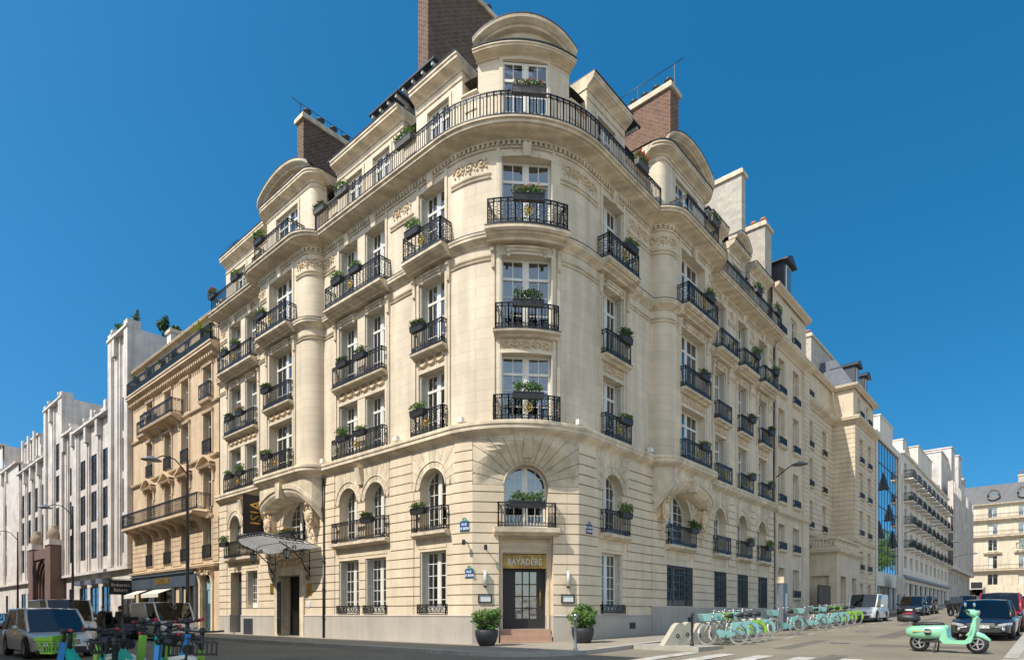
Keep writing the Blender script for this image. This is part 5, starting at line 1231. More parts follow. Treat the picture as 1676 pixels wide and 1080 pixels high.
for v in (62.1, 69.5):
    c = MB(); c.box(-1.4, .0, v - 1.2, v + 1.2, 8.4, 8.95); c.build('portal_cap', M['white'], OFF)
    c = MB(); c.lathe([(.5, 0), (.62, .3), (.66, .7), (.5, 1.0), (.3, 1.3), (.34, 1.45), (.001, 1.6)], (-.7, v, 8.95), 8); tag(c.build('stone_urn', M.setdefault('urn', mat('weathered_urn', (.30, .24, .18), .9, var=.6, scale=3)), None), 'stone urn finial on the %s pier of the brown portal' % ('near' if v < 65 else 'far'), 'urn', 'stone finials on the portal')
# roof garden
for k, (v, r, h, u) in enumerate(((44.6, .7, .8, .6), (45.6, .6, .7, 1.2), (42.6, .5, 1.0, .7), (42.0, .5, 1.15, 2.6), (41.7, .4, .8, 3.4), (60.2, .7, .5, 1.4))):
    bush('roof_plant', ('white-flowering shrub at the parapet corner', 'pale bushy shrub behind the parapet', 'slim cypress on the parapet', 'taller slim cypress behind the roof wall', 'shorter cypress at the right', 'round green bush on the second tower roof')[k] + ' of the white office building', 'plant', u, v, 24.4 if k < 5 else 19.3, (r, r, h), 700, 40 + k, .2, 'gdark' if 1 < k < 5 else 'gpaint')
t = thing('hanging_sign', 'dark hanging sign with white script between white building and bar', 'sign', (-1.7, 40.9, 2.95)); a = MB(); a.box(0, 1.6, -.04, .04, 0, 1.15); link('panel', a.mesh('panel', M['banner']), t); a = MB(); a.bar((0, 0, 1.2), (1.75, 0, 1.2), .04); link('bracket', a.mesh('bracket', M['iron']), t)
text('lettering', "Roberta's", .34, M['sgtxt'], t, .004, Matrix.Translation((.8, -.045, .75)) @ Matrix.Rotation(R(90), 4, 'X')); text('lettering', 'Bakery', .34, M['sgtxt'], t, .004, Matrix.Translation((.8, -.045, .36)) @ Matrix.Rotation(R(90), 4, 'X'))
# ---- opposite side of the left street (outside the frame; its shadow falls across the street)
OP = Path().to(-17.8, -1.2).to(-17.8, 110).done(); opp = thing('apartment_building', 'cream apartment block across the left street, outside the picture', 'building', (0, 0, 0))
ops = [(3 + 3.6 * k, z, 1.2, 2.2) for k in range(29) for z in (.6, 4.8, 8.2, 11.6, 15)]; mkwall('facade_wall', opp, OP, -.3, 21.2, ops, M['grey']); mb = MB(); mb.box(-30, -18.25, -1.2, 110, -.3, 21.2); mb.build('block', M['grey'], opp)
# ---- pale building right of the corner building
D = Path().to(25.95, 0).to(33.3, 0).done(); du = lambda u: u - 25.95
bd = thing('apartment_building', 'plain pale stone building directly right of the corner building with paired windows', 'building', (0, 0, 0)); ops = []
for c, w in ((27.3, 1.3), (30.4, 1.35)):
    s = du(c); ops += [(s, 2.6, w, 2.0), (s, 5.85, w, 1.75), (s, 9.1, w, 2.4), (s, 13.0, w, 2.5), (s, 16.5, w, 2.4)]
mkwall('facade_wall', bd, D, 0, 19.6, ops, M['grey'], depth=.4, courses=0, fn=lambda s, z: .08 if s > 5.9 or s < .3 else 0, sb=[.3, 5.9])
mkwall('attic_wall', bd, D, 19.6, 23.6, [(du(27.3), 20.7, 1.3, 2.1), (du(30.4), 20.7, 1.35, 2.1)], M['grey'], d=-.15)
mb = MB()
for k in range(31): z = 8.8 + .35 * k; sweep(mb, D, 6.0, 7.35, [(.08, z), (.12, z), (.12, z + .31), (.08, z + .31)])
mb.build('quoins', M['grey'], bd)
swp(bd, 'cornice', M['grey'], D, 0, D.L, cornice_prof(.55, 19.4, 20.1)); swp(bd, 'string_course', M['grey'], D, 0, D.L, cornice_prof(.25, 8.1, 8.45)); swp(bd, 'eaves', M['grey'], D, 0, D.L, cornice_prof(.3, 23.3, 23.7))
for s, z, w, h in ops + [(du(27.3), 20.7, 1.3, 2.1), (du(30.4), 20.7, 1.35, 2.1)]:
    fwin(D, s, z, w, h, bd, .34); rail_obj(bd, D, s - w / 2, s + w / 2, z - .02, .5, .14, False, .1, 'window_guard')
    swp(bd, 'window_sill', M['grey'], D, s - w / 2 - .15, s + w / 2 + .15, [(0, z - .25), (.12, z - .2), (.2, z - .12), (.2, z - .02), (0, z)])
mb = MB(); mb.face([D.P(0, 23.7, -.2), D.P(D.L, 23.7, -.2), D.P(D.L, 26.2, -2.4), D.P(0, 26.2, -2.4)]); mb.face([D.P(0, 26.2, -2.4), D.P(D.L, 26.2, -2.4), D.P(D.L, 26.6, -11), D.P(0, 26.6, -11)]); mb.build('roof', M['slate'], bd, fix=False)
backing(bd, D, 0, 23.5, (4.9, 8.4, 12.4, 16, 19.6)); mb = MB(); mb.box(33.25, 33.3, .4, 11, 0, 23.7); mb.build('side_wall', M['grey'], bd)
def dorm2(par, x, y, z, n, w=1.5, h=2.3, dep=2.2):
    n = Vector((n[0], n[1], 0)); t = Vector((-n.y, n.x, 0)); m = Matrix((t, n, Vector((0, 0, 1)))).transposed().to_4x4(); m.translation = (x, y, z); a = MB(); a.M = m; a.box(-w / 2, w / 2, -dep, 0, 0, h); o = a.build('roof_dormer', M['lead'], par)
    a = MB(); a.M = m; a.prism([(-w / 2 - .2, h), (w / 2 + .2, h), (w / 2 + .2, h + .12), (0, h + .6), (-w / 2 - .2, h + .12)], 'y', -dep, .3); a.build('dormer_pediment', M['lead'], o)
    a = MB(); a.M = m; a.box(-w / 2 + .3, w / 2 - .3, -.01, .06, .3, h - .2); a.build('window_frame', M['paint'], o); a = MB(); a.M = m; a.box(-w / 2 + .38, w / 2 - .38, .0, .07, .38, h - .28); a.build('pane', M['pane'], o)
dorm2(bd, 29.3, .2, 23.7, (0, -1), 1.7, 2.6)
# ---- set-back pale building with projecting wing and porch
E = Path().to(33.3, 1.95).to(47.9, 1.95).to(47.9, 0).to(56.6, 0).done()
be = thing('apartment_building', 'pale stone building with recessed front, projecting wing, slate mansard and balustraded porch', 'building', (0, 0, 0)); ops = []
for s, w in ((3.3, 1.2), (7.6, 1.2), (11.8, 1.2), (19.0, 1.35), (22.4, 1.35)): ops += [(s, z, w, h) for z, h in ((2.4, 2.0), (5.7, 1.8), (9.0, 2.4), (12.6, 2.5), (16.0, 2.3))]
mkwall('facade_wall', be, E, 0, 19.6, ops, M['grey'], depth=.4, courses=.45)
ops2 = [(s, 20.4, w, 1.9) for s, w in ((3.3, 1.2), (7.6, 1.2), (19.0, 1.35), (22.4, 1.35))]
mkwall('attic_wall', be, E, 19.6, 22.9, ops2, M['grey'], d=-.2)
swp(be, 'cornice', M['grey'], E, 0, E.L, cornice_prof(.5, 19.4, 20.0)); swp(be, 'string_course', M['grey'], E, 0, E.L, cornice_prof(.22, 8.1, 8.4)); swp(be, 'eaves', M['grey'], E, 0, E.L, cornice_prof(.3, 22.7, 23.1))
for s, z, w, h in ops + ops2:
    fwin(E, s, z, w, h, be, .34)
    if z > 2.5: rail_obj(be, E, s - w / 2, s + w / 2, z - .02, .5, .14, False, .11, 'window_guard'); swp(be, 'window_sill', M['grey'], E, s - w / 2 - .12, s + w / 2 + .12, [(0, z - .2), (.18, z - .14), (.18, z - .02), (0, z)])
mb = MB(); sl_ = [E.P(t, 23.1, -.1) for t in E.S]
for a, b in zip(E.S, E.S[1:]): mb.face([E.P(a, 23.1, -.1), E.P(b, 23.1, -.1), E.P(b, 26.6, -2.2), E.P(a, 26.6, -2.2)])
mb.face([E.P(t, 26.6, -2.2) for t in E.S] + [Vector((56.6, 12, 26.8)), Vector((33.3, 12, 26.8))]); mb.face([E.P(E.L, 23.1, -.1), Vector((56.6, 12, 23.1)), Vector((56.6, 12, 26.8)), E.P(E.L, 26.6, -2.2)]); mb.build('mansard_roof', M['slate'], be, fix=False)
backing(be, E, 0, 19.5, (4.9, 8.3, 12.2, 15.6)); dorm2(be, 50.3, .35, 23.1, (0, -1)); dorm2(be, 54.0, .35, 23.1, (0, -1)); dorm2(be, 37.5, 2.3, 23.1, (0, -1))
chimney(47.0, 54.5, 3.6, 4.5, 23, 28.3, 'rubble', 6, 'x', 'stone chimney with red pots on the slate mansard right of centre', pot='terra')
# porch
PP = Path().to(38.6, 1.9).to(38.6, -.7).to(46.6, -.7).to(46.6, 1.9).done(); pc = MB()
relief(pc, PP, 0, PP.L, .6, 6.6, [.6, 2.0, 2.6 + 1.2, 2.6 + 3.0, 2.6 + 5.0, 2.6 + 6.6], [4.6], lambda s, z: ((-.6, True) if z < 4.6 and (3.8 < s < 5.6 or 7.6 < s < 9.2) else (-.3, False) if z < 4.6 and .6 < s < 2.0 else (0, False))); pc.build('porch', M['grey'], be)
swp(be, 'porch_cornice', M['grey'], PP, 0, PP.L, cornice_prof(.35, 6.3, 6.8)); c = MB(); sweep(c, PP, 0, PP.L, [(-.2, 6.8), (.05, 6.8), (.05, 6.95), (-.2, 6.95)]); sweep(c, PP, 0, PP.L, [(-.2, 7.6), (.08, 7.6), (.08, 7.75), (-.2, 7.75)]); c.build('balustrade_rails', M['grey'], be)
c = MB(); s = .15
while s < PP.L: q = PP.at(s, -.08); c.lathe([(.05, 0), (.09, .12), (.11, .25), (.05, .45), (.08, .65)], (q.x, q.y, 6.95), 7); s += .28
tag(c.build('balusters', M['grey'], be), None, None, kind='stuff')
M['fence'] = mat('bronze_fence', (.14, .12, .10), .6, var=.3)
t = thing('metal_fence', 'brownish metal fence panels in front of the porch', 'fence', (35.2, -.2, gz(35))); a = MB(); a.box(0, 3.3, -.03, .03, .1, 2.6); link('panel', a.mesh('panel', M['fence']), t)
a = MB()
for k in range(13): a.box(k * .27, k * .27 + .05, -.07, .07, 0, 2.7)
link('slats', a.mesh('slats', M['fence']), t)
# ---- mirror glass office
GP = Path().to(56.8, 0).to(71.2, 0).done(); bg_ = thing('glass_office', 'narrow office building with a blue mirror glass front and four open vents', 'building', (0, 0, 0))
mkwall('frame_wall', bg_, GP, 1.5, 20.9, [(6.9, 6.0, 11.9, 14.2), (7.2, 1.6, 13.0, 2.9)], M['render'], depth=.25)
M['mirror'] = panemat('mirror_glass', (.05, .1, .15), .62, .82, .0006, .5); a = MB(); sweep(a, GP, .95, 12.85, [(-.3, 6.0), (-.2, 6.0), (-.2, 20.2), (-.3, 20.2)]); a.build('mirror_glazing', M['mirror'], bg_)
a = MB()
for k in range(9): s = .95 + 11.9 * k / 8; sweep(a, GP, s - .035, s + .035, [(-.2, 6), (-.17, 6), (-.17, 20.2), (-.2, 20.2)])
for k in range(7): z = 6 + 14.2 * k / 6; sweep(a, GP, .95, 12.85, [(-.2, z - .05), (-.165, z - .05), (-.165, z + .05), (-.2, z + .05)])
a.build('glazing_bars', M['lead'], bg_)
for s, z in ((2.3, 9.6), (4.6, 15.2), (7.7, 12.1), (9.6, 9.3)):
    a = MB(); w = .5; P = [GP.P(s, z + 1.9, -.15), GP.P(s + w, z + 1.9, -.15), GP.P(s + w, z, .34), GP.P(s, z, .34)]; a.face(P); Q = [GP.P(s, z, -.15), GP.P(s + w, z, -.15)]; a.face([P[0], P[3], Q[0]]); a.face([P[1], P[2], Q[1]]); a.face([Q[0], Q[1], P[2], P[3]]) if False else None; a.build('open_vent', M['lead'], bg_, fix=False)
a = MB(); sweep(a, GP, .7, 13.7, [(-1.2, 1.5), (-1.1, 1.5), (-1.1, 4.5), (-1.2, 4.5)]); a.build('dark_shopfront', M['dark'], bg_)
for k in range(5): a = MB(); sweep(a, GP, 1.2 + k * 2.8, 1.45 + k * 2.8, [(-.2, 1.5), (0.0, 1.5), (0.0, 4.5), (-.2, 4.5)]); a.build('shopfront_post', M['zinc'], bg_)
a = MB(); a.box(56.8, 71.2, .4, 10, 1, 20.9); a.build('block', M['render'], bg_)
# ---- pale block of flats with small balconies
H = Path().to(71.4, 0).to(113.5, 0).done(); bh = thing('apartment_building', 'long pale block of flats with rows of small dark balconies', 'building', (0, 0, 0)); ops = []
rows = (6.9, 9.6, 12.5, 15.4, 18.2); cx_ = [2.2 + 4.1 * k for k in range(10)]
for z in rows: ops += [(s, z + (0 if z > 7 else .3), 1.5 if z > 7 else 1.9, 2.1 if z > 7 else 1.5) for s in cx_]
ops += [(s, 2.2, 3.4, 3.2) for s in cx_]; mkwall('facade_wall', bh, H, 1.2, 21.3, ops, M['render'], depth=.4)
for s, z, w, h in ops: fwin(H, s, z, w, h, bh, .34, 'dark', curt=(z > 3))
for z in rows[1:]:
    for s in cx_:
        c = MB(); sweep(c, H, s - 1.2, s + 1.2, [(0, z - .15), (1.0, z - .12), (1.0, z + .03), (0, z + .03)]); o = c.build('balcony', M['render'], bh); c = MB(); railing(c, rail_pts(H, s - 1.15, s + 1.15, .95), z + .03, 1.0, False, .2); c.build('railing', M['iron'], o, fix=False)
rgx = random.Random(3)
for z in rows[1:]:
    for i, s in enumerate(cx_[:7]):
        if rgx.random() < .5:
            c = MB(); leaves(c, (0, 0, .3), (.8, .3, .4), 160, .16, rgx); p = H.P(s, z + .1, .6)
            tag(link('balcony_plant', c.mesh('balcony_plant', M['gdark'], fix=False), None, p), 'green balcony plant on row %s of the block of flats, %s' % ({9.6: 'one', 12.5: 'two', 15.4: 'three', 18.2: 'four'}[z], ('nearest column', 'second column', 'third column', 'fourth column', 'fifth column', 'sixth column', 'seventh column')[i]), 'plant', 'plants on the far balconies')
swp(bh, 'parapet', M['render'], H, 0, H.L, [(-.3, 21.2), (.25, 21.2), (.25, 21.5), (-.3, 21.5)]); swp(bh, 'shop_band', M['zinc'], H, 0, H.L, [(0, 5.9), (.5, 5.9), (.5, 6.2), (0, 6.3)]); backing(bh, H, 1, 21, (6.2, 9.3, 12.2, 15.1, 18))
a = MB(); a.box(71.4, 113.5, 2.3, 12, 1, 21.3); a.build('block', M['render'], bh)
for x0, x1, z1, y0 in ((72, 80, 26.5, 2.5), (80, 93, 25.0, 3.2), (93.5, 96.5, 28.2, 3.5), (97, 111, 27.6, 2.0), (75, 78.5, 28.3, 6)): a = MB(); a.box(x0, x1, y0, 14, 21.3, z1); a.box(x0 - .1, x1 + .1, y0 - .1, 14.1, z1, z1 + .15); a.build('setback_storey', M['render'], bh)
# ---- ribbed white office at the end
I = Path().to(113.7, 0).to(149, 0).done(); bi_ = thing('office_building', 'white ribbed office building at the far end of the right street', 'building', (0, 0, 0))
mkwall('facade_wall', bi_, I, 2, 24.8, [(2 + 2.4 * k, 3.5, 1.5, 5.5) for k in range(14)], M['white'], depth=.4, fn=lambda s, z: (.75 if (s % 2.4) < .75 else (.3 if (s % 2.4) < 1.2 else -.15)) if z > 10 else 0, sb=[q for k in range(15) for q in (2.4 * k, 2.4 * k + .75, 2.4 * k + 1.2)], zb=[10, 9.2])
for k in range(14): fwin(I, 2 + 2.4 * k, 3.5, 1.5, 5.5, bi_, .34, 'dark', curt=False)
swp(bi_, 'shop_band', M['white'], I, 0, I.L, [(0, 9.4), (.8, 9.4), (.8, 10.0), (0, 10.05)]); backing(bi_, I, 1, 24, ())
for x0, x1, z1, y0 in ((114, 122, 30.0, 1.0), (122, 127, 32.2, .4), (127.5, 138, 29.5, 1.5), (134, 139, 33.0, .5), (140, 146, 29.0, .6)): a = MB(); a.box(x0, x1, y0, 14, 20, z1); a.box(x0 - .15, x1 + .15, y0 - .15, 14.1, z1, z1 + .2); a.build('rooftop_tower', M['white'], bi_)
a = MB(); a.box(113.7, 149, 2.2, 14, 1, 24.8); a.build('block', M['white'], bi_)
# ---- far cross-street building
J = Path().to(166, 22).to(166, -14).done(); bj = thing('apartment_building', 'cream building closing the street end, with slate roof, oval dormers and long balconies', 'building', (0, 0, 0)); ops = []
js = [2.5 + 5.6 * k for k in range(6)] 
for s in js: ops += [(s, 8.4, 1.9, 2.5), (s, 12.2, 1.7, 3.0), (s, 16.4, 1.7, 2.6), (s, 20.2, 1.8, 2.6), (s, 24.2, 1.7, 2.4)]
mkwall('facade_wall', bj, J, 3, 27.2, ops + [(16, 4.2, 14, 3.2)], M['stone'], depth=.5)
for q, (s, z, w, h) in enumerate(ops):
    fwin(J, s, z, w, h, bj, .4, 'two'); 
    if z in (12.2, 20.2, 8.4) and q % 2: c = MB(); sweep(c, J, s - w / 2, s, [(-.4, z), (-.3, z), (-.3, z + h), (-.4, z + h)]); c.build('closed_shutter', M['shutter'], bj)
a = MB(); sweep(a, J, 9, 23, [(-.5, 4.2), (-.45, 4.2), (-.45, 7.4), (-.5, 7.4)]); a.build('shopfront', M['pane'], bj); backing(bj, J, 3, 27, (7.9, 11.8, 15.8, 19.8, 23.6), 2.5)
for z, dd in ((11.7, .9), (19.6, .9), (23.6, .9)):
    swp(bj, 'balcony_slab', M['trim'], J, 0, J.L, [(0, z - .5), (dd * .6, z - .3), (dd, z), (dd, z + .25), (0, z + .3)]); rail_obj(bj, J, .1, J.L - .1, z + .25, 1.1, .8, False, .28)
for s in js: c = MB(); sweep(c, J, s - 1.7, s + 1.7, [(0, 15.6), (.5, 15.7), (.6, 16.0), (0, 16.1)]); sweep(c, J, s - 1.1, s + 1.1, [(0, 16.0), (.5, 16.1), (.5, 16.3), (0, 16.3)]); c.build('window_hood', M['trim'], bj)
swp(bj, 'cornice', M['trim'], J, 0, J.L, cornice_prof(.7, 26.9, 27.4)); a = MB()
for (d0, z0), (d1, z1) in (((0, 27.4), (-2.6, 32.2)), ((-2.6, 32.2), (-12, 33.5))):
    for p, q in zip(J.S, J.S[1:]): a.face([J.P(p, z0, d0), J.P(q, z0, d0), J.P(q, z1, d1), J.P(p, z1, d1)])
M['farslate'] = mat('weathered_slate', (.10, .103, .11), .6, var=.4, scale=.8, streak=.2, wall=True); a.build('slate_roof', M['farslate'], bj, fix=False)
for s in (13.5, 25, 30.5): 
    c = MB(); p = J.P(s, 29.6, .2 - 1.2); c.lathe([(1.25, -1.0), (1.25, .3), (.9, .35), (.85, .0)], (p.x, p.y, p.z), 18, 'x'); o = c.build('oval_dormer', M['paint'], bj); c = MB(); c.lathe([(.001, .1), (.85, .1)], (p.x - .05, p.y, p.z), 14, 'x'); c.build('pane', M['pane'], o)
chimney(170, 173, 3, 9, 31, 34.6, 'rubble', 6, 'y', 'chimney with a row of red pots on the far slate roof', pot='terra', ph=.9); chimney(170, 172, -10.2, -7.4, 31, 33.9, 'rubble', 3, 'y', 'stone chimney with red pots at the right end of the far roof', pot='terra', ph=.9)
t = thing('shop_sign', 'square dark shop sign on the far cross-street building', 'sign', (164.6, 0, 7.6)); a = MB(); a.box(0, .3, -1.1, 1.1, 0, 1.5); link('panel', a.mesh('panel', M['banner']), t); a = MB(); 
for y0, y1, z0, z1 in ((-1.25, -1.1, -.15, 1.65), (1.1, 1.25, -.15, 1.65), (-1.1, 1.1, -.15, 0), (-1.1, 1.1, 1.5, 1.65)): a.box(-.05, .3, y0, y1, z0, z1)
link('border', a.mesh('border', M['paint']), t)
# trees that the mirror glass reflects
def tree(x, y, h, seed, label):
    t = thing('street_tree', label, 'tree', (x, y, gz(x) + .1), 0, 'trees across the right street'); rg = random.Random(seed); a = MB(); a.tube([(0, 0, 0), (.1, 0, h * .25), (0, .1, h * .5), (.1, .1, h * .8)], [.3, .24, .18, .06], 9)
    g = MB()
    for k in range(9):
        an = k * 2.4; e = h * (.35 + .05 * k); q = Vector((math.cos(an) * h * .26, math.sin(an) * h * .26, e + h * .15)); a.tube([(0, 0, e), (q.x * .5, q.y * .5, e + h * .05), q], [.12, .08, .03], 6)
    for k in range(70):
        d = Vector((rg.gauss(0, 1), rg.gauss(0, 1), rg.gauss(0, 1))).normalized() * rg.uniform(.35, 1); c = (d.x * h * .34, d.y * h * .34, h * .62 + d.z * h * .33); leaves(g, c, (h * .09, h * .09, h * .07), 60, .42, rg)
    link('trunk', a.mesh('trunk', M['soil']), t); link('crown', g.mesh('crown', M['gpaint'], fix=False), t)
tree(129, -14.9, 17, 1, 'tall street tree outside the picture, nearest one'); tree(141, -16.5, 19, 3, 'tall street tree outside the picture, middle one'); tree(152, -19, 19, 2, 'tall street tree outside the picture, farthest one')
M['rubber'] = mat('rubber', (.02, .02, .021), .8, var=.3, scale=10); M['rim'] = mat('alloy', (.45, .45, .46), .35, metal=.8); M['plast'] = mat('black_plastic', (.025, .025, .027), .5); M['headl'] = mat('headlamp', (.32, .33, .35), .12, spec=.9, var=.6, scale=18); M['tail'] = mat('tail_lamp', (.5, .02, .02), .2)
M['tint'] = panemat('car_glass', (.10, .12, .13), .06, .9, .012, 1.2); M['chrome'] = mat('chrome', (.7, .7, .7), .15, metal=1); M['platew'] = mat('number_plate', (.7, .7, .68), .5)
def cpaint(n, c, metal=.3): 
    k = 'car_' + n
    if k not in M: M[k] = mat(k, c, .32, metal=metal, var=.08, scale=2, coat=1)
    return M[k]
def wheel_mesh(r, w):
    a = MB(); a.lathe([(r * .62, -w / 2), (r * .93, -w / 2), (r, -w * .35), (r, w * .35), (r * .93, w / 2), (r * .62, w / 2)], n=24, axis='y'); t = a.mesh('tyre', M['rubber'])
    b = MB(); b.lathe([(r * .64, -w * .3), (r * .64, w * .48), (r * .58, w * .5), (r * .56, w * .3)], n=24, axis='y'); b.lathe([(.001, w * .42), (r * .16, w * .42), (r * .16, w * .3)], n=12, axis='y')
    for k in range(5):
        q = k * 2 * math.pi / 5; b.bar((r * .1 * math.cos(q), w * .36, r * .1 * math.sin(q)), (r * .6 * math.cos(q), w * .4, r * .6 * math.sin(q)), r * .16, .03, up=(0, 1, 0))
    b.lathe([(.001, -w * .1), (r * .6, -w * .1)], n=20, axis='y'); return t, b.mesh('rim', M['rim'])
_wh = {}
def car(name, label, cat, x, y, head, L, W, H, col, metal=.3, kind='hatch', group=None, plate=None, dz=0):
    """body built nose towards +x of its own frame; head = heading in degrees"""
    t = thing(name, label, cat, (x, y, gz(x) + dz), R(head), group); w2 = W / 2
    V = kind == 'van'; S = kind == 'sedan'
    hb = H * (.56 if not V else .52)        # belt height
    # body stations: x fraction, half width, top height
    if V: st = [(-.5, .9, hb * .8), (-.492, .97, hb), (-.3, 1, hb), (.0, 1, hb), (.26, 1, hb), (.36, .99, hb * .97), (.45, .93, hb * .84), (.485, .84, hb * .66), (.5, .72, hb * .5)]
    elif S: st = [(-.5, .78, hb * .72), (-.485, .88, hb * .98), (-.36, .96, hb * 1.02), (-.1, 1, hb * .98), (.15, 1, hb * .96), (.22, .99, hb * .94), (.36, .95, hb * .84), (.46, .86, hb * .72), (.492, .76, hb * .6), (.5, .66, hb * .5)]
    else: st = [(-.5, .82, hb * .85), (-.485, .92, hb * 1.0), (-.3, 1, hb), (.05, 1, hb), (.2, .99, hb * .97), (.33, .96, hb * .88), (.44, .88, hb * .76), (.485, .78, hb * .62), (.5, .68, hb * .5)]
    zb = .2; rings = []; mb = MB(); wx = (-.31, .32) if not V else (-.31, .34); wr = .33 if H < 1.7 else .34
    xs = uniq([s[0] for s in st] + [wx[i] + d * wr * 1.22 / L for i in (0, 1) for d in (-1, -.85, -.55, 0, .55, .85, 1)], .004)
    def ip(f):
        for a, b in zip(st, st[1:]):
            if a[0] <= f <= b[0]: q = (f - a[0]) / (b[0] - a[0]); return a[1] + (b[1] - a[1]) * q, a[2] + (b[2] - a[2]) * q
        return st[-1][1:]
    for f in xs:
        wd, tp = ip(f); wd *= w2; X = f * L; zl = zb + (.06 if abs(f) > .47 else 0)
        for c in wx:
            d = abs(f - c) * L
            if d < wr * 1.19: zl = max(zl, wr + math.sqrt(max(0, (wr * 1.2) ** 2 - d * d)) - .02)
        zl = min(zl, tp - .1)
        zm = zl + (tp - zl) * .55
        rings.append([mb.pt(p) for p in ((X, 0, zl), (X, wd * .82, zl), (X, wd * .97, zl + (tp - zl) * .08), (X, wd, zm), (X, wd * .985, zl + (tp - zl) * .82), (X, wd * .93, tp - .025), (X, wd * .8, tp + .005), (X, 0, tp + .03), (X, -wd * .8, tp + .005), (X, -wd * .93, tp - .025), (X, -wd * .985, zl + (tp - zl) * .82), (X, -wd, zm), (X, -wd * .97, zl + (tp - zl) * .08), (X, -wd * .82, zl))])
    n = 14
    for a, b in zip(rings, rings[1:]):
        for k in range(n): mb.f.append([a[k], a[(k + 1) % n], b[(k + 1) % n], b[k]]); mb.sm.append(True)
    mb.f.append(rings[0][:]); mb.sm.append(False); mb.f.append(rings[-1][::-1]); mb.sm.append(False)
    P = cpaint(col[0], col[1], metal); body = link('body', mb.mesh('body', P, weld=True, ang=40), t)
    # cabin: belt outline and roof outline
    if V: bx = (-.485, -.47, .0, .36); rx = (-.475, .22); rw = .86
    elif S: bx = (-.40, -.3, .0, .27); rx = (-.22, .09); rw = .70
    else: bx = (-.488, -.4, .0, .30); rx = (-.40, .12); rw = .74
    g = MB(); zr = H
    b4 = [(bx[0] * L, w2 * .84), (bx[3] * L, w2 * .84)]; r4 = [(rx[0] * L, w2 * rw), (rx[1] * L, w2 * rw)]
    Bq = [(b4[0][0], -b4[0][1], hb - .04), (b4[1][0], -b4[1][1], hb * .93), (b4[1][0], b4[1][1], hb * .93), (b4[0][0], b4[0][1], hb - .04)]
    Mx = (Bq[1][0] + .0, ); Rq = [(r4[0][0], -r4[0][1], zr - .07), (r4[1][0], -r4[1][1], zr - .07), (r4[1][0], r4[1][1], zr - .07), (r4[0][0], r4[0][1], zr - .07)]
    bow = lambda p, q, f, o: Vector(p).lerp(Vector(q), f) + Vector(o)
    g.face([Bq[0], Bq[1], Rq[1], Rq[0]]); g.face([Bq[2], Bq[3], Rq[3], Rq[2]]); g.face([Bq[3], Bq[0], Rq[0], Rq[3]])
    m0, m1 = bow(Bq[1], Bq[2], .5, (.09, 0, .0)), bow(Rq[1], Rq[2], .5, (.05, 0, .03)); g.face([Bq[1], m0, m1, Rq[1]], True); g.face([m0, Bq[2], Rq[2], m1], True)
    link('windows', g.mesh('windows', M['tint'], fix=False), t)
    c = MB(); roofp = []
    for f, dz_ in ((0, 0), (.12, .05), (.5, .075), (.85, .05), (1, .0)):
        X = Rq[0][0] + (Rq[1][0] - Rq[0][0]) * f; yy = r4[0][1] + .015; roofp.append([c.pt((X, -yy, zr - .075)), c.pt((X, -yy * .9, zr - .075 + dz_ * .75)), c.pt((X + (.05 if f == 1 else 0), 0, zr - .06 + dz_)), c.pt((X, yy * .9, zr - .075 + dz_ * .75)), c.pt((X, yy, zr - .075))])
    for a, b in zip(roofp, roofp[1:]):
        for k in range(4): c.f.append([a[k], b[k], b[k + 1], a[k + 1]]); c.sm.append(True)
    for sg in (0, 1):
        i, j = (1, 2) if sg else (0, 3); pw = .075
        for k in ((i, j)): c.tube([Bq[k], Vector(Bq[k]).lerp(Vector(Rq[k]), .5) + Vector((0, .02 * (1 if k > 1 else -1), .02)), Rq[k]], pw * .62, 6)
    for k, sg in ((0, -1), (3, 1)):
        for f in ((.52,) if not V else (.62,)):
            p = Vector(Bq[k]).lerp(Vector(Bq[1 if k == 0 else 2]), f); q = Vector(Rq[k]).lerp(Vector(Rq[1 if k == 0 else 2]), f); c.tube([p, q], .04, 5)
        c.tube([Rq[k], Rq[1 if k == 0 else 2]], .035, 5)
    if V: # solid cargo sides
        for k, sg in ((0, -1), (3, 1)):
            p0, p1 = Vector(Bq[k]), Vector(Bq[k]).lerp(Vector(Bq[1 if k == 0 else 2]), .62); q0, q1 = Vector(Rq[k]), Vector(Rq[k]).lerp(Vector(Rq[1 if k == 0 else 2]), .60); o = Vector((0, sg * .012, 0)); c.face([p0 + o, p1 + o, q1 + o, q0 + o])
    link('roof', c.mesh('roof', P), t)
    k = (round(wr, 2), .21)
    if k not in _wh: _wh[k] = wheel_mesh(*k)
    for wxx in wx:
        for sg in (-1, 1):
            wh = link('wheel', _wh[k][0], t, (wxx * L, sg * (w2 - .12), wr), 0 if sg > 0 else math.pi); link('rim', _wh[k][1], wh)
    d = MB(); d.box(-L * .44, L * .44, -w2 * .75, w2 * .75, .16, .3); d.box(L * .33, L * .42, -w2 * .8, w2 * .8, .3, .55)
    for wxx in wx: d.box(wxx * L - wr * 1.1, wxx * L + wr * 1.1, -w2 * .8, w2 * .8, .3, wr * 2.05)
    link('underbody', d.mesh('underbody', M['plast']), t)
    zh = hb * .62; xn = L * .5
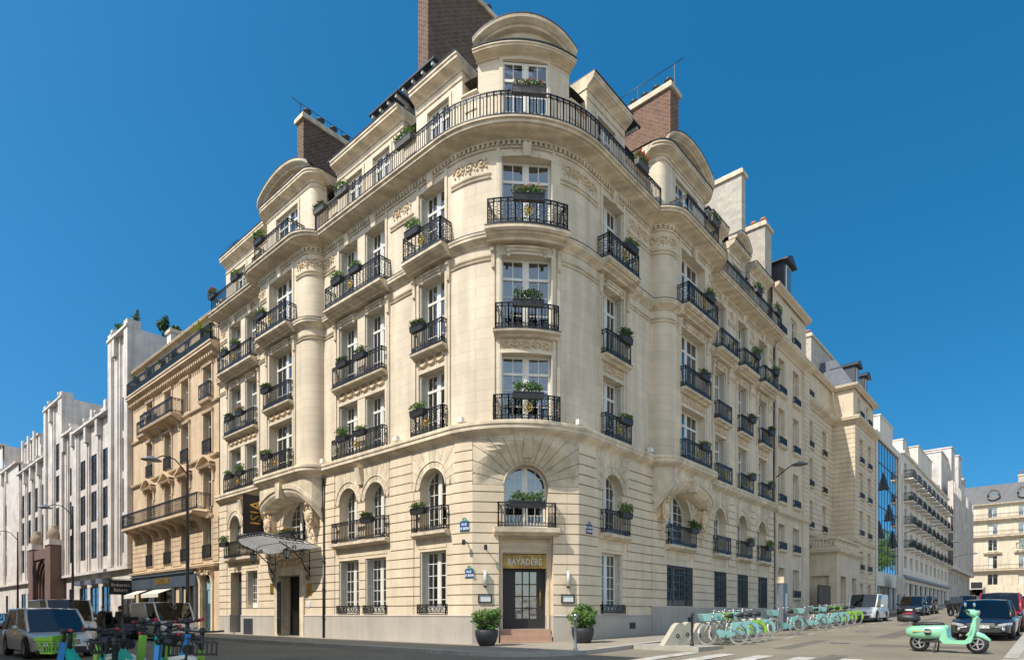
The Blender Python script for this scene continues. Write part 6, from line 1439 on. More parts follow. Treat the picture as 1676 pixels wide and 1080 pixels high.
    for sg in (-1, 1):
        h = MB(); pts = [(xn - .32, sg * w2 * .93, zh + .09), (xn - .06, sg * w2 * .70, zh + .06), (xn + .0, sg * w2 * .52, zh + .02), (xn + .01, sg * w2 * .5, zh - .05), (xn - .03, sg * w2 * .7, zh - .06), (xn - .22, sg * w2 * .92, zh - .0)]
        c0 = Vector((xn - .1, sg * w2 * .72, zh + .015)); 
        for a, b in zip(pts, pts[1:] + pts[:1]): h.face([c0 + Vector((.06, sg * .03, 0)), a, b], True); 
        link('headlight', h.mesh('headlight', M['headl']), t)
        m = MB(); m.ball((L * (.2 if not S else .17), sg * (w2 + .1), hb + .06), .11, 8, 6, sx=.7, sy=.95, sz=.75); m.bar((L * .2, sg * w2 * .9, hb - .02), (L * .2, sg * (w2 + .06), hb + .03), .04); link('mirror', m.mesh('mirror', P), t)
        m = MB(); m.box(-L * .5 - .01, -L * .5 + .08, sg * w2 * .72 - .12, sg * w2 * .72 + .12, hb * .62, hb * .88); link('tail_light', m.mesh('tail_light', M['tail']), t)
        m = MB(); m.ball((xn - .03, sg * w2 * .66, .36), .075, 8, 5, sx=.5); link('fog_light', m.mesh('fog_light', M['headl']), t)
    g = MB(); g.prism([(xn - .06, zh - .1), (xn + .02, zh - .1), (xn + .012, zh + .05), (xn - .06, zh + .05)], 'y', -w2 * .42, w2 * .42); link('grille', g.mesh('grille', M['plast']), t)
    g = MB()
    for z in (zh - .07, zh - .03, zh + .01, zh + .045): g.box(xn - .02, xn + .03, -w2 * .42, w2 * .42, z, z + .013)
    if S: g.ring((xn + .03, 0, zh - .02), (0, 1, 0), (0, 0, 1), .075, .018, .02, 16); g.ring((xn - .02, 0, hb * .80 + .02), (0, 1, 0), (0, 0, 1), .035, .01, .01, 12)
    link('grille_bars', g.mesh('grille_bars', M['chrome']), t)
    g = MB(); g.prism([(xn - .1, .24), (xn + .03, .25), (xn + .035, .38), (xn - .1, .40)], 'y', -w2 * .6, w2 * .6); link('lower_intake', g.mesh('lower_intake', M['plast']), t)
    g = MB(); g.box(xn + .02, xn + .045, -.26, .26, .40, .51); p = link('number_plate', g.mesh('number_plate', M['platew']), t)
    if plate: text('plate_characters', plate, .115, M['plast'], p, .002, Matrix.Translation((xn + .047, 0, .455)) @ Matrix.Rotation(R(90), 4, 'Z') @ Matrix.Rotation(R(90), 4, 'X'))
    g = MB()
    for sg in (-1, 1):
        for f in (.02, -.22) if not V else (.12, -.05): g.box(f * L - .08, f * L + .08, sg * w2 * .985 - .015, sg * w2 * .985 + .02, hb * .84, hb * .87)
    link('door_handles', g.mesh('door_handles', M['chrome']), t)
    return t
car('parked_car', 'black saloon with chrome grille parked behind the mint scooter', 'car', 13.9, -12.1, 180, 5.1, 1.92, 1.5, ('black', (.012, .012, .014)), .2, 'sedan', plate='AP-209-ZM')
car('parked_car', 'red hatchback parked behind the black saloon', 'car', 20.0, -12.2, 180, 4.2, 1.82, 1.78, ('red', (.36, .015, .02)), .2)
car('parked_car', 'dark car farthest in the right-hand row behind the red hatchback', 'car', 27.0, -12.3, 180, 4.4, 1.8, 1.6, ('darkgrey', (.03, .033, .037)), .2)
car('parked_van', 'small white van with black bumper parked past the hire bikes', 'van', 30.6, -4.55, 180, 4.3, 1.85, 1.85, ('white', (.68, .68, .66)), 0, 'van')
car('parked_car', 'dark blue off-road style car parked beyond the white van', 'car', 45.5, -5.0, 180, 4.6, 1.9, 1.65, ('navy', (.018, .025, .035)), .3)
car('parked_car', 'brownish car parked directly behind the dark blue one', 'car', 51.0, -5.0, 180, 4.4, 1.85, 1.65, ('bronze', (.12, .085, .06)), .4)
car('parked_car', 'grey car in mid-street behind the parked motorcycles', 'car', 62, -7.4, 180, 4.4, 1.85, 1.6, ('grey', (.18, .19, .2)), .4)
car('taxi', 'distant white taxi with a roof light', 'car', 74, -10.6, 180, 4.5, 1.8, 1.5, ('white', (.68, .68, .66)), 0, 'sedan')
car('parked_car', 'silver people carrier at the left edge facing the camera', 'car', -11.55, 11.3, -90, 4.5, 1.85, 1.62, ('silver', (.74, .69, .60)), .25, plate='BX-417-KD')
car('parked_van', 'silver delivery van left of the hotel entrance', 'van', -4.6, 21.0, -90, 4.9, 1.95, 1.98, ('silver', (.74, .69, .60)), .4, 'van')
car('parked_van', 'pale van mostly hidden behind the silver people carrier', 'van', -8.9, 21.6, -90, 4.9, 1.95, 2.1, ('cream', (.74, .72, .62)), .1, 'van')
# ---------------------------------------------------------------- hire bikes
M['aqua'] = mat('aqua_plastic', (.27, .52, .49), .45, var=.3, scale=6); M['lime'] = mat('lime_plastic', (.28, .56, .06), .4, var=.1); M['beige'] = mat('beige_metal', (.38, .36, .30), .5, var=.2); M['teal'] = mat('teal_paint', (.01, .42, .34), .4, var=.1); M['blue'] = mat('sky_blue_paint', (.02, .25, .6), .4)
def tyre(mb, c, r, w): mb.lathe([(r - w, -w * .6), (r, -w * .5), (r + w * .25, 0), (r, w * .5), (r - w, w * .6)], c, 26, 'y')
def bike_wheel(par, x, r, tm='paint'):
    a = MB(); tyre(a, (0, 0, 0), r, .045); o = link('wheel', a.mesh('tyre_' + tm, M[tm]), par, (x, 0, r)); b = MB(); b.lathe([(.035, -.05), (.035, .05)], n=8, axis='y')
    for k in range(14): q = k * math.pi / 7; b.bar((.03 * math.cos(q), .03 * (-1) ** k, .03 * math.sin(q)), ((r - .04) * math.cos(q), 0, (r - .04) * math.sin(q)), .006)
    b.ring((0, 0, 0), (1, 0, 0), (0, 0, 1), r - .045, .02, .03, 24); link('spokes', b.mesh('spokes', M['rim'], fix=False), o)
def hire_bike(cm, label):
    t = thing('hire_bike', label, 'bicycle', (0, 0, 0), 0, 'hire bikes docked along the right street'); r = .33
    bike_wheel(t, -.55, r); bike_wheel(t, .55, r)
    f = MB(); f.tube([(.36, 0, .95), (.42, 0, .72), (.2, 0, .42), (-.08, 0, .34)], [.035, .045, .05, .05], 8); f.tube([(-.08, 0, .34), (-.14, 0, .72)], .03, 8); f.tube([(.42, 0, .75), (.47, .0, .6), (.55, .06, .33)], .022, 6); f.tube([(.47, .0, .6), (.55, -.06, .33)], .022, 6); f.tube([(-.08, .04, .34), (-.55, .07, .33)], .022, 6); f.tube([(-.08, -.04, .34), (-.55, -.07, .33)], .022, 6); f.tube([(-.14, 0, .6), (-.55, .07, .33)], .016, 6)
    link('frame', f.mesh('frame', M['beige']), t)
    c = MB(); pts = [(-.88, .3), (-.92, .46), (-.82, .66), (-.62, .75), (-.4, .74), (-.24, .66), (-.28, .58), (-.45, .64), (-.62, .64), (-.78, .52), (-.84, .32)]; c.prism(pts[::-1], 'y', -.055, .055)
    c.prism([(-.66, .72), (-.3, .72), (-.22, .50), (-.34, .44), (-.5, .62)], 'y', -.062, .062); link('rear_mudguard', c.mesh('rear_mudguard', M[cm]), t)
    c = MB(); c.prism([(.3, .46), (.12, .50), (-.36, .40), (-.42, .32), (-.1, .24), (.16, .26)], 'y', -.075, .075); link('chain_case', c.mesh('chain_case', M[cm]), t)
    c = MB(); c.prism([(.84, .48), (.76, .64), (.58, .72), (.5, .7), (.58, .67), (.72, .6), (.8, .46)], 'y', -.04, .04); link('front_mudguard', c.mesh('front_mudguard', M['beige']), t)
    s = MB(); s.tube([(-.15, 0, .7), (-.18, 0, .9)], .016, 6); s.tube([(-.32, 0, .93), (-.2, 0, .94), (-.04, 0, .93)], [.085, .07, .025], 8); link('saddle', s.mesh('saddle', M['plast']), t)
    h = MB(); h.tube([(.36, 0, .93), (.33, 0, 1.08)], .022, 6); h.tube([(.2, -.28, 1.1), (.3, -.2, 1.09), (.34, 0, 1.08), (.3, .2, 1.09), (.2, .28, 1.1)], .015, 6); h.tube([(.2, -.28, 1.1), (.1, -.29, 1.11)], .02, 6); h.tube([(.2, .28, 1.1), (.1, .29, 1.11)], .02, 6); link('handlebar', h.mesh('handlebar', M['rim']), t)
    b = MB(); b.prism([(.5, .78), (.72, .78), (.84, 1.0), (.48, 1.0)], 'y', -.17, .17)
    link('basket', b.mesh('basket', M[cm]), t); b = MB(); b.tube([(-.08, .07, .34), (.0, .11, .2)], .014, 5); b.box(-.06, .07, .11, .2, .19, .21); b.tube([(-.08, -.07, .34), (-.16, -.11, .48)], .014, 5); b.box(-.22, -.1, -.2, -.11, .47, .49); link('pedals', b.mesh('pedals', M['plast']), t); return t
aqua = hire_bike('aqua', 'x'); lime = hire_bike('lime', 'x'); reg(aqua); reg(lime)
def docked(src, rx, ry, head, label, first):
    o = src if first else copy_tree(src); a = R(head); o.rotation_euler = (R(-3), 0, a); o.location = (rx + .55 * math.cos(a), ry + .55 * math.sin(a), gz(rx) + .005); o['label'] = label; o.scale = (1.13,) * 3; return o
bk = [(aqua, 5.75, -5.35, 140, 'aqua hire bike nearest the two bare docks'), (aqua, 6.7, -5.35, 140, 'second aqua hire bike, just left of the lime one'), (lime, 7.55, -5.35, 141, 'lime green hire bike within the near rank'), (aqua, 8.5, -5.35, 140, 'aqua hire bike right of the lime one in the near rank'), (aqua, 12.9, -5.2, 150, 'aqua hire bike standing alone left of the grey totem'),
      (aqua, 17.2, -5.15, 142, 'shaded aqua hire bike just right of the grey totem'), (aqua, 19.9, -5.15, 142, 'second shaded aqua bike right of the totem'), (aqua, 21.2, -5.15, 142, 'third shaded aqua bike, left of the shaded lime ones'), (lime, 23.2, -5.1, 142, 'shaded lime hire bike in the far rank'), (lime, 24.8, -5.1, 142, 'last lime hire bike in front of the white van')]
seen = set()
for s, x, y, h, lb in bk: docked(s, x, y, h, lb, id(s) not in seen); seen.add(id(s))
M['dock'] = mat('dock_casting', (.42, .39, .31), .6, var=.25, scale=5)
dk = MB(); dk.prism([(-.5, 0), (.05, 0), (.12, .06), (.42, .66), (.38, .76), (.16, .8), (.04, .72)], 'y', -.13, .13); dkm = dk.mesh('bike_dock', M['dock'])
dh = MB(); dh.ring((.1, -.135, .35), (1, 0, 0), (0, 0, 1), .06, .03, .02, 10); dhm = dh.mesh('dock_slot', M['plast'])
for i, (x, y) in enumerate(((3.0, -4.2), (3.95, -4.1), (5.05, -4.05), (6.0, -4.05), (6.95, -4.05), (7.85, -4.05), (8.8, -4.05), (9.7, -4.0), (10.6, -4.0), (11.5, -4.0), (18.6, -4.0), (21.8, -4.0))):
    o = thing('bike_dock', ('bare beige bike dock nearest the pavement corner' if i == 0 else 'second bare beige dock, behind the dark bollard' if i == 1 else 'beige dock post behind the hire bikes, ' + ('third from the corner', 'fourth from the corner', 'fifth from the corner', 'sixth from the corner', 'seventh from the corner', 'eighth from the corner', 'ninth from the corner', 'tenth, by the lone bike', 'first past the totem', 'last one past the totem')[i - 2]), 'bike dock', (x, y, gz(x) + (.1 if i < 2 else .02)), R(-25), 'bike docks'); link('post', dkm, o); link('lock_slot', dhm, o)
# lime/teal bikes and scooters in the foreground left
def AT(px, Y): X = (px - 838) / 1007 * Y; dX, dY = X - .457, Y - 21.9; return (.663 * dX + .7486 * dY, -.7486 * dX + .663 * dY)
def escooter(stem, label, px, Y, head, base='plast', basket=False):
    Y = 9.3 + (Y - 13) * .9; px += 34; x, y = AT(px, Y); t = thing('electric_scooter', label, 'scooter', (x, y, -.02), R(head), 'electric scooters parked at the lower left')
    a = MB(); tyre(a, (.55, 0, .13), .12, .04); link('wheel', a.mesh('wheel', M['rubber']), t); a = MB(); tyre(a, (-.45, 0, .13), .12, .04); link('wheel', a.mesh('wheel', M['rubber']), t)
    a = MB(); a.prism([(-.42, .1), (.35, .1), (.42, .2), (-.42, .16)], 'y', -.09, .09); a.prism([(-.62, .22), (-.45, .3), (-.3, .24), (-.4, .17)], 'y', -.05, .05); link('deck', a.mesh('deck', M[base]), t)
    a = MB(); a.bar((.52, 0, .2), (.40, 0, .98), .07, .085); link('stem', a.mesh('stem', M[stem]), t)
    a = MB(); a.bar((.55, 0, .12), (.5, 0, .3), .1, .08); a.tube([(.40, 0, .95), (.385, 0, 1.14)], .028, 8); a.tube([(.37, -.27, 1.17), (.385, 0, 1.15), (.37, .27, 1.17)], .018, 7); a.tube([(.37, .17, 1.17), (.36, .3, 1.175)], .024, 7); a.tube([(.37, -.17, 1.17), (.36, -.3, 1.175)], .024, 7); a.ball((.4, 0, 1.17), .05, 8, 5); link('handlebar', a.mesh('handlebar', M['plast']), t)
    sc_ = 1 + .09 * math.sin(px * 1.7); t.scale = (sc_,) * 3; t.rotation_euler = (R(7 * math.sin(px * .9)), 0, R(head + 25 * math.sin(px * .37)))
    if stem in ('paint', 'teal'): return
    a = MB(); a.tube([(.37, .29, 1.175), (.365, .34, 1.18)], .026, 7); a.tube([(.37, -.29, 1.175), (.365, -.34, 1.18)], .026, 7); link('grips', a.mesh('grips', M['tail']), t)
def ebike(c1, label, px, Y, head, basket):
    Y = 9.3 + (Y - 13) * .9; px += 34; x, y = AT(px, Y); t = thing('electric_bike', label, 'bicycle', (x, y, -.02), R(head), 'electric hire bikes parked at the lower left'); r = .34
    bike_wheel(t, -.56, r, 'rubber'); bike_wheel(t, .56, r, 'rubber')
    f = MB(); f.prism([(.42, .86), (.5, .74), (.1, .36), (-.14, .28), (-.2, .4), (.2, .58)], 'y', -.05, .05); f.tube([(-.12, 0, .4), (-.2, 0, .72)], .035, 8); f.tube([(.44, 0, .84), (.56, .05, .34)], .03, 7); f.tube([(-.12, .05, .36), (-.56, .07, .34)], .03, 7); link('frame', f.mesh('frame', M[c1]), t)
    c = MB(); pts = [(-.92, .3), (-.95, .48), (-.82, .68), (-.58, .76), (-.3, .72), (-.34, .66), (-.58, .7), (-.78, .62), (-.88, .46), (-.87, .3)]; c.prism(pts[::-1], 'y', -.05, .05); link('mudguard', c.mesh('mudguard', M['paint'] if c1 == 'teal' else M['plast']), t)
    s = MB(); s.tube([(-.2, 0, .7), (-.24, 0, .93)], .02, 6); s.tube([(-.4, 0, .96), (-.26, 0, .97), (-.1, 0, .96)], [.09, .07, .03], 8); link('saddle', s.mesh('saddle', M['plast']), t)
    h = MB(); h.tube([(.43, 0, .85), (.38, 0, 1.12)], .03, 7); h.tube([(.2, -.3, 1.14), (.34, -.2, 1.13), (.38, 0, 1.12), (.34, .2, 1.13), (.2, .3, 1.14)], .017, 6); h.ball((.4, 0, 1.14), .05, 8, 5); link('handlebar', h.mesh('handlebar', M['plast']), t)
    b = MB()
    for (x0, x1, z) in ((.54, .86, .98), (.57, .8, .80)): 
        for y0 in (-.19, .19): b.bar((x0, y0, z), (x1, y0, z), .022)
        b.bar((x0, -.19, z), (x0, .19, z), .022); b.bar((x1, -.19, z), (x1, .19, z), .022)
    for k in range(7):
        yy = -.19 + .063 * k; b.bar((.57, yy, .8), (.54, yy, .98), .012); b.bar((.8, yy, .8), (.86, yy, .98), .012); b.bar((.57, yy, .8), (.8, yy, .8), .012)
    for k in range(5):
        xx = .57 + .055 * k; b.bar((xx, -.19, .8), (xx, -.19, .98), .012); b.bar((xx, .19, .8), (xx, .19, .98), .012)
    if basket == 'lime': b.prism([(.52, 1.0), (.9, 1.0), (.88, 1.05), (.5, 1.08)], 'y', -.21, .21)
    link('basket', b.mesh('basket', M['lime' if basket == 'lime' else 'plast']), t); sc_ = .93 + .07 * math.sin(px * 2.1); t.scale = (sc_,) * 3; t.rotation_euler = (R(6 * math.sin(px)), 0, R(head))
ebike('teal', 'teal electric bike with lime basket, leftmost of the cluster', 122, 13.6, 118, 'lime'); escooter('blue', 'blue-stemmed scooter leftmost of the cluster', 116, 13.9, 200)
ebike('teal', 'teal electric bike in the middle of the cluster, facing left', 215, 13.4, 130, 'black'); escooter('lime', 'lime-stemmed scooter left of the dark post', 158, 14.3, 190); escooter('lime', 'lime-stemmed scooter right of the middle teal bike', 248, 14.2, 205); escooter('teal', 'teal-stemmed scooter behind the lime ones', 262, 15.0, 195); escooter('teal', 'second teal-stemmed scooter behind the cluster', 275, 15.2, 190); escooter('lime', 'lime-stemmed scooter near the cluster right end', 284, 14.4, 205)
escooter('blue', 'blue-stemmed scooter between two lime-stemmed ones', 242, 13.6, 200); escooter('blue', 'blue-stemmed scooter at the right end of the cluster', 318, 13.8, 215); ebike('lime', 'lime electric bike at the right of the cluster', 290, 13.3, 250, 'black')
escooter('paint', 'white-stemmed scooter left of the dark post', 172, 14.6, 200); ebike('teal', 'teal electric bike behind the dark post', 172, 15.2, 100, 'black')
# ---------------------------------------------------------------- mint scooter
def mint():
    M['mint'] = mat('mint_paint', (.24, .57, .36), .3, coat=.8, var=.12, scale=5); M['mintd'] = mat('mint_underside', (.16, .42, .27), .5)
    t = thing('motor_scooter', 'mint green motor scooter with black top box parked across the road', 'motor scooter', (5.35, -11.75, gz(5.3)), R(-100)); t.scale = (1.13,) * 3
    for x, r in ((-.62, .25), (.66, .25)):
        a = MB(); tyre(a, (0, 0, 0), r - .03, .085); a.lathe([(.001, .02), (r * .55, .03), (r * .56, -.03), (.001, -.02)], n=20, axis='y'); o = link('wheel', a.mesh('wheel', M['rubber']), t, (x, 0, r)); b = MB()
        for k in range(5): q = k * 1.2566; [b.bar((0, yy * 1.2, 0), (r * .56 * math.cos(q), yy, r * .56 * math.sin(q)), .04, .03) for yy in (.05, -.05)]
        b.ring((0, .04, 0), (1, 0, 0), (0, 0, 1), r * .56, .03, .08, 20); b.ring((0, -.04, 0), (1, 0, 0), (0, 0, 1), r * .56, .03, .03, 20); link('rim', b.mesh('rim', M['rim']), o)
    def loft(secs, m, nm, n=14):
        b = MB(); rings = []
        for (x, zc, hw, hh, tilt) in secs: rings.append([b.pt((x + hh * math.sin(2 * math.pi * k / n) * tilt, hw * (abs(math.cos(2 * math.pi * k / n)) ** .7) * (1 if math.cos(2 * math.pi * k / n) > 0 else -1), zc + hh * math.sin(2 * math.pi * k / n))) for k in range(n)])
        for a_, c_ in zip(rings, rings[1:]):
            for k in range(n): b.f.append([a_[k], c_[k], c_[(k + 1) % n], a_[(k + 1) % n]]); b.sm.append(True)
        b.f.append(rings[0][::-1]); b.sm.append(True); b.f.append(rings[-1][:]); b.sm.append(True); return link(nm, b.mesh(nm, M[m]), t)
    loft([(-.95, .52, .03, .04, 0), (-.9, .53, .13, .12, 0), (-.75, .53, .2, .18, 0), (-.5, .53, .23, .2, 0), (-.25, .54, .2, .2, 0), (-.08, .55, .15, .2, .2), (.0, .50, .12, .2, .3)], 'mint', 'rear_body')
    b = MB(); b.prism([(-.12, .34), (-.05, .56), (.02, .66), (.04, .6), (.06, .40), (.16, .335), (.44, .34), (.5, .42), (.56, .70), (.62, .92), (.68, .9), (.66, .6), (.58, .3), (.46, .24), (-.02, .24)], 'y', -.17, .17); link('leg_shield', b.mesh('leg_shield', M['mint'], weld=False), t)
    loft([(.5, .30, .12, .03, 0), (.56, .5, .2, .06, 1), (.60, .72, .21, .06, 1), (.64, .92, .12, .05, 1)], 'mint', 'front_apron')
    loft([(.42, .47, .03, .02, 0), (.5, .5, .07, .07, 0), (.64, .5, .085, .08, 0), (.8, .44, .08, .07, 0), (.93, .34, .04, .04, 0)], 'mint', 'front_mudguard')
    b = MB(); b.tube([(.64, .1, .28), (.62, .06, .5), (.56, 0, .95)], .03, 7); link('fork', b.mesh('fork', M['rim']), t)
    loft([(.42, 1.08, .05, .03, 0), (.46, 1.06, .12, .07, 0), (.56, 1.03, .13, .1, 0), (.64, 1.02, .08, .08, 0), (.68, 1.03, .04, .05, 0)], 'mint', 'handlebar_cowl')
    b = MB(); b.tube([(.5, -.34, 1.08), (.54, 0, 1.06), (.5, .34, 1.08)], .018, 6); b.tube([(.5, -.2, 1.07), (.49, -.36, 1.08)], .026, 7); b.tube([(.5, .2, 1.07), (.49, .36, 1.08)], .026, 7); b.tube([(.53, .22, 1.08), (.5, .34, 1.2)], .01, 5); b.tube([(.53, -.22, 1.08), (.5, -.34, 1.2)], .01, 5); link('handlebar', b.mesh('handlebar', M['plast']), t)
    for sg in (-1, 1): b = MB(); b.ball((.5, sg * .36, 1.25), .085, 10, 6, sx=.25, sz=.75); link('mirror', b.mesh('mirror', M['chrome' if sg < 0 else 'chrome']), t)
    b = MB(); b.ball((.69, 0, 1.04), .065, 10, 6, sx=.4); link('headlight', b.mesh('headlight', M['headl']), t)
    loft([(-.78, .73, .1, .02, 0), (-.74, .745, .15, .045, 0), (-.4, .75, .16, .05, 0), (-.1, .74, .12, .045, 0), (-.02, .70, .08, .04, 0)], 'plast', 'seat')
    loft([(-1.12, .88, .1, .03, 0), (-1.1, .9, .19, .1, 0), (-.95, .91, .22, .13, 0), (-.72, .9, .21, .12, 0), (-.64, .88, .15, .06, 0)], 'plast', 'top_box')
    loft([(-1.02, 1.02, .08, .012, 0), (-.95, 1.025, .14, .02, 0), (-.82, 1.025, .14, .02, 0), (-.74, 1.0, .08, .012, 0)], 'tail', 'top_box_reflector')
    b = MB(); b.bar((-.2, .1, .3), (-.25, .16, .0), .035); b.bar((-.2, -.1, .3), (-.25, -.16, .0), .035); b.bar((-.25, -.16, .02), (-.25, .16, .02), .03); b.box(-.55, -.1, -.1, .1, .26, .36); link('centre_stand', b.mesh('centre_stand', M['plast']), t)
    b = MB(); b.tube([(-.95, -.1, .78), (-.88, -.12, .82), (-.7, -.12, .76)], .014, 5); b.tube([(-.95, .1, .78), (-.88, .12, .82), (-.7, .12, .76)], .014, 5); link('rack', b.mesh('rack', M['chrome']), t)
    b = MB(); b.ball((-.93, 0, .5), .07, 8, 5, sx=.6); link('tail_light', b.mesh('tail_light', M['tail']), t)
    M['orange_s'] = mat('orange_stripe', (.6, .28, .04), .4)
    for sg in (-1, 1):
        b = MB(); b.box(-.72, -.28, sg * .228 - .008, sg * .228 + .008, .535, .555); link('stripe', b.mesh('stripe', M['orange_s']), t)
        b = MB(); b.lathe([(.001, 0), (.085, 0), (.085, .012), (.001, .012)], (-.36, sg * .232 - .006, .545), 20, 'y'); o = link('badge', b.mesh('badge', M['plast']), t)
        text('badge_lettering', 'YEGO', .062, M['sgtxt'], o, .001, Matrix.Translation((-.36, sg * .242, .545)) @ (Matrix.Rotation(R(90), 4, 'X') if sg < 0 else Matrix.Rotation(R(180), 4, 'Z') @ Matrix.Rotation(R(90), 4, 'X')), True)
mint()
# ---------------------------------------------------------------- street furniture
def lamp_post(x, y, h, label, z0=None):
    t = thing('street_lamp', label, 'street lamp', (x, y, gz(x) + .13), 0, 'street lamps on the left pavement'); a = MB(); a.lathe([(.16, 0), (.16, .8), (.11, 1.0), (.09, h * .5), (.06, h)], n=12); link('pole', a.mesh('pole', M['iron']), t)
    a = MB(); a.tube([(0, 0, h - .9), (-.3, 0, h - .5), (-.7, 0, h - .1), (-1.3, 0, h - .02), (-1.7, 0, h - .25)], .035, 7); link('arm', a.mesh('arm', M['iron']), t); a = MB(); a.lathe([(.05, .2), (.15, .15), (.42, .0), (.44, -.05), (.3, -.08), (.001, -.1)], (-1.9, 0, h - .35), 16, sx=1.2); link('lamp_head', a.mesh('lamp_head', M['zinc']), t)
def onL(px, u):
    k = (px - 838) / 1007; X0, Y0 = .457 + u * .663, 21.9 + u * .7486; return (X0 - k * Y0) / (.7486 + k * .663)
for px, ty, lb in ((307, 752, 'tall dark street lamp in front of the tan building'), (119, 828, 'tall street lamp in front of the white office building'), (29, 870, 'farthest street lamp at the left edge')):
    u = -2.5; v = onL(px, u); Y = 21.9 + u * .7486 + .663 * v; lamp_post(u, v, 1.35 + (1006 - ty) * Y / 1007 - gz(u) - .13, lb)
def wall_lamp(u, z, lab, L_=2.0):
    t = thing('wall_street_lamp', lab, 'street lamp', (u, -.2, z), 0, 'lamps on arms along the right street'); a = MB(); a.tube([(0, 0.2, -.1), (0, -L_ * .6, .5), (0, -L_ * .95, .68)], .035, 6); link('arm', a.mesh('arm', M['iron']), t); a = MB(); a.lathe([(.04, .18), (.15, .12), (.4, .0), (.42, -.05), (.28, -.1), (.001, -.14)], (0, -L_ - .25, .62), 16, sy=1.3); link('lamp_head', a.mesh('lamp_head', M['zinc']), t)
wall_lamp(25.9, 10.6, 'street lamp on a wall arm at the right end of the corner building', 1.15); wall_lamp(73, 11.6, 'street lamp on a wall arm at the start of the flats', 2.6); wall_lamp(93, 11.4, 'street lamp on a wall arm midway along the flats', 2.6); wall_lamp(114, 11.2, 'street lamp on a wall arm where the ribbed office begins', 3.2)
def bollard(x, y, lab, z, ball=True, h=1.1):
    t = thing('bollard', lab, 'bollard', (x, y, z), 0, 'pavement bollards'); a = MB(); a.lathe([(.07, 0), (.07, .06), (.045, .1), (.04, h - .15), (.055, h - .13), (.055, h - .1), (.03, h - .07)], n=12); link('post', a.mesh('post', M['zinc' if ball else 'iron']), t); a = MB()
    if ball: a.ball((0, 0, h), .065, 12, 8)
    else: a.lathe([(.055, h - .08), (.06, h - .04), (.001, h)], n=12)
    link('cap', a.mesh('cap', M['chrome' if ball else 'iron']), t)
bollard(-.55, -2.6, 'slim bollard with silver ball top at the pavement corner', gz(0) + .13); bollard(2.9, -4.95, 'dark brown bollard in front of the bare docks', .31, False, 1.15); x, y = AT(188, 9.4); bollard(x, y, 'dark round-topped post among the bikes and scooters', -.02, False, 1.05); bollard(-2.6, 24.3, 'black pavement post by the blue door', gz(0) + .13, False, 1.0)
t = thing('bike_terminal', 'tall grey curved bike-hire terminal column', 'terminal', (16.2, -3.6, gz(16) + .02)); a = MB(); a.prism([(-.32, 0), (.32, 0), (.32, 2.55), (.2, 2.65), (-.1, 2.7), (-.32, 2.6)], 'y', -.16, .16); link('column', a.mesh('column', M['zinc']), t); a = MB(); a.box(-.36, .36, -.2, .2, 2.42, 2.75); link('head', a.mesh('head', M['grey']), t); a = MB(); a.box(.0, .28, -.17, -.16, .9, 1.9); link('screen', a.mesh('screen', M['card']), t)
for k, (x, y) in enumerate(((70.5, -1.2), (72.5, -1.3))): 
    t = thing('information_board', 'leaning pale board outside the glass office, %s one' % ('nearer', 'farther')[k], 'board', (x - 9, y, gz(x))); a = MB(); a.prism([(-.6, 1.6), (1.4, 1.6), (1.4, 3.4), (-.6, 3.8)], 'y', -.05, .05); link('panel', a.mesh('panel', M['rubble']), t); a = MB(); a.bar((-.5, 0, 0), (-.2, 0, 3), .08); a.bar((1.2, 0, 0), (1.2, 0, 3), .08); link('legs', a.mesh('legs', M['zinc']), t)
# parked motorcycles and people
def moto(x, y, head, label, col):
    t = thing('motorcycle', label, 'motorcycle', (x, y, gz(x)), R(head), 'parked motorcycles'); 
    for xx in (-.65, .68): a = MB(); tyre(a, (xx, 0, .3), .28, .1); a.lathe([(.001, .02), (.16, .03), (.16, -.03), (.001, -.02)], (xx, 0, .3), 14, 'y'); link('wheel', a.mesh('wheel', M['rubber']), t)
    a = MB(); a.prism([(-.9, .75), (-.7, .6), (-.3, .35), (.3, .3), (.45, .5), (.62, .95), (.5, 1.2), (.4, 1.15), (.38, .9), (.1, .8), (-.3, .78), (-.85, .9)], 'y', -.16, .16); link('body', a.mesh('body', M[col]), t)
    a = MB(); a.prism([(.42, 1.05), (.66, .9), (.58, 1.4), (.52, 1.5)], 'y', -.14, .14); link('windscreen', a.mesh('windscreen', M['tint']), t); a = MB(); a.tube([(.66, 0, .3), (.48, 0, 1.05)], .035, 6); a.tube([(.4, -.35, 1.12), (.46, 0, 1.08), (.4, .35, 1.12)], .02, 6); link('handlebar', a.mesh('handlebar', M['plast']), t)
    a = MB(); a.box(-1.05, -.65, -.2, .2, .92, 1.22); link('top_box', a.mesh('top_box', M['plast']), t)
for i, (px, Y) in enumerate(((150, 33), (165, 33.5), (178, 32.5), (190, 31.5), (203, 31))): x, y = AT(px, Y); moto(x, y, 200 + i * 7, 'dark motorcycle in the row left of the silver van, ' + ('leftmost', 'second from left', 'middle', 'second from right', 'nearest the van')[i], 'plast' if i % 2 else 'zinc')
for i, (px, Y) in enumerate(((1556, 55), (1563, 57), (1570, 59))): x, y = AT(px, Y); moto(x, y, 200, 'distant motorcycle behind the brownish car, ' + ('left', 'middle', 'right')[i], 'plast')
M['skin'] = mat('skin', (.45, .28, .2), .6); M['darkcloth'] = mat('dark_clothing', (.02, .022, .028), .9, var=.3, scale=8); M['jean'] = mat('denim', (.05, .07, .12), .9, var=.3, scale=8); M['hair'] = mat('dark_hair', (.03, .02, .015), .8)
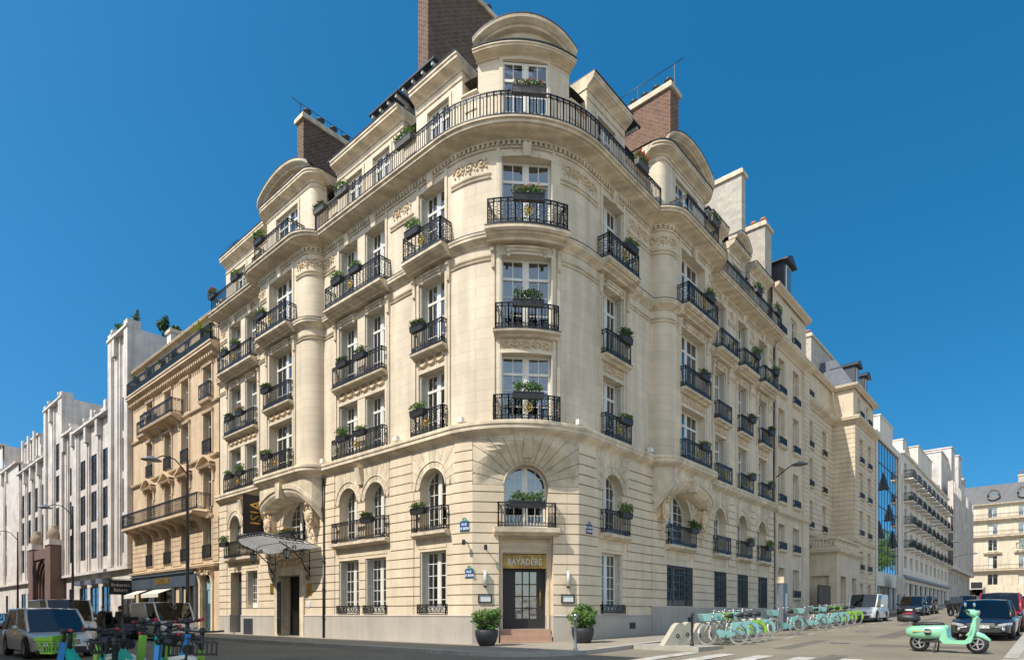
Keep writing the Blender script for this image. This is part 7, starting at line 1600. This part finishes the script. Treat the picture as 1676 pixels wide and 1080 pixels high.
def person(x, y, head, label, top, leg, z=None):
    t = thing('person', label, 'person', (x, y, gz(x) + .13 if z is None else z), R(head))
    def skin(nm, vs, es, m, par):
        me = bpy.data.meshes.new(nm); me.from_pydata([v[:3] for v in vs], es, []); o = bpy.data.objects.new(nm, me); SC.collection.objects.link(o)
        md = o.modifiers.new('s', 'SKIN'); md.use_smooth_shade = True
        for i, v in enumerate(vs): me.skin_vertices[0].data[i].radius = (v[3], v[4] if len(v) > 4 else v[3])
        me.skin_vertices[0].data[0].use_root = True; o.modifiers.new('b', 'SUBSURF').levels = 1; o.modifiers[-1].render_levels = 1
        nm2 = bpy.data.meshes.new_from_object(o.evaluated_get(bpy.context.evaluated_depsgraph_get())); bpy.data.objects.remove(o); nm2.name = nm; nm2.materials.clear(); nm2.materials.append(m); return link(nm, nm2, par)
    vs = [(0, 0, .95, .15, .11), (0, 0, 1.15, .14, .10), (0, 0, 1.38, .17, .11), (0, 0, 1.5, .06), (0, 0, 1.58, .07), (.015, 0, 1.66, .09, .095), (.01, 0, 1.75, .07),
          (0, .19, 1.42, .055), (-.02, .25, 1.15, .042), (.12, .22, .95, .032), (.17, .21, .88, .035), (0, -.19, 1.42, .055), (-.02, -.25, 1.15, .042), (.12, -.22, .95, .032), (.17, -.21, .88, .035),
          (0, .1, .88, .09), (.03, .11, .5, .06), (0, .11, .08, .04), (.13, .12, .04, .035), (0, -.1, .88, .09), (.06, -.11, .5, .06), (-.06, -.11, .08, .04), (.07, -.12, .04, .035)]
    es = [(0, 1), (1, 2), (2, 3), (3, 4), (4, 5), (5, 6), (2, 7), (7, 8), (8, 9), (9, 10), (2, 11), (11, 12), (12, 13), (13, 14), (0, 15), (15, 16), (16, 17), (17, 18), (0, 19), (19, 20), (20, 21), (21, 22)]
    skin('body', vs, es, M['skin'], t)
    v2 = [(a, b, c, *[q + .018 for q in r]) for a, b, c, *r in [vs[i] for i in (0, 1, 2, 7, 8, 9, 11, 12, 13)]]; v2.append((0, 0, 1.47, .08)); skin('jacket', v2, [(0, 1), (1, 2), (2, 3), (3, 4), (4, 5), (2, 6), (6, 7), (7, 8), (2, 9)], M[top], t)
    v3 = [(a, b, c, *[q + .018 for q in r]) for a, b, c, *r in [vs[i] for i in (0, 15, 16, 17, 19, 20, 21)]]; skin('trousers', v3, [(0, 1), (1, 2), (2, 3), (0, 4), (4, 5), (5, 6)], M[leg], t)
    a = MB(); a.ball((-.02, 0, 1.72), .11, 10, 7, sx=1.02, sy=.9, sz=1.0); link('hair', a.mesh('hair', M['hair']), t)
x, y = AT(196, 34); person(x, y, 160, 'person in dark clothes standing among the motorcycles left of the van', 'darkcloth', 'darkcloth', gz(x)); x, y = AT(168, 45); person(x, y, 200, 'person in dark jacket farther along the left pavement', 'darkcloth', 'jean')
for k in range(14):
    v = 44 + k * 5.3; car_c = [('silver', (.74, .69, .60)), ('darkgrey', (.03, .033, .037)), ('white', (.68, .68, .66)), ('navy', (.018, .025, .035))][k % 4]
    if k < 5: car('parked_car', ('silver', 'dark grey', 'white', 'navy', 'second silver')[k] + ' car in the far left kerbside row', 'car', -4.4, v, -90, 4.3, 1.8, 1.5, car_c, .2, group='cars parked along the left kerb')

ebike('teal', 'teal electric bike nearest the right end, seen from behind', 262, 13.0, 75, 'black'); ebike('teal', 'teal electric bike with its front toward the silver car', 150, 14.8, 95, 'black')
mb = MB(); mb.box(-16, -8.5, -9.2, 2.2, -.3, -.02); tag(mb.build('pavement', M['pave']), None, None, kind='structure')
# manholes and patched asphalt
for k, (x, y, r, lb) in enumerate(((8.2, -8.2, .33, 'round iron manhole cover in the road beyond the crossing stripes'), (16.5, -7.2, .33, 'round iron manhole cover farther up the right street'), (-.9, -1.2, .22, 'small round cover in the pavement by the corner door'))):
    a = MB(); a.lathe([(r, 0), (r, .008), (.001, .009)], n=22); a.ring((0, 0, .009), (1, 0, 0), (0, 1, 0), r * .8, .03, .006, 22); tag(link('manhole_cover', a.mesh('manhole_cover', M['zinc']), None, (x, y, gz(x) + (.004 if k < 2 else .134))), lb, 'manhole cover')
M['patch'] = mat('asphalt_patch', (.15, .135, .11), .9, var=.5, scale=1.2, bump=.7, bscale=50, spec=.3)
pm = MB()
for x0, x1, y0, y1 in ((4.5, 9.5, -7.6, -7.0), (12, 22, -9.3, -8.5), (7, 8.1, -12.4, -9.2), (24, 40, -7.8, -7.2), (-.5, 3, -9.8, -9.2)): pm.face([(x0, y0, gz(x0) + .003), (x1, y0 + .1, gz(x1) + .003), (x1 + .1, y1, gz(x1) + .003), (x0 - .05, y1 - .05, gz(x0) + .003)])
tag(pm.build('road_patch', M['patch'], fix=False), None, None, kind='structure')
